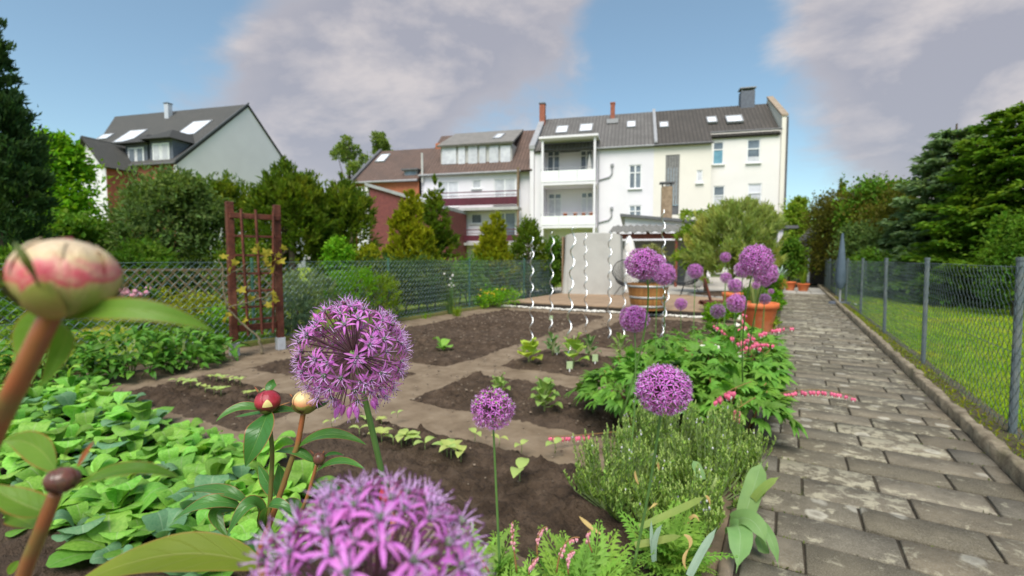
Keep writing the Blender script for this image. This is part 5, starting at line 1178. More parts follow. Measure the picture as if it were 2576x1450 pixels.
# agave and small pots at the end of the path
ac = col(2003, 17.0); ac.x = min(ac.x, -.28)
ap_ = thing('agave_plant', 'grey-blue agave with stiff upright leaves at the far end of the path', 'plant', ac + Vector((0, 0, .36))); 
L_agave = leaf_mat('agave_blue', (.26, .36, .30), (.34, .43, .36), transl=.05)
for k in range(15):
    g = G(); a = k * 2.4; l = .55 + .12 * math.sin(k * 3.1); e = .5 + .5 * (k / 15); p2 = Vector((math.cos(a) * l * (1.1 - e * .8), math.sin(a) * l * (1.1 - e * .8), l * e)); g.bez_leaf((0, 0, 0), p2 * .5 + Vector((0, 0, .03)), p2, .09, up=(-math.cos(a), -math.sin(a), .6), nu=6, nv=2, shape=lambda t: np.clip(1.0 - t ** 2.2, .03, 1)); g.build('leaf', L_agave, ap_, True)
for k, (vx, d, r, h, lab) in enumerate(((1990, 16.6, .19, .30, 'dark red pot left of the agave at the end of the path'), (2003, 17.0, .2, .36, 'terracotta pot holding the agave'), (2023, 16.2, .2, .26, 'small terracotta pot nearest the fence at the end of the path'))):
    q = col(vx, d)
    if k == 1: q = ac
    pot(lab, q, r, h)
tuft_plant('potted_grass', 'yellow-green leaves in the small pot nearest the fence at the end of the path', 'plant', col(2023, 16.2) + Vector((0, 0, .24)), 30, .5, .2, L_lime, 214, .02, .6)
for k, (vx, d, h, w, m, lab) in enumerate(((1965, 15.5, .62, .5, L_bright, 'fresh green bushy plant left of the agave'), (1962, 12.5, .52, .36, L_mid, 'green plant beside the path behind the alliums'), (1968, 10.3, .40, .28, L_bright, 'bright green edging plant along the path beyond the terracotta pot'), (1962, 8.6, .34, .22, L_mid, 'leafy edging plant beside the path just past the terracotta pot'), (1972, 7.2, .26, .18, L_lime, 'pale green edging plant right of the terracotta pot'), (1890, 10.5, .45, .45, L_mid, 'leafy green plant between the two terracotta pots'), (1820, 8.3, .30, .35, L_bright, 'green plant in front of the low wooden footrest'))):
    q = col(vx, d); q.x = min(q.x, -.2 - w * .5); t = thing('border_plant', lab, 'plant', q); g = G(); crown(g, lobes_round(w, h, -.02, 220 + k, 7), 2600, .055, 220 + k, asp=.45, nclump=18, up=.5); g.build('foliage', m, t)
# blue-grey closed parasol beyond the right fence, and a small white thing on the verge
parasol(*col(2117, 11.6) * 1.0, 1.72, .12, mat('blue_grey_cloth', (.10, .135, .17), (.075, .105, .135), 5, .85), 'closed blue-grey parasol standing on the lawn behind the right fence')
q = gp(2145, 767, .03); tl = thing('hand_trowel', 'small white and green hand tool lying by the fence at the kerb', 'tool', q + Vector((.06, 0, .02)), R(100))
g = G(); g.bbox((0, 0, 0), (.16, .05, .02), .008); g.build('blade', M_panelw, tl); g = G(); g.tube([(-.08, 0, 0), (-.2, 0, .01)], .013, 8); g.build('handle', M_post_green, tl)

# ------------------------------------------------------------------ trellis with the bare vine
def trellis():
    a, b = gp(590, 893), gp(706, 878); mid = (a + b) / 2; dx = (b - a); ang = math.atan2(dx.y, dx.x); w = dx.length; H_ = 1.74
    t = thing('wooden_trellis', 'red-brown wooden trellis frame with fanned slats standing in front of the fence', 'trellis', mid, ang)
    for s in (-1, 1):
        g = G(); g.bbox((s * w / 2, 0, .14 + (H_ - .14) / 2), (.075, .075, H_ - .14), .006); p = g.build('post', M_wood, t)
        g = G(); g.bbox((s * w / 2, 0, .07), (.092, .092, .15), .004); g.box((s * w / 2 - .0, -.047, .08), (.03, .004, .03)); g.build('post_shoe', M_galv, t)
        for yy in (-.048,): pass
    for f, hh, ww in ((1.585, .06, w * 1.06), (.30, .075, w - .08)):
        g = G(); g.bbox((0, -.05 if f > 1 else 0, f), (ww, .03, hh), .004); g.build('cross_rail', M_wood, t)
    for k, z in enumerate((1.355, 1.14, .93, .73, .545, .40)):
        ww = (w - .02) * (1 - .055 * k); g = G(); g.bbox((0, -.078, z), (ww, .016, .026), .003); g.build('cross_slat', M_wood, t)
    for xb, xt in ((-.13, -w / 2 + .09), (0.02, -.01), (.14, w / 2 - .07)):
        g = G(); g.tube([(xb, -.095, .22), (xt, -.095, 1.66)], .016, 4); g.build('fan_slat', M_wood, t)
    v = thing('grape_vine', 'bare grey grape vine with a few yellowing leaves climbing the wooden trellis', 'vine', mid + Vector((.05, -.12, 0)), ang)
    M_vine = mat('vine_bark', (.26, .21, .13), (.15, .12, .08), 20, .95, .6, 60)
    for pts, r in ((((.10, -.08, -.02), (.07, -.06, .18), (-.10, -.03, .38), (-.24, -.03, .55)), .016), (((-.24, -.03, .55), (-.27, -.02, .85), (-.26, -.03, 1.0), (-.30, 0, 1.10)), .009), (((-.24, -.03, .55), (-.05, -.04, .60), (.18, -.03, .66), (.26, -.02, .75), (.27, 0, .95), (.2, -.02, 1.08)), .008), (((-.26, -.03, .9), (-.12, -.06, .98), (-.02, -.05, 1.05)), .005), (((.2, -.02, 1.0), (.12, -.04, 1.12), (.30, -.05, 1.15)), .005)):
        P = [Vector(p) for p in pts]; g = G(); q = []
        for i_ in range(len(P) - 1):
            for s in range(5): q.append(P[i_].lerp(P[i_ + 1], s / 5) + Vector((random.gauss(0, .006), random.gauss(0, .004), random.gauss(0, .006))))
        q.append(P[-1]); g.tube(q, np.linspace(r, r * .55, len(q)), 6); g.build('stem', M_vine, v, True)
    L_vine = leaf_mat('yellow_vine_leaf', (.42, .33, .04), (.30, .34, .04), (.42, .21, .07), island=.3)
    g = G()
    for k in range(3, 10):   # seven-pointed vine leaf outline
        pass
    g = G(); P = []; nl = 30
    for k in range(nl):
        a_ = k * 2 * math.pi / nl; r = .5 + .16 * math.cos(5 * a_) + .04 * math.cos(20 * a_); P.append((r * math.sin(a_), .45 - r * math.cos(a_) if abs(a_ - math.pi) < 3.0 else .12, .10 * math.sin(3 * a_)))
    g.add([(0, .45, .08)] + P, [(0, 1 + (k + 1) % nl, 1 + k) for k in range(nl)]); lm_ = g.mesh('leaf', L_vine, True)
    spots = [(.05, 1.17), (.10, 1.2), (.17, 1.12), (.22, 1.15), (.2, 1.0), (.25, 1.04), (.30, 1.12), (.33, 1.03), (.38, 1.2), (.16, 1.06), (.24, .93), (-.27, 1.1), (-.12, 1.02), (-.2, .95), (-.1, .71), (.03, .62), (-.17, .55), (.28, .58), (.26, .66), (-.05, .37), (-.25, .4), (-.2, .47), (.2, .53)]
    for k, (x, z) in enumerate(spots):
        o = link('leaf', lm_, v, (x + random.gauss(0, .012), -.05 + random.gauss(0, .02), z)); o.rotation_euler = (R(random.uniform(30, 120)), R(random.uniform(-40, 40)), random.uniform(-1.2, 1.2)); o.scale = (random.uniform(.055, .115),) * 3
trellis()

# ------------------------------------------------------------------ tomato spirals
def spiral_mesh(h, turns, r=.022, seed=0):
    g = G(); n = int(turns * 18); t = np.linspace(0, 1, n)
    rr = r * np.clip(np.minimum(t / .04, (1.0 - t) / .02), .15, 1)
    P = np.stack([rr * np.cos(t * turns * 2 * math.pi), rr * np.sin(t * turns * 2 * math.pi), -.15 + t * (h + .15)], -1); g.tube(P, .0065, 7); return g.mesh('tomato_spiral', M_spiral, True)
sp = [((1336, 862), 596, 'leftmost bright metal tomato spiral, furthest from the alliums'), ((1384, 858), 583, 'tall metal tomato spiral second from the left'), ((1427, 925), 572, 'metal tomato spiral planted nearest the camera, with a labelled seedling'), ((1474, 834), 585, 'thin metal tomato spiral standing in front of the middle of the grey cover'),
      ((1532, 857), 584, 'metal tomato spiral in front of the right edge of the grey cover'), ((1566, 850), 598, 'metal tomato spiral left of the oak barrel'), ((1668, 862), 528, 'tallest metal tomato spiral, right of the oak barrel'), ((1660, 868), 700, 'short leaning metal tomato spiral at the foot of the tallest one')]
for k, ((vx, vy), vt, lab) in enumerate(sp):
    b = gp(vx, vy); d = (b - CAM).dot(Vector((-math.sin(YAW), math.cos(YAW), 0))); h = top(vt, d)
    o = link('tomato_spiral', spiral_mesh(h, (h + .15) / .215), None, b); tag(o, lab, 'plant support', 'metal tomato spirals in the beds'); o.rotation_euler = (R([-1, .5, 1.5, 1, 0, 2, -1, 7][k]), R([0, 1, -1.8, .6, -.8, 1.5, .5, -4][k]), k * 1.3)

# ------------------------------------------------------------------ young plants in the beds
L_leafy = leaf_mat('radish_leaf', (.15, .30, .055), (.21, .37, .085), (.10, .23, .07), island=0, transl=.3, rough=.5)
def leafy_mat(name, c1, c2, edge=None, vein=(.35, .45, .15), objr=.14, transl=.28, rough=.5, nveins=9.0, spec=.25, bump=.35):
    """Large leaf: lighter midrib and side veins, optional coloured margin, from the leaf's own u, v."""
    m, nt, bs, out = new_mat(name)
    at = nn(nt, 'ShaderNodeAttribute', attribute_name='luv'); sp_ = nn(nt, 'ShaderNodeSeparateXYZ'); lk(nt, at.outputs['Vector'], sp_.inputs[0])
    tc = nn(nt, 'ShaderNodeTexCoord'); oi = nn(nt, 'ShaderNodeObjectInfo')
    u = math_n(nt, 'ABSOLUTE', math_n(nt, 'MULTIPLY_ADD', sp_.outputs[0], 2.0, -1.0)); v = sp_.outputs[1]
    c = mix_c(nt, mr_n(nt, noise_n(nt, tc.outputs['Object'], 14, 4), .35, .65), c1, c2)
    ph = math_n(nt, 'MULTIPLY', math_n(nt, 'SUBTRACT', v, math_n(nt, 'MULTIPLY', u, .28)), nveins)
    sv = math_n(nt, 'ABSOLUTE', math_n(nt, 'SUBTRACT', math_n(nt, 'FRACT', ph), .5)); svm = mr_n(nt, sv, .44, .5)
    mid = mr_n(nt, u, .07, .02)
    c = mix_c(nt, math_n(nt, 'MULTIPLY', svm, .35), c, vein); c = mix_c(nt, math_n(nt, 'MULTIPLY', mid, .7), c, vein)
    if edge: c = mix_c(nt, mr_n(nt, u, .90, .985), c, edge)
    hs = nn(nt, 'ShaderNodeHueSaturation'); lk(nt, c, hs.inputs['Color']); lk(nt, math_n(nt, 'MULTIPLY_ADD', oi.outputs['Random'], 2 * objr, 1 - objr), hs.inputs['Value'])
    lk(nt, math_n(nt, 'MULTIPLY_ADD', math_n(nt, 'FRACT', math_n(nt, 'MULTIPLY', oi.outputs['Random'], 9.7)), .03, .485), hs.inputs['Hue']); c = hs.outputs[0]
    lk(nt, c, bs.inputs['Base Color']); bs.inputs['Roughness'].default_value = rough; bs.inputs['Specular IOR Level'].default_value = spec
    b = nn(nt, 'ShaderNodeBump', i_Strength=bump); b.inputs['Distance'].default_value = .003
    lk(nt, math_n(nt, 'SUBTRACT', math_n(nt, 'MULTIPLY', noise_n(nt, tc.outputs['Object'], 60, 3), .4), math_n(nt, 'ADD', svm, mid)), b.inputs['Height']); lk(nt, b.outputs[0], bs.inputs['Normal'])
    tr = nn(nt, 'ShaderNodeBsdfTranslucent'); ms = nn(nt, 'ShaderNodeMixShader', i_0=transl); lk(nt, mix_c(nt, 1, c, (1.5, 1.5, .7), 'MULTIPLY'), tr.inputs[0])
    lk(nt, bs.outputs[0], ms.inputs[1]); lk(nt, tr.outputs[0], ms.inputs[2]); lk(nt, ms.outputs[0], out.inputs[0]); return m
LM_green = leafy_mat('leafy_green', (.15, .36, .04), (.24, .47, .075), vein=(.30, .44, .16), nveins=5.0, objr=.42)
LM_blue = leafy_mat('leafy_blue_green', (.11, .25, .12), (.16, .30, .15), vein=(.25, .38, .22), nveins=5.0)
rshape = lambda t: np.clip(np.where(t < .24, .14 + .2 * t, np.sin(math.pi * np.clip((t - .2) / .805, 0, 1)) ** .42), .06, 1)
vm = []
for k in range(8):
    g = G(); l = 1.0; out_ = .95; hh = [.3, .6, 1.0, .45, .8, .35, 1.15, .65][k]; out_ = [1, .9, .7, 1, .8, 1, .6, .9][k]
    g.bez_leaf((0, 0, 0), (out_ * .45, 0, hh * .8), (out_ * .95, random.uniform(-.1, .1), hh * .8), .66 + .1 * (k % 3), up=(-.4, 0, 1), nu=10, nv=3, fold=.12, wave=.035, shape=rshape); vm.append((g.mesh('leaf', LM_green, True, True), g.mesh('leaf', LM_blue, True, True)))
def leafy_plant(loc, s, label, seed, group='leafy greens in the vegetable patch', name='leafy_green_plant', nl=7, blue=.1):
    rg = random.Random(seed); bl = rg.random() < blue
    if group and blue:
        zone = 'by the fence shrubs' if loc[0] < -3.7 else ('in the middle of the patch' if loc[0] < -2.55 else 'behind the peony stems')
        label = ('bluish green' if bl else 'pale green') + (' large-leaved' if s > .14 else ' round-leaved') + ' leafy vegetable ' + zone + ' at lower left'; group = 'leafy greens ' + zone
    t = thing(name, label, 'plant', loc, rg.uniform(0, 6.28), group)
    for k in range(nl):
        me = vm[rg.randrange(8)][1 if bl else 0]; o = link('leaf', me, t, (0, 0, 0)); q = s * rg.uniform(.75, 1.25); o.scale = (q, q, q); o.rotation_euler = (rg.gauss(0, .12), rg.gauss(0, .15), k * 2.4 + rg.gauss(0, .3))
    return t
poly = [(-5.05, 1.12), (-5.0, 1.62), (-4.35, 1.62), (-2.9, 1.44), (-2.35, 1.46), (-1.75, 1.34), (-1.4, .95), (-1.75, .72), (-2.25, .62), (-2.9, .62), (-3.5, .75)]
def inside(x, y, P):
    c = False; j = len(P) - 1
    for i in range(len(P)):
        if (P[i][1] > y) != (P[j][1] > y) and x < (P[j][0] - P[i][0]) * (y - P[i][1]) / (P[j][1] - P[i][1]) + P[i][0]: c = not c
        j = i
    return c
k = 0
yy = .6
while yy < 1.7:
    xx = -5.1 + (k % 2) * .07
    while xx < -1.3:
        x, y = xx + random.gauss(0, .025), yy + random.gauss(0, .02)
        if inside(x, y, poly):
            leafy_plant((x, y, random.uniform(.0, .045)), random.choice((.085, .10, .115, .125, .16)), 'leafy green radish plant with rounded pale green leaves in the dense patch at lower left', k); 
        xx += .125; k += 1
    yy += .108; k += 1

# seedlings: two pale leaves on a short stalk
L_seed = leaf_mat('pale_seedling', (.36, .47, .12), (.44, .52, .17), island=0, transl=.3)
M_stalk = mat('pale_stalk', (.30, .38, .14), (.24, .30, .1), 20, .7)
def seed_mesh(k):
    g = G(); n = [2, 3, 4][k % 3]
    for j in range(n):
        a = j * 6.283 / n + k; g.bez_leaf((0, 0, .38), (math.cos(a) * .42, math.sin(a) * .42, .58), (math.cos(a) * .88, math.sin(a) * .88, .42 + .08 * j), .56, up=(0, 0, 1), nu=5, nv=2, fold=.2)
    return g.mesh('leaf', L_seed, True), None
sm_ = [seed_mesh(k)[0] for k in range(4)]; g = G(); g.tube([(0, 0, -.2), (.03, 0, .2), (0, 0, .4)], [.035, .03, .025], 5); stm = g.mesh('stem', M_stalk, True)
def seedling(x, y, s, label, k, group):
    t = thing('bean_seedling', label, 'seedling', (x, y, .045), random.uniform(0, 6.28), group)
    link('leaf', sm_[k % 4], t).scale = (s,) * 3; link('stem', stm, t).scale = (s,) * 3
def row(pts, s, label, group):
    for k, (vx, vy) in enumerate(pts):
        q = gp(vx, vy + 6, .02); seedling(q.x, q.y, s * random.uniform(.8, 1.2), label, k, group)
row([(445, 966), (462, 968), (480, 973), (500, 978), (517, 985), (538, 990), (556, 993)], .075, 'pale bean seedling in the front row of the left bed by the leafy greens', 'seedlings in the front row of the left bed')
row([(530, 956), (545, 957), (560, 958), (575, 961), (590, 963), (604, 966), (625, 1000), (655, 996)], .07, 'pale bean seedling in the back row of the left bed', 'seedlings in the back row of the left bed')
row([(905, 1095), (945, 1108), (960, 1112), (990, 1118), (1010, 1121), (1022, 1115), (1038, 1120), (1070, 1135), (1112, 1140), (1125, 1146), (1135, 1150), (1160, 1160)], .085, 'pale bean seedling in the long row of the near bed behind the big allium', 'seedlings in the near bed row')
row([(835, 1075), (918, 1062), (960, 1068), (1000, 1050)], .06, 'tiny seedling along the back edge of the near bed', 'tiny seedlings at the back of the near bed')
row([(1195, 1108)], .075, 'single seedling left of the small allium stem in the near bed', 'single seedlings in the near bed')
row([(1256, 1120)], .085, 'single seedling just right of the small allium stem', 'single seedlings in the near bed')
row([(1312, 1138)], .075, 'single seedling midway between the small allium and the pink flower spray', 'single seedlings in the near bed')
row([(1396, 1138)], .095, 'single upright seedling just below the pink flower spray', 'single seedlings in the near bed')
row([(1308, 1212)], .11, 'larger yellowish seedling on the dark soil in front of the near bed', 'single seedlings in the near bed')
leafy_plant(gp(1115, 882, .02), .16, 'single pale young plant alone in the wide far left bed', 900, None, 'young_bean_plant', 5, 0)
# young potato plant, tomato and cucumber plants
def bushy(name, label, base, h, w, n, leaf, m, seed):
    t = thing(name, label, 'plant', base); rg = random.Random(seed)
    for k in range(n):
        a = k * 2.4; f = (k + .5) / n; z = h * (.25 + .75 * f); r = w * (1 - .55 * f); g = G()
        p0 = Vector((0, 0, z * .6)); p2 = Vector((math.cos(a) * r, math.sin(a) * r, z + rg.uniform(-.02, .02))); mid = (p0 + p2) / 2 + Vector((0, 0, .05 * h))
        g.bez_leaf(p0.lerp(p2, .35), p0.lerp(p2, .7) + Vector((0, 0, .03)), p2, leaf * rg.uniform(.7, 1.2), nu=6, nv=2, fold=.25, wave=.08); g.build('leaf', m, t, True, True)
    g = G(); g.tube([(0, 0, -.02), (0, 0, h * .95)], [.008, .004], 6)
    for k in range(n): a = k * 2.4; f = (k + .5) / n; z = h * (.25 + .75 * f); r = w * (1 - .55 * f); g.tube([(0, 0, z * .6), (math.cos(a) * r * .4, math.sin(a) * r * .4, z * .82)], .003, 4)
    g.build('stem', M_stalk, t, True); return t
LM_pot = leafy_mat('potato_leaf', (.19, .31, .06), (.25, .37, .09), nveins=5.0); LM_tom = leafy_mat('tomato_leaf', (.10, .20, .06), (.15, .25, .08), nveins=5.0); LM_lime = leafy_mat('cucumber_leaf', (.30, .42, .03), (.38, .47, .06), nveins=5.0)
bushy('potato_plant', 'young potato plant with pale green leaves alone in the middle right bed', gp(1370, 1038, .02), .24, .14, 22, .075, LM_pot, 1)
bushy('young_plant', 'young plant with rounded leaves directly behind the small allium', gp(1256, 1000, .02), .17, .10, 9, .07, LM_pot, 2)
bushy('cucumber_plant', 'yellow-green young plant at the leftmost tomato spiral', gp(1330, 918, .02), .26, .15, 9, .20, LM_lime, 3)
bushy('cucumber_plant', 'pale large-leaved plant climbing the near tomato spiral', gp(1443, 925, .02), .34, .17, 9, .17, leafy_mat('bright_young_leaf', (.27, .43, .05), (.33, .48, .08), nveins=5.0), 4)
bushy('tomato_plant', 'dark feathery tomato plant beside its pale label', gp(1390, 896, .02), .26, .16, 16, .05, LM_tom, 5)
bushy('tomato_plant', 'tomato plant second from the right with a pale label', gp(1483, 905, .02), .28, .14, 16, .05, LM_tom, 6)
bushy('tomato_plant', 'thin tomato plant behind the second allium stem', gp(1560, 905, .02), .30, .18, 16, .055, LM_pot, 7)
def plant_label(vx, vy, lab):
    b = gp(vx, vy, .02); t = thing('plant_label', lab, 'label', b, YAW + R(random.uniform(-15, 15)), 'pale plant labels in the tomato bed')
    g = G(); g.bbox((0, 0, .06), (.06, .003, .075), .001); g.build('card', mat('label_card', (.46, .56, .30), (.34, .46, .24), 28, .6), t); g = G(); g.bbox((0, 0, .0), (.012, .003, .06), .001); g.build('spike', M_panelw, t)
plant_label(1401, 893, 'pale green plant label beside the dark tomato plant'); plant_label(1433, 934, 'pale green plant label at the foot of the near tomato spiral'); plant_label(1497, 915, 'pale green plant label at the right-hand tomato plant'); plant_label(1386, 808, 'small pale tag hanging low on the second tomato spiral')

# ------------------------------------------------------------------ leafy shrubs at the left fence
LM_shrub = leafy_mat('shrub_leaf', (.075, .21, .02), (.115, .27, .03), vein=(.2, .35, .07), nveins=6.0, objr=.3)
lsm = []
for k in range(4):
    g = G(); g.bez_leaf((0, 0, 0), (.5, 0, .12), (1.0, .04 * k, -.05 - .06 * k), .46, nu=7, nv=2, fold=.22, wave=.03); lsm.append(g.mesh('leaf', LM_shrub, True, True))
def shrub(label, base, lobes, n, leaf, seed, mesh=None, name='peony_bush', cat='bush', group=None, stem_c=None):
    t = thing(name, label, cat, base, 0, group); rg = np.random.default_rng(seed); ms = mesh or lsm
    vol = np.array([l[3] * l[4] for l in lobes]); vol /= vol.sum()
    for l, w in zip(lobes, vol):
        for _ in range(int(n * w)):
            d = unit(rg.normal(size=3)); d[2] = abs(d[2]) * 1.0 - .25; r = rg.uniform(.72, 1.03)
            p = np.array(l[:3]) + d * np.array(l[3:6]) * r
            if p[2] < .02: p[2] = rg.uniform(.03, .1)
            ax = unit(np.array([d[0], d[1], rg.uniform(-.35, .35)]) + rg.normal(0, .35, 3)); up = unit(np.array([d[0] * .4, d[1] * .4, 1.0]) + rg.normal(0, .25, 3)); y_ = unit(np.cross(up, ax)); z_ = np.cross(ax, y_)
            o = link('leaf', ms[rg.integers(0, len(ms))], t); s = leaf * rg.uniform(.7, 1.25); M = Matrix(((ax[0] * s, y_[0] * s, z_[0] * s, p[0]), (ax[1] * s, y_[1] * s, z_[1] * s, p[1]), (ax[2] * s, y_[2] * s, z_[2] * s, p[2]), (0, 0, 0, 1))); o.matrix_local = M
    g = G()
    for k in range(16):
        l = lobes[k % len(lobes)]; a = rg.uniform(0, 6.28); g.tube([(l[0] * .6 + math.cos(a) * .06, l[1] * .6 + math.sin(a) * .06, -.02), (l[0] + math.cos(a) * l[3] * .35, l[1] + math.sin(a) * l[4] * .35, l[2] * .8), (l[0] + math.cos(a) * l[3] * .7, l[1] + math.sin(a) * l[4] * .7, l[2] + l[5] * .55)], [.007, .005, .003], 5)
    g.build('stem', stem_c or M_stalk, t, True); return t
shrub('dense leafy peony bush by the fence, left half', (-5.45, 1.55, 0), [(0, 0, .24, .38, .36, .30), (-.1, -.3, .2, .34, .34, .26), (.12, 0, .1, .3, .4, .14)], 440, .105, 1)
shrub('dense leafy peony bush by the fence, middle', (-5.38, 2.05, 0), [(0, 0, .23, .36, .36, .28), (.12, 0, .1, .3, .34, .13)], 420, .10, 2)
shrub('smaller leafy peony bush nearest the wooden trellis', (-5.33, 2.5, 0), [(0, 0, .20, .32, .32, .25), (.1, 0, .08, .28, .3, .12)], 380, .095, 3)
shrub('broad-leaved plant at the foot of the trellis', (-5.42, 2.88, 0), [(0, 0, .12, .22, .2, .13)], 60, .14, 4, name='broad_leaved_plant', cat='plant')

# ------------------------------------------------------------------ bleeding hearts
LM_bh = leafy_mat('bleeding_heart_leaf', (.105, .26, .028), (.165, .345, .045), vein=(.26, .40, .11), nveins=4.0, objr=.3)
bhm = []
for k in range(4):       # three-lobed leaflets
    g = G()
    for a, l, w in ((0, 1.0, .36), (.75, .72, .30), (-.75, .72, .30), (.34, .86, .2), (-.36, .84, .2)):
        a += random.gauss(0, .08); g.bez_leaf((0, 0, 0), (math.cos(a) * l * .5, math.sin(a) * l * .5, .10), (math.cos(a) * l, math.sin(a) * l, -.04 - .06 * k), w, nu=5, nv=1, fold=.2, wave=.04)
    bhm.append(g.mesh('leaf', LM_bh, True, True))
M_redstem = mat('reddish_stem', (.30, .13, .05), (.22, .16, .05), 12, .6)
bh_args = [('bleeding heart bush nearest the lavender, drooping towards the bed', (-.78, 3.05, 0), [(0, 0, .22, .42, .36, .22), (-.2, .15, .20, .30, .3, .18), (.1, .1, .36, .2, .2, .14), (-.12, .2, .34, .18, .18, .13)], 360, .105, 11),
    ('bleeding heart bush beside the path in front of the terracotta pot', (-.33, 3.35, 0), [(0, 0, .22, .34, .42, .22), (.12, -.22, .2, .24, .24, .18), (-.1, .1, .38, .2, .22, .14), (.15, .15, .34, .16, .2, .14)], 360, .108, 12),
    ('bleeding heart bush in the middle with white flowers', (-.68, 4.0, 0), [(0, 0, .22, .48, .44, .2), (.15, -.1, .34, .2, .2, .14), (-.2, .1, .33, .2, .22, .14)], 330, .11, 13),
    ('bleeding heart bush with pink sprays over the path, further back', (-.34, 4.5, 0), [(0, 0, .26, .36, .45, .22)], 260, .105, 14),
    ('loose far bleeding heart bush at the foot of the tall alliums', (-.62, 5.4, 0), [(0, 0, .22, .5, .5, .2), (.2, .5, .2, .35, .4, .18)], 230, .11, 15)]
for lab, b, lo, n, s, sd in bh_args: shrub(lab, b, lo, n, s, sd, bhm, 'bleeding_heart_bush', 'bush', 'bleeding heart bushes beside the path', M_redstem)
M_pink = mat('pink_heart', (.80, .11, .26), (.84, .25, .38), 60, .45, transl=.25, objr=.15); M_whitep = mat('white_petal', (.88, .86, .82), (.80, .76, .72), 40, .5, transl=.25)
def heart_mesh(mp, mw):
    g = G()
    for s in (-1, 1): g.ball((s * .22, 0, -.36), (.33, .24, .40), 9, 7, 0, np.array(Matrix.Rotation(s * .35, 3, 'Y'))); g.tube([(s * .24, 0, -.66), (s * .36, 0, -.78), (s * .48, 0, -.74)], [.10, .07, .02], 5, True, 0)
    g.tube([(0, 0, -.5), (0, 0, -.85), (0, 0, -1.12)], [.14, .15, .03], 7, True, 1); g.tube([(0, 0, .25), (0, 0, -.1)], .025, 4, False, 2)
    return g.mesh('heart_flower', [mp, mw, M_redstem], True)
HM_p, HM_w = heart_mesh(M_pink, M_whitep), heart_mesh(M_whitep, M_whitep)
def raceme(pts, label, n, s, me=None, name='flower_spray'):
    s *= 1.3; n = max(4, int(n * .8))
    """Arching stem with hearts hanging in a row; pts are world points along the stem."""
    P = [Vector(p) for p in pts]; base = P[0]; t = thing(name, label, 'flower spray', base, 0, 'arching sprays of heart-shaped flowers'); Q = [p - base for p in P]
    T = np.linspace(0, 1, 14).tolist(); C_ = [(1 - a) ** 2 * Q[0] + 2 * a * (1 - a) * (2 * Q[1] - .5 * (Q[0] + Q[2])) + a * a * Q[2] for a in T]
    g = G(); g.tube(C_, np.linspace(.0028, .0014, 14), 5); g.build('stem', M_redstem, t, True)
    for k in range(n):
        a = .28 + .72 * (k + .5 + random.uniform(-.3, .3)) / n; a = min(.995, a); i_ = min(12, int(a * 13)); p = C_[i_].lerp(C_[i_ + 1], a * 13 - i_); q = s * (1.08 - .45 * (k / n) ** 2)
        o = link('heart_flower', me or HM_p, t, p - Vector((0, 0, .25 * q))); o.scale = (q, q, q); o.rotation_euler = (random.gauss(0, .15), random.gauss(0, .15), random.uniform(0, 6.28))
def spray(v0, v1, v2, d0, d1, label, n, s, me=None): raceme([pt(*v0, d0), pt(*v1, (d0 + d1) / 2), pt(*v2, d1)], label, n, s, me)
spray((1900, 1010), (2030, 980), (2152, 1000), 2.95, 2.75, 'long pink flower spray reaching far over the pavers', 13, .026)
spray((1800, 900), (1900, 840), (1996, 822), 3.8, 3.6, 'pink flower spray arching towards the path at the terracotta pot', 12, .030)
spray((1840, 905), (1890, 865), (1955, 868), 3.45, 3.2, 'short pink flower spray below the terracotta pot', 9, .028)
spray((1890, 960), (1830, 985), (1795, 1010), 2.65, 2.5, 'bright pink drooping spray in the middle of the leaves', 7, .030)
spray((1900, 1000), (1850, 1035), (1862, 1050), 2.5, 2.42, 'pink spray low among the leaves near the path', 5, .028)
spray((1560, 1085), (1450, 1095), (1378, 1098), 2.85, 2.75, 'pink spray hanging low over the dark soil at left', 11, .024)
spray((1720, 890), (1770, 862), (1815, 872), 3.45, 3.35, 'white bleeding heart spray in the middle of the bush', 10, .034, HM_w)
spray((1880, 915), (1850, 880), (1800, 875), 3.5, 3.35, 'second white bleeding heart spray beside the first', 8, .030, HM_w)
spray((1900, 900), (1850, 850), (1845, 855), 3.7, 3.6, 'small pink spray behind the white flowers', 6, .028)
spray((1880, 890), (1830, 838), (1792, 815), 4.4, 4.2, 'pink spray near the low wooden footrest', 8, .034)
spray((1760, 930), (1735, 880), (1705, 880), 3.5, 3.4, 'little pink spray at the left of the white flowers', 5, .026)
spray((1930, 905), (1900, 855), (1880, 835), 3.7, 3.6, 'upright pink spray in front of the terracotta pot', 7, .028)
t = thing('pink_flower_spike', 'upright pale pink and white flower spike left of the terracotta pot', 'flower', pt(1862, 905, 5.0)); g = G(); hh = wid(110, 5.0)
g.tube([(0, 0, -.25), (0, 0, hh)], .006, 6); g.build('stem', M_stalk, t, True)
for k in range(14): a = k * 2.4; o = link('bell', HM_p if k % 3 else HM_w, t, (math.cos(a) * .03, math.sin(a) * .03, .12 + (hh - .12) * k / 14 + .04)); o.scale = (.05,) * 3; o.rotation_euler = (random.gauss(0, .6), random.gauss(0, .6), a)

HM_l = heart_mesh(mat('pale_pink_heart', (.74, .26, .36), (.80, .46, .50), 60, .5, transl=.25), M_whitep); RTW = Vector((math.cos(YAW), math.sin(YAW), 0))
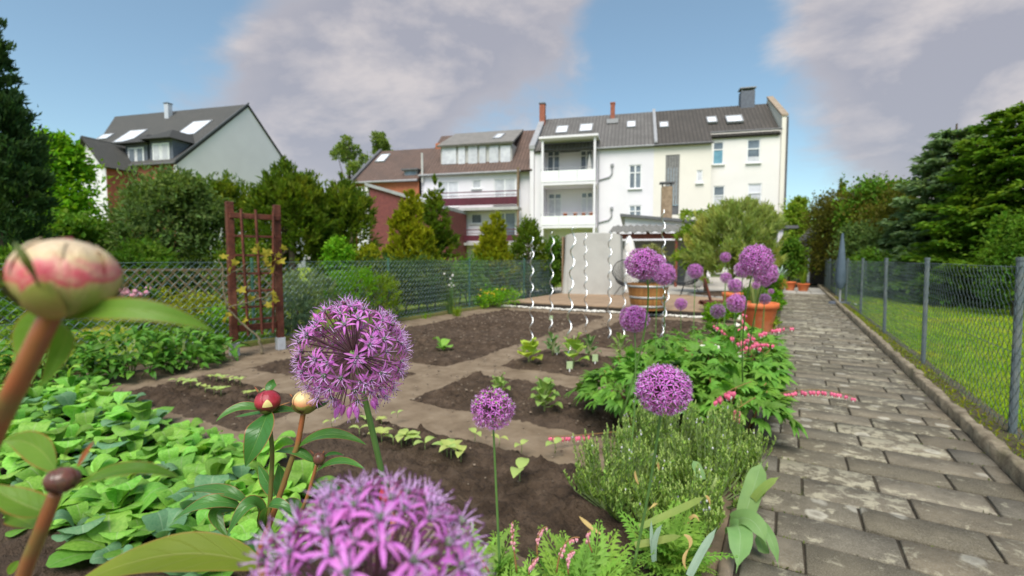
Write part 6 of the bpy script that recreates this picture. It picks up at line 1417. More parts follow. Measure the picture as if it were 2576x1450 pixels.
# fern-leaved bleeding heart in the foreground
LM_fern = leafy_mat('fern_leaf', (.17, .34, .04), (.23, .41, .06), vein=(.32, .48, .12), nveins=3.0, objr=.22)
def frond_mesh(k):
    g = G(); n = 9
    for i in range(n):
        f = i / (n - 1); x = .12 + .86 * f; z = .35 * x - .30 * x * x; l = .34 * (1 - f) ** .8 * (1 if f > .1 else .8) + .05
        for s in (-1, 1):
            for da, sc in ((0, 1), (.45, .66), (-.45, .66)):
                a = s * (1.05 - .35 * f) + s * da * .6; c0 = np.array([x, s * .01, z]); b = c0 + np.array([math.cos(a), math.sin(a), 0]) * l * .38 * (da != 0); e = b + np.array([math.cos(a + s * da * .5), math.sin(a + s * da * .5), -.08]) * l * sc * .85
                g.bez_leaf(b, (b + e) / 2 + np.array([0, 0, .02]), e, l * .22, nu=3, nv=1, fold=.15)
    xs = np.linspace(0, 1, 7); g.tube([(x, 0, .35 * x - .30 * x * x) for x in xs], [.010] * 6 + [.004], 4); return g.mesh('frond', LM_fern, True, True)
frm = [frond_mesh(k) for k in range(3)]
def fern(label, base, n, L_, seed):
    t = thing('fern_leaf_plant', label, 'plant', base, 0, 'fern-leaved plants in the foreground'); rg = random.Random(seed)
    for k in range(n):
        o = link('frond', frm[k % 3], t, (rg.gauss(0, .03), rg.gauss(0, .03), rg.uniform(.0, .06))); s = L_ * rg.uniform(.7, 1.2); o.scale = (s,) * 3; o.rotation_euler = (rg.gauss(0, .2), -rg.uniform(.1, 1.05), k * 2.4 + rg.gauss(0, .25))
fern('finely cut fern-leaved plant in front of the lavender', (-.52, 1.32, 0), 44, .22, 1)
fern('finely cut fern-leaved plant left of the allium stem in the foreground', (-.80, 1.20, 0), 38, .20, 2)
fern('finely cut fern-leaved plant at the bottom edge right of the big purple bloom', (-.60, 1.08, 0), 40, .20, 3)
fern('finely cut fern-leaved plant under the blue-grey bulb leaves', gp(1690, 1450), 34, .18, 5)
fern('finely cut fern-leaved plant at the bottom edge nearest the path', (-.42, 1.18, 0), 30, .19, 4)
for (a, b, c, d, lab) in (((1300, 1440), (1290, 1350), (1272, 1312), 1.35, 'pale pink flower cluster at the foot of the small allium stem'), ((1352, 1400), (1355, 1345), (1360, 1325), 1.4, 'upright small pink cluster right of the small allium stem'), ((1400, 1440), (1420, 1370), (1440, 1352), 1.3, 'pink cluster among the ferny leaves'), ((1430, 1445), (1430, 1400), (1425, 1385), 1.25, 'low pink cluster at the bottom edge among the ferny leaves'),
        ((1490, 1390), (1478, 1350), (1470, 1335), 1.45, 'pink cluster left of the fern-leaved plant in front of the lavender'), ((1330, 1445), (1340, 1415), (1335, 1400), 1.25, 'faded pink cluster close to the big purple bloom'), ((1230, 1440), (1205, 1400), (1190, 1385), 1.1, 'pink cluster behind the big purple bloom')):
    raceme([pt(*a, d), pt(*b, d), pt(*c, d) + RTW * .02 * (1 if a[0] % 3 else -1)], lab, 8, .0105, HM_l)

# lavender
L_lav = leaf_mat('lavender_green', (.22, .36, .06), (.31, .45, .09), (.14, .26, .065), island=.3, transl=.2, rough=.7); M_lavtip = mat('lavender_tip', (.30, .39, .10), (.24, .33, .09), 40, .8, island=.2); M_lavbud = mat('lavender_bud', (.30, .27, .42), (.7, .68, .6), 30, .8, island=.2)
def lavender(label, base, r, h, n, seed):
    t = thing('lavender_bush', label, 'bush', base, 0, 'lavender bushes at the path corner'); rg = np.random.default_rng(seed); gl, gs, gt = G(), G(), G(); pos = []; ax = []; nr = []; L_ = []
    nc = 22; ca = rg.uniform(0, 6.28, nc); cq = np.sqrt(rg.random(nc)); cc_ = np.stack([np.cos(ca) * cq, np.sin(ca) * cq], -1) * r * .95; ch = h * (1 - .5 * cq ** 2) * rg.uniform(.68, 1.12, nc)
    for _ in range(n):
        k = rg.integers(0, nc); o = rg.normal(0, .024, 2); foot = np.array([*(cc_[k] * .45 + o * .3), 0]); tip = np.array([*(cc_[k] + o), ch[k] * rg.uniform(.72, 1.05)]); c_ = np.array([*(cc_[k] * .95 + o * .8), tip[2] * .42])
        gs.tube([foot, .25 * foot + .5 * c_ + .25 * tip, tip], [.0032, .0026, .0018], 3, False)
        m = 36; f = rg.uniform(.10, 1.0, m) ** .85; p = (1 - f)[:, None] ** 2 * foot + 2 * (f * (1 - f))[:, None] * c_ + (f ** 2)[:, None] * tip
        pos.append(p); th = rg.uniform(0, 6.28, m); ax.append(unit(np.stack([np.cos(th) * .75, np.sin(th) * .75, rg.uniform(.7, 1.6, m)], -1))); nr.append(unit(np.stack([-np.cos(th), -np.sin(th), np.full(m, .8)], -1))); L_.append(rg.uniform(.020, .036, m) * (1.25 - .6 * f))
        if rg.random() < .6:
            for q in range(3): gt.ball(tip + np.array([rg.normal(0, .0015), rg.normal(0, .0015), .004 + q * .007]), (.0042 - .0008 * q, .0042 - .0008 * q, .006), 5, 4, 0 if rg.random() < .95 else 1)
    gl.leaves(np.vstack(pos), np.vstack(ax), np.vstack(nr), np.concatenate(L_), .0076); o = gl.build('leaf_spikes', L_lav, t); o['kind'] = 'stuff'
    o = gs.build('stem', mat('lavender_stem', (.16, .22, .08), (.12, .16, .06), 9), t); o['kind'] = 'stuff'; o = gt.build('flower_bud', [M_lavtip, M_lavbud], t, True); o['kind'] = 'stuff'
lavender('grey-green lavender bush nearest the camera, at the edge of the dark soil', (-.60, 2.0, 0), .24, .36, 250, 1)
lavender('grey-green lavender bush beside the paved path', (-.30, 2.28, 0), .26, .37, 270, 2)
lavender('grey-green lavender bush rising in front of the bleeding hearts', (-.55, 2.5, 0), .25, .42, 260, 3)
lavender('small lavender growth by the lower right, under the broad leaves', (-.36, 1.95, 0), .22, .28, 200, 4)
lavender('grey-green lavender growth between the bleeding heart bush and the pavers', (-.24, 2.62, 0), .19, .36, 170, 5)

# ------------------------------------------------------------------ broad tulip and allium leaves in the right corner
Z3 = lambda x, y: (1195 + x * .5228, 691.8 + y * .5228)
LM_tulip = leafy_mat('tulip_leaf', (.13, .25, .06), (.19, .32, .085), vein=(.27, .40, .18), nveins=.01, objr=.1); LM_strap = leafy_mat('strap_leaf', (.20, .29, .06), (.28, .34, .08), vein=(.33, .40, .12), nveins=.01); LM_dry = leafy_mat('dry_leaf', (.55, .36, .14), (.45, .27, .09), vein=(.6, .45, .2), nveins=.01); LM_bluel = leafy_mat('blue_grey_leaf', (.20, .30, .22), (.26, .36, .27), vein=(.3, .4, .3), nveins=.01)
strap = lambda t: np.clip(1.0 - (2 * t - .72) ** 4 * .5, .02, 1) * np.clip((1 - t) * 5, .03, 1)
def leaf3(par, base, a, b, c, d0, d1, wv, m, d_mid=None, up=None, shape=None, fold=.25, nu=14, name='leaf', twist=0):
    """Leaf through three points of the picture at the given depths (Z3 grid)."""
    dm = d_mid or (d0 + d1) / 2; p = [pt(*Z3(*a), d0), pt(*Z3(*b), dm), pt(*Z3(*c), d1)]; upv = up or (CAM - p[1]).normalized() * .8 + Vector((0, 0, .5))
    g = G(); g.bez_leaf(*[q - base for q in p], wid(wv * .5228, dm) * .84, up=upv, nu=nu, nv=3, fold=fold, wave=.03, shape=shape, twist=twist); return g.build(name, m, par, True, True)
tb = Vector((-.25, 2.0, .03)); tt_ = thing('tulip_plant', 'faded tulip with broad drooping grey-green leaves hanging over the pavers', 'plant', tb)
leaf3(tt_, tb, (1225, 1215), (1275, 1240), (1255, 1440), 1.80, 1.62, 132, LM_tulip, 1.70, shape=strap); leaf3(tt_, tb, (1240, 1190), (1330, 1180), (1405, 1305), 1.80, 1.66, 105, LM_tulip, 1.72, shape=strap); leaf3(tt_, tb, (1310, 1180), (1405, 1235), (1462, 1420), 1.82, 1.66, 58, LM_tulip, 1.72, shape=strap)
leaf3(tt_, tb, (1300, 1150), (1345, 1010), (1380, 895), 1.95, 2.0, 105, LM_tulip, shape=strap); leaf3(tt_, tb, (1340, 1080), (1395, 1020), (1470, 968), 1.95, 1.9, 46, LM_strap, shape=strap); leaf3(tt_, tb, (1390, 1340), (1380, 1300), (1350, 1240), 1.72, 1.8, 60, LM_tulip, shape=strap)
leaf3(tt_, tb, (1090, 985), (1070, 930), (1045, 890), 2.0, 2.05, 52, LM_tulip, shape=strap)
g = G(); g.tube([(0, 0, -.03), (.0, 0, .12), (.03, -.04, .22)], [.008, .007, .005], 6); g.build('stem', M_stalk, tt_, True)
ab = Vector((-.60, 1.66, .03)); at_ = thing('allium_leaf_clump', 'strap-shaped allium leaves with dry yellow tips in front of the lavender', 'plant', ab)
leaf3(at_, ab, (790, 1215), (1000, 1120), (1110, 1065), 1.66, 1.60, 40, LM_strap, shape=strap); leaf3(at_, ab, (1108, 1064), (1122, 1075), (1133, 1108), 1.60, 1.6, 16, LM_dry); leaf3(at_, ab, (770, 1300), (900, 1275), (1005, 1252), 1.55, 1.5, 42, LM_strap, shape=strap); leaf3(at_, ab, (1003, 1250), (1035, 1275), (1028, 1320), 1.5, 1.48, 26, LM_dry); leaf3(at_, ab, (1028, 1318), (1005, 1370), (1020, 1420), 1.48, 1.46, 18, LM_dry)
leaf3(at_, ab, (500, 1160), (560, 1215), (620, 1255), 1.8, 1.72, 26, LM_dry); leaf3(at_, ab, (860, 1120), (870, 1100), (835, 1130), 1.75, 1.7, 18, LM_dry); leaf3(at_, ab, (1010, 1215), (1050, 1160), (1080, 1190), 1.72, 1.7, 20, LM_dry); leaf3(at_, ab, (770, 940), (775, 980), (790, 1010), 1.9, 1.88, 14, LM_dry); leaf3(at_, ab, (880, 900), (882, 930), (878, 965), 2.0, 2.0, 14, LM_dry)
bb = Vector((-.52, 1.5, .02)); bt_ = thing('bulb_leaf_clump', 'narrow blue-grey upright leaves between the fern leaves and the lavender', 'plant', bb)
leaf3(bt_, bb, (1030, 1450), (1095, 1325), (1170, 1205), 1.42, 1.5, 42, LM_bluel, shape=strap); leaf3(bt_, bb, (858, 1380), (850, 1280), (848, 1165), 1.48, 1.55, 20, LM_bluel, shape=strap); leaf3(bt_, bb, (862, 1375), (868, 1270), (905, 1195), 1.48, 1.52, 30, LM_bluel, shape=strap)

# ------------------------------------------------------------------ alliums
M_petal = mat('allium_petal', (.54, .12, .54), (.66, .23, .64), 90, .5, transl=.22, island=.18, hue=.012); M_stam = mat('allium_stamen', (.72, .48, .78), (.60, .33, .68), 60, .5, island=.15); M_anther = mat('allium_anther', (.10, .03, .12), (.16, .06, .16), 60, .7); M_ovary = mat('allium_ovary', (.045, .075, .035), (.08, .12, .045), 200, .35, spec=.6, objr=.3); M_pedi = mat('allium_pedicel', (.10, .045, .06), (.15, .08, .08), 60, .45, objr=.25); M_stem = mat('allium_stem', (.13, .25, .055), (.18, .31, .08), 20, .5, spec=.4, c3=(.10, .20, .06), s3=5)
FMATS = [M_petal, M_stam, M_anther, M_ovary, M_pedi]
def floret_mesh(seed, Rp=.062, bud=False, ovr=1.0):
    rg = np.random.default_rng(seed); g = G()
    g.tube([(0, 0, .004), (rg.normal(0, .0006), rg.normal(0, .0006), Rp * .5), (0, 0, Rp)], [.00075, .00062, .00085], 4, False, 4)
    if bud:
        for k in range(6):
            a = k * 1.047; d = np.array([math.cos(a), math.sin(a), 0]); g.bez_leaf((d[0] * .0006, d[1] * .0006, Rp), tuple(d * .0032 + np.array([0, 0, Rp + .006])), tuple(d * .0008 + np.array([0, 0, Rp + .0145])), .0042, up=tuple(d), nu=5, nv=1, fold=-.3)
        for k in range(3): a = k * 2.1; g.tube([(0, 0, Rp + .011), (math.cos(a) * .002, math.sin(a) * .002, Rp + .019)], .0002, 3, False, 1)
        return g.mesh('floret', FMATS, True)
    for k in range(3): a = k * 2.094; g.ball((math.cos(a) * .0011, math.sin(a) * .0011, Rp + .0016), (.0016 * ovr, .0016 * ovr, .0019 * ovr), 6, 5, 3)
    for k in range(6):
        a = k * 1.047 + rg.normal(0, .1); e = rg.uniform(-.30, .38); l = rg.uniform(.0125, .0158); d = np.array([math.cos(a), math.sin(a), 0]); w = rg.uniform(.0024, .0031); sdv = np.array([-d[1], d[0], 0]) * rg.normal(0, .0018)
        g.bez_leaf(tuple(d * .0009 + np.array([0, 0, Rp])), tuple(d * l * .55 + sdv * .3 + np.array([0, 0, Rp + .0018 + e * l * .35])), tuple(d * l + sdv + np.array([0, 0, Rp + e * l])), w, up=(d[0] * -.2, d[1] * -.2, 1), nu=6, nv=1, fold=.35, shape=lambda t: np.clip(np.sin(math.pi * (t * .88 + .09)) ** .8, .05, 1))
    for k in range(6):
        a = k * 1.047 + .52 + rg.normal(0, .12); d = np.array([math.cos(a), math.sin(a), 0]); l = rg.uniform(.010, .0145); el = rg.uniform(.55, 1.15); p1 = d * l * .30 + np.array([0, 0, Rp + l * .5]); p2 = d * l * (1.1 - el * .55) + np.array([0, 0, Rp + l * (.35 + el * .55)])
        g.tube([d * .0012 + np.array([0, 0, Rp]), p1, p2], [.00058, .00036, .00018], 3, False, 1)
        if rg.random() < .75: g.ball(p2, (.00055, .00055, .00085), 5, 3, 2)
    g.tube([(0, 0, Rp + .003), (0, 0, Rp + .009)], .0002, 3, False, 1)
    return g.mesh('floret', FMATS, True)
FL = [floret_mesh(k, ovr=[1, 1.15, .9, 1.35, 1, 1.5][k]) for k in range(6)]; FB = [floret_mesh(20 + k, bud=True) for k in range(2)]
def dirs(n, seed, jit=.10):
    rg = np.random.default_rng(seed); k = np.arange(n) + .5; ph = np.arccos(1 - 2 * k / n); th = math.pi * (1 + 5 ** .5) * k
    return unit(np.stack([np.cos(th) * np.sin(ph), np.sin(th) * np.sin(ph), np.cos(ph)], -1) + rg.normal(0, jit, (n, 3))), rg
def allium_big(label, c, r, n, seed, stem_pts, thin=None, budz=-.82, fs=1.0):
    t = thing('allium', label, 'flower', c, 0, 'purple alliums'); D, rg = dirs(n, seed); s0 = r / .0745
    toward = unit(np.array(tuple(CAM - c))) if thin else None
    for d in D:
        if thin is not None and np.dot(d, unit(toward + np.array([0, 0, .34]))) > thin and rg.random() < .62: continue
        if d[2] < -.97: continue
        bud = d[2] < budz or rg.random() < .05; me = FB[rg.integers(0, 2)] if bud else FL[rg.integers(0, 6)]
        dd = unit(d + (np.array([0, 0, -.25]) if bud and d[2] < 0 else 0)); s = s0 * rg.uniform(.92, 1.06) * fs
        o = link('floret', me, t); o.matrix_local = (Matrix(rot_to(dd, rg.uniform(0, 6.28)).tolist()).to_4x4()) @ Matrix.Scale(s, 4)
    g = G(); g.ball((0, 0, 0), .0065 * s0, 10, 7); g.build('flower_base', M_stem, t, True)
    g = G(); P = [Vector(p) - c for p in stem_pts]; Tt = np.linspace(0, 1, 12).tolist(); C_ = [(1 - a) ** 2 * P[0] + 2 * a * (1 - a) * (2 * P[1] - .5 * (P[0] + P[2])) + a * a * P[2] for a in Tt]; g.tube(C_, np.linspace(.0034, .0044, 12) * s0, 10); g.build('stem', M_stem, t, True); return t
D1 = .60; c1 = pt(889, 892, D1)
allium_big('big sharp purple allium globe in the middle of the picture', c1, .0745, 175, 3, [c1, pt(945, 1120, .63), pt(1010, 1420, .72)], .74)
D2 = .21; c2_ = pt(936, 1522, D2)
allium_big('huge blurred purple allium bloom at the bottom edge, nearest the lens', c2_, 0.058, 175, 8, [c2_, c2_ + Vector((0.02, .03, -.25)), c2_ + Vector((.05, .08, -.7))], fs=1.0)
def far_allium(label, v, dia, d, base, bend=None, dens=1.0, fade=0.0, seed=0, sq=1.0, gh=0):
    """Smaller allium: stem, and one head mesh of radial star florets."""
    c = pt(*v, d); r = wid(dia, d) / 2; t = thing('allium', label, 'flower', c, 0, 'purple alliums'); n = int(150 * dens); D, rg = dirs(n, seed, .06); g = G()
    pet = [M_petal, M_petal_dull, M_stam, M_ovary, M_pedi, M_seed]; mi = 1 if fade else 0
    for q in D:
        rr = r * rg.uniform(.80, .93); p = q * rr; g.tube([q * r * .08, p], [r * .012, r * .014], 3, False, 4)
        Rm = rot_to(q, rg.uniform(0, 6.28)); l = r * .24
        an = np.arange(6) * 1.047; ax = np.stack([np.cos(an), np.sin(an), rg.uniform(-.1, .65, 6)], -1) @ Rm.T; nr = np.stack([-np.cos(an) * .3, -np.sin(an) * .3, np.ones(6)], -1) @ Rm.T
        g.leaves(np.repeat(p[None], 6, 0), ax, nr, l * rg.uniform(.85, 1.2, 6), l * .26, mi)
        an = an[:4] + .5; ax = np.stack([np.cos(an) * .5, np.sin(an) * .5, np.full(4, .9)], -1) @ Rm.T; nr = np.stack([-np.cos(an), -np.sin(an), np.full(4, .3)], -1) @ Rm.T; g.leaves(np.repeat(p[None], 4, 0), ax, nr, l * .8, l * .09, 2)
        g.ball(p + q * r * .02, r * .036, 5, 3, 3)
        if gh and q[2] > .1 and rg.random() < gh: g.ball(p + q * r * .03, r * .06, 6, 4, 5)
    o = g.build('flower_head', pet, t); o.scale = (1, 1, sq)
    g = G(); b = Vector(base) - c; m = b * .5 + Vector(bend or (0, 0, 0)); Tt = np.linspace(0, 1, 9).tolist(); g.tube([(2 * a * (1 - a)) * (2 * m - .5 * b) + a * a * b for a in Tt], np.linspace(.0029, .0042, 9) * (r / .065) ** .4, 7); g.build('stem', M_stem, t, True); return t
M_seed = mat('green_seed_head', (.22, .38, .07), (.16, .30, .06), 30, .5)
M_petal_dull = mat('faded_allium_petal', (.26, .095, .28), (.34, .15, .34), 90, .6, transl=.2, island=.2)
def gb(vx, d): return col(vx, d, -.02)
far_allium('small half-faded allium with green seed heads alone over the dark soil', (1239, 1029), 112, 1.32, pt(1258, 1440, 1.45), None, .8, 0, 1, .95, .6); 
far_allium('round purple allium in front of the bleeding hearts, above the lavender', (1669, 980), 140, 1.18, pt(1588, 1450, 1.42), (.01, 0, .02), 1.3, 0, 2, .9)
far_allium('purple allium halfway between the oak barrel and the lavender', (1595, 802), 76, 1.95, pt(1560, 1290, 2.15), (.03, 0, 0), 1.1, 0, 3, .9)
far_allium('large purple allium in front of the oak barrel', (1618, 664), 92, 1.72, pt(1560, 1060, 2.1), (.05, .03, .1), 1.2, 0, 4, .9)
far_allium('purple allium right behind the one at the oak barrel', (1671, 690), 58, 2.9, gb(1680, 3.3), None, 1, 0, 5)
far_allium('purple allium above and behind the oak barrel pair', (1654, 660), 44, 3.3, gb(1652, 3.5), None, .9, 0, 6)
far_allium('round purple allium in front of the right-hand string chair', (1749, 682), 39, 4.1, gb(1748, 4.2), None, .9, 0, 7)
far_allium('small purple allium over the white stone edging', (1713, 765), 32, 4.5, gb(1718, 4.6), None, .9, 0, 8)
far_allium('topmost purple allium, tallest of the cluster by the oleander', (1902, 655), 82, 2.1, pt(1868, 960, 2.7), (-.02, 0, .05), 1.2, 0, 9)
far_allium('purple allium overlapping the lower right of the tallest one', (1925, 688), 62, 2.5, pt(1880, 900, 3.0), (0, 0, .05), 1.1, 0, 10)
far_allium('purple allium just left of the tallest one', (1868, 678), 42, 3.4, gb(1868, 3.7), None, .9, 0, 11)
far_allium('highest small purple allium in front of the oleander leaves', (1825, 647), 27, 5.6, gb(1826, 5.7), None, .8, 0, 12)
far_allium('small purple allium below the highest small one', (1826, 699), 29, 5.2, gb(1827, 5.3), None, .8, 0, 13)
far_allium('purple allium above the round one at the terracotta pot', (1850, 719), 37, 4.3, gb(1851, 4.4), None, .9, 0, 14)
far_allium('round purple allium left of the terracotta pot rim', (1853, 763), 50, 3.2, gb(1850, 3.4), None, 1, 0, 15)
far_allium('faded greyish allium over the terracotta pot', (1924, 752), 29, 4.3, gb(1915, 4.5), None, .9, 1, 16)
far_allium('faded brownish-pink allium at the low wooden footrest', (1806, 783), 38, 4.4, gb(1812, 4.6), None, .9, 1, 17)
far_allium('tiny purple allium between the stems left of the pot', (1902, 717), 21, 6.2, gb(1903, 6.2), None, .7, 0, 18)
far_allium('tiny purple allium just under the overlapping pair', (1925, 712), 22, 5.8, gb(1926, 5.8), None, .7, 0, 19)
far_allium('tiny dark purple allium lowest right of the tall stems', (1940, 733), 15, 7.5, gb(1941, 7.5), None, .6, 0, 20)

# ------------------------------------------------------------------ peonies in the foreground
LM_peony = leafy_mat('peony_leaf', (.050, .155, .028), (.075, .21, .035), edge=(.36, .11, .05), vein=(.16, .30, .07), nveins=7.0, objr=.12, rough=.35, spec=.5, bump=.5)
LM_pnear = leafy_mat('near_peony_leaf', (.095, .22, .022), (.15, .29, .035), edge=(.40, .13, .04), vein=(.25, .36, .08), nveins=6.0, objr=.1, rough=.38, transl=.35)
M_pstem = mat('peony_stem', (.34, .10, .04), (.24, .10, .035), 40, .4, spec=.5, c3=(.16, .17, .045), s3=25); M_pstem_g = mat('green_peony_stem', (.12, .15, .03), (.18, .12, .035), 40, .4, spec=.5)
def bud_mat(name, a, b, c):
    m, nt, bs, out = new_mat(name); tc = nn(nt, 'ShaderNodeTexCoord'); mp = nn(nt, 'ShaderNodeMapping'); mp.inputs['Scale'].default_value = (1, 1, .45); lk(nt, tc.outputs['Generated'], mp.inputs[0])
    f = noise_n(nt, mp.outputs[0], 2.6, 4, .5, .4); lk(nt, ramp(nt, f, [(.34, a), (.47, b), (.56, c), (.66, a)]), bs.inputs['Base Color']); bs.inputs['Roughness'].default_value = .32; bs.inputs['Specular IOR Level'].default_value = .5; return m
def zbud_mat(name, stops, amp, ns, streak, rough=.36, bump=.5):
    """Bud: green base, coloured middle and tip, borders broken by noise, fine streaks running from base to tip."""
    m, nt, bs, out = new_mat(name); tc = nn(nt, 'ShaderNodeTexCoord'); v = tc.outputs['Generated']; s = nn(nt, 'ShaderNodeSeparateXYZ'); lk(nt, v, s.inputs[0])
    z = math_n(nt, 'ADD', s.outputs[2], math_n(nt, 'MULTIPLY_ADD', noise_n(nt, v, ns, 4, .5, .5), amp, -amp / 2)); c = ramp(nt, z, stops)
    mp = nn(nt, 'ShaderNodeMapping'); mp.inputs['Scale'].default_value = (1, 1, .12); lk(nt, v, mp.inputs[0]); f = noise_n(nt, mp.outputs[0], 26, 4)
    c = mix_c(nt, mr_n(nt, f, .5, .72, 0, .45), c, streak); lk(nt, c, bs.inputs['Base Color']); bs.inputs['Roughness'].default_value = rough
    b = nn(nt, 'ShaderNodeBump', i_Strength=bump); b.inputs['Distance'].default_value = .0012; lk(nt, f, b.inputs['Height']); lk(nt, b.outputs[0], bs.inputs['Normal']); return m
M_bred = zbud_mat('red_petals', [(.14, (.10, .11, .025)), (.30, (.10, .045, .02)), (.42, (.26, .02, .03)), (.62, (.42, .035, .055)), (.85, (.30, .02, .035))], .35, 3, (.20, .02, .03)); M_bcream = zbud_mat('cream_petals', [(.20, (.08, .05, .02)), (.33, (.22, .24, .05)), (.42, (.34, .30, .07)), (.48, (.66, .26, .13)), (.62, (.74, .44, .20)), (.8, (.78, .62, .30))], .5, 2.4, (.62, .22, .12)); M_bnear = zbud_mat('streaked_petals', [(.20, (.22, .25, .05)), (.42, (.38, .35, .10)), (.54, (.50, .35, .15)), (.60, (.58, .06, .10)), (.67, (.58, .20, .17)), (.76, (.56, .41, .22)), (.95, (.62, .48, .31))], 1.15, 1.7, (.46, .20, .12)); M_sepal = mat('sepal', (.15, .18, .035), (.14, .04, .03), 45, .4, spec=.5, c3=(.25, .26, .05), s3=30); M_bsmall = bud_mat('brown_bud', (.13, .045, .035), (.18, .07, .045), (.11, .06, .04))
def shell(g, r, th0, th1, a0, aw, k=1.0, mi=0, sq=(1, 1, 1), wavy=.0, nt_=9, na=9, tp=2.6):
    """A curved petal lying on a ball: from polar angle th0 to th1, centred on azimuth a0, half width aw, tapering to the tip."""
    T = np.linspace(0, 1, nt_ + 1)[:, None]; Q = np.linspace(-1, 1, na + 1)[None]; wd = aw * (1 - T ** tp * .97) ** .7; th = th0 + (th1 - th0) * T + 0 * Q; ph = a0 + wd * Q
    rr = r * (k + .02 * (1 - Q ** 2) + wavy * np.sin(T * 6 + Q * 3)); V = np.stack([rr * np.sin(th) * np.cos(ph) * sq[0], rr * np.sin(th) * np.sin(ph) * sq[1], -rr * np.cos(th) * sq[2]], -1)
    i = np.arange(nt_)[:, None] * (na + 1); j = np.arange(na)[None]; g.add(V.reshape(-1, 3), np.stack([i + j, i + na + 1 + j, i + na + 2 + j, i + j + 1], -1).reshape(-1, 4), mi)
def bud(par, c, r, mp, ms, axis, seed, sq=(1, 1, 1), nsep=5, mp2=None, sep_top=1.35):
    rg = random.Random(seed); b = bpy.data.objects.new('flower_bud', None)
    g = G(); g.ball((0, 0, 0), (r * .95 * sq[0], r * .95 * sq[1], r * .95 * sq[2]), 28, 18)
    for k in range(6): shell(g, r, .25, rg.uniform(2.5, 3.0), k * 1.05 + rg.uniform(-.2, .2), rg.uniform(.55, .8), .97 + .012 * k, (1 if mp2 and k == 1 else 0), sq)
    rt = Matrix(rot_to(axis).tolist()).to_4x4(); o = g.build('flower_bud', [mp, mp2 or mp], par, True); o.matrix_local = Matrix.Translation(c) @ rt
    for k in range(nsep):
        g = G(); shell(g, r, .05, sep_top * rg.uniform(.75, 1.15), k * 6.283 / nsep + rg.uniform(-.3, .3), rg.uniform(.55, .85), 1.07 + .012 * k, 0, sq, .02, tp=1.9); q = g.build('sepal', ms, o, True)
    return o
Z8 = lambda x, y: (377.4 + x * .3709, 911.9 + y * .3709)
DP = .60
pb = pt(650, 1600, .66)
pe_ = thing('peony_plant', 'sharp peony with two round buds and red-edged leaves left of the big allium', 'plant', pb)
def zp(x, y, d=DP): return pt(*Z8(x, y), d)
def stem8(par, base, pts, r0, r1, m, zf=zp, name='stem'):
    P = [zf(*p) - base for p in pts]; g = G(); q = []
    for i_ in range(len(P) - 1):
        a = P[max(0, i_ - 1)]; b_ = P[i_]; c_ = P[i_ + 1]; d_ = P[min(len(P) - 1, i_ + 2)]
        for s in np.linspace(0, 1, 6, endpoint=False).tolist(): q.append(.5 * ((2 * b_) + (c_ - a) * s + (2 * a - 5 * b_ + 4 * c_ - d_) * s * s + (3 * b_ - a - 3 * c_ + d_) * s ** 3))
    q.append(P[-1]); g.tube(q, np.linspace(r0, r1, len(q)), 10); return g.build(name, m, par, True)
stem8(pe_, pb, [(690, 1500, .62), (730, 1320), (770, 1200), (800, 1120), (860, 960), (960, 660), (1000, 560), (1042, 330)], .0038, .0032, M_pstem)
stem8(pe_, pb, [(790, 1150), (808, 1020), (822, 800), (828, 600), (812, 440), (800, 335)], .0027, .0027, M_pstem_g)
stem8(pe_, pb, [(900, 1350, .62), (980, 1120, .61), (1060, 930), (1100, 800), (1130, 690)], .0027, .0021, M_pstem)
tilt = lambda x, y, z: Vector((x, y, z))
RT = Vector((math.cos(YAW), math.sin(YAW), 0)); FW = Vector((-math.sin(YAW), math.cos(YAW), 0)); UPV = Vector((0, 0, 1))
wb = wid(82 * 2 * .3709, DP) / 2
bud(pe_, zp(800, 262) - pb, wb * .97, M_bred, M_sepal, UPV - FW * .15, 3, (1.03, 1.03, .95), 4, M_bred, 1.3)
g = G(); shell(g, wb, 1.35, 1.95, math.atan2(-FW.y + RT.y * .45, -FW.x + RT.x * .45), .38, 1.045, tp=1.4); o = g.build('petal', mat('pale_petal', (.72, .66, .22), (.70, .55, .25), 30, .4), pe_, True); o.location = zp(800, 262) - pb
bud(pe_, zp(1055, 262) - pb, wb * .97, M_bcream, M_sepal, UPV - FW * .1 + RT * .05, 7, (1.04, 1.04, .95), 5, mat('peach_petals', (.74, .34, .17), (.78, .50, .24), 30, .35), 1.5)
bud(pe_, zp(1148, 650) - pb, wb * .5, M_bsmall, M_sepal, UPV + RT * .15, 9, (.95, .95, 1.05), 4, None, 1.0)
def leaf8(par, base, a, b, c, w, m=LM_peony, dz=(0, 0, 0), up=None, zf=zp, k=.3709, fold=.30, twist=0, nu=16, D_=DP, wave=.03):
    P = [zf(p[0], p[1], D_ + z) for p, z in zip((a, b, c), dz)]; mid = P[1]; upv = up or (Vector((0, 0, 1)) + (CAM - mid).normalized() * .7)
    g = G(); g.bez_leaf(*[q - base for q in P], wid(w * k, D_), up=upv, nu=nu, nv=4, fold=fold, wave=wave, twist=twist); return g.build('leaf', m, par, True, True)
cv = (CAM - pe_.location).normalized()
leaf8(pe_, pb, (800, 340), (735, 500), (645, 705), 175, dz=(0, -.03, -.03), up=-FW + UPV * .4)
leaf8(pe_, pb, (790, 330), (610, 305), (445, 403), 78, dz=(0, -.01, -.02)); leaf8(pe_, pb, (780, 345), (690, 352), (572, 370), 55, dz=(0, .02, .03)); leaf8(pe_, pb, (820, 345), (905, 320), (1010, 335), 75, dz=(0, .01, .02))
leaf8(pe_, pb, (815, 215), (825, 160), (840, 112), 88, dz=(.01, .02, .02), up=-FW); leaf8(pe_, pb, (1110, 315), (1165, 285), (1216, 260), 52, dz=(0, .01, .02), up=-FW + UPV)
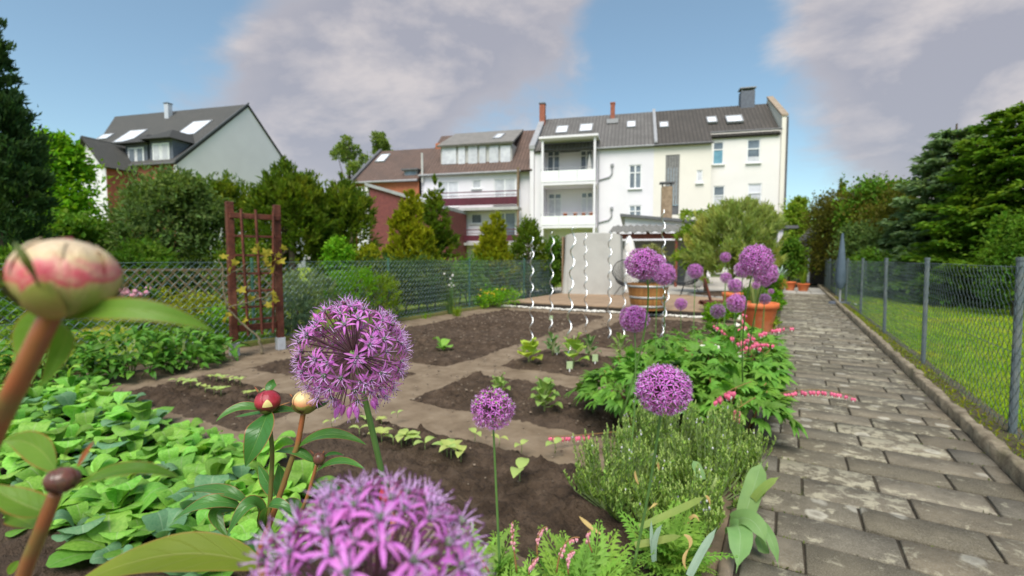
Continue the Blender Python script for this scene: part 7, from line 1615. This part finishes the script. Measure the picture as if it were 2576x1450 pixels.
leaf8(pe_, pb, (1000, 580), (1215, 488), (1470, 560), 100, dz=(0, -.01, -.01)); leaf8(pe_, pb, (1112, 678), (985, 605), (840, 610), 78, dz=(0, 0, .01)); leaf8(pe_, pb, (1175, 645), (1240, 618), (1318, 632), 34); leaf8(pe_, pb, (1135, 735), (1290, 670), (1462, 728), 68, dz=(0, -.01, -.02))
leaf8(pe_, pb, (850, 905), (790, 800), (735, 695), 110, dz=(.01, .03, .04), up=-FW); leaf8(pe_, pb, (855, 905), (885, 800), (868, 688), 95, dz=(.01, .02, .02), up=-FW + RT * .3)
leaf8(pe_, pb, (765, 1145), (690, 960), (515, 1190), 115, dz=(0, -.02, -.04), fold=.5); leaf8(pe_, pb, (665, 955), (450, 862), (188, 888), 90, dz=(-.01, -.01, .02)); leaf8(pe_, pb, (620, 985), (400, 950), (152, 1075), 110, dz=(-.01, -.03, -.03)); leaf8(pe_, pb, (575, 1000), (450, 1030), (535, 1195), 95, dz=(-.01, -.02, -.03))
leaf8(pe_, pb, (770, 1140), (835, 965), (1035, 1090), 95, dz=(0, -.03, -.03), fold=.5); leaf8(pe_, pb, (880, 975), (985, 965), (1030, 1065), 85, dz=(.01, .02, .02)); leaf8(pe_, pb, (715, 1320), (690, 1225), (595, 1290), 80, dz=(0, .01, .02)); leaf8(pe_, pb, (700, 1350), (720, 1270), (715, 1215), 60, dz=(0, .03, .03))
leaf8(pe_, pb, (1100, 850), (1220, 840), (1315, 885), 80, dz=(0, 0, .01)); leaf8(pe_, pb, (1005, 1150), (1070, 1055), (1160, 1005), 75, dz=(0, .0, .01))
for a, b, c in (((735, 205), (720, 180), (708, 162)), ((870, 295), (915, 280), (955, 268)), ((965, 235), (955, 222), (945, 212)), ((1110, 625), (1095, 605), (1082, 592)), ((1170, 620), (1178, 605), (1178, 595))):
    leaf8(pe_, pb, a, b, c, 10, M_pstem, nu=6)
# a red bud half hidden behind the nearest bloom
hb = thing('peony_bud', 'red peony bud half hidden behind the huge blurred allium', 'flower bud', pt(985, 1245, .52)); bud(hb, Vector((0, 0, 0)), wid(62, .52) / 2, M_bred, M_sepal, UPV + RT * .3, 13, (1, 1, .95), 4, None, 1.0)
g = G(); g.tube([(0, 0, -.012), (.01, 0, -.1), (.03, .02, -.3)], .0036, 8); g.build('stem', M_pstem, hb, True)
# nearest peony at the left edge
Z7 = lambda x, y: (x * .2950, 553.5 + y * .2950)
def z7(x, y, d=.17): return pt(*Z7(x, y), d)
DN = .17; nbase = pt(-60, 1700, .24); np_ = thing('peony_plant', 'very near blurred peony with a big cream and red bud at the left edge', 'plant', nbase)
stem8(np_, nbase, [(-260, 2300, .20), (0, 1700, .18), (160, 1380, .172), (330, 1020, .17), (440, 800, .17)], .0037, .0033, M_pstem, z7)
bc = z7(565, 480, DN); RAY = (bc - CAM).normalized()
bd = bud(np_, bc - nbase, .0150, M_bnear, mat('olive_sepal', (.27, .29, .06), (.33, .27, .08), 60, .4, c3=(.40, .16, .07), s3=45), UPV + RT * .35, 5, (1.02, 1.02, .92), 5, mat('rose_petals', (.60, .07, .13), (.70, .30, .28), 45, .4), 1.5)
def leaf7(a, b, c, w, dz=(0, 0, 0), m=LM_pnear, up=None, D_=DN, fold=.25): return leaf8(np_, nbase, a, b, c, w, m, dz, up, z7, .2950, fold, 0, 16, D_)
leaf7((560, 830), (1200, 770), (1830, 950), 210, (0, .0, .01), up=UPV * .6 - FW); leaf7((400, 830), (230, 950), (190, 1240), 260, (0, .01, .01), up=-FW + UPV * .3); leaf7((470, 850), (560, 1010), (330, 1440), 260, (.004, .015, .02), up=-FW)
leaf7((110, 190), (250, 380), (360, 640), 75, (-.02, -.022, -.012), m=mat('dark_bract', (.08, .12, .02), (.12, .08, .02), 30, .4), up=-FW); leaf7((0, 520), (60, 560), (160, 640), 60, (-.01, -.01, 0))
# small near bud below it
V1 = lambda x, y, d=.225: pt(x, y, d)
nb2 = pt(20, 1750, .26); sp2_ = thing('peony_plant', 'small blurred peony bud with pointed leaves at the lower left edge', 'plant', nb2)
stem8(sp2_, nb2, [(10, 1700, .25), (50, 1480, .235), (105, 1330, .225), (140, 1240, .225)], .0034, .0028, M_pstem, V1)
bud(sp2_, V1(156, 1205) - nb2, wid(80, .225) / 2 * .9, M_bsmall, M_bsmall, UPV + RT * .1, 21, (1, 1, .8), 4)
def leafv(par, base, a, b, c, w, d, dz=(0, 0, 0), up=None, m=None): return leaf8(par, base, a, b, c, w, m or LM_pnear, dz, up, V1, 1.0, .25, 0, 16, d)
leafv(sp2_, nb2, (185, 1230), (325, 1180), (458, 1205), 46, .225, (0, 0, .01)); leafv(sp2_, nb2, (140, 1185), (85, 1120), (10, 1110), 70, .225, (0, .01, .01), up=-FW + UPV * .5); leafv(sp2_, nb2, (150, 1190), (165, 1150), (178, 1122), 26, .225, (0, .01, .02), up=-FW); leafv(sp2_, nb2, (195, 1175), (215, 1140), (238, 1108), 12, .225, up=-FW, m=M_pstem); leafv(sp2_, nb2, (125, 1290), (50, 1265), (-40, 1215), 75, .225, (0, .0, .0)); leafv(sp2_, nb2, (90, 1330), (40, 1300), (-30, 1280), 60, .23, (0, .01, .0))
nb3 = pt(640, 1750, .34); lp = thing('peony_leaf_stalk', 'big blurred yellowish green leaf at the bottom edge left of the huge allium', 'leaf', nb3)
leafv(lp, nb3, (660, 1428), (440, 1395), (180, 1475), 110, .30, (.01, 0, -.01), m=leafy_mat('yellowing_leaf', (.17, .25, .02), (.22, .28, .03), edge=(.35, .25, .05), vein=(.30, .34, .08), nveins=6.0)); g = G(); g.tube([pt(660, 1428, .31) - nb3, Vector((0, 0, -.02))], .003, 8); g.build('stalk', M_pstem, lp, True)
leafv(lp, nb3, (20, 1445), (35, 1425), (48, 1410), 22, .30, up=-FW)
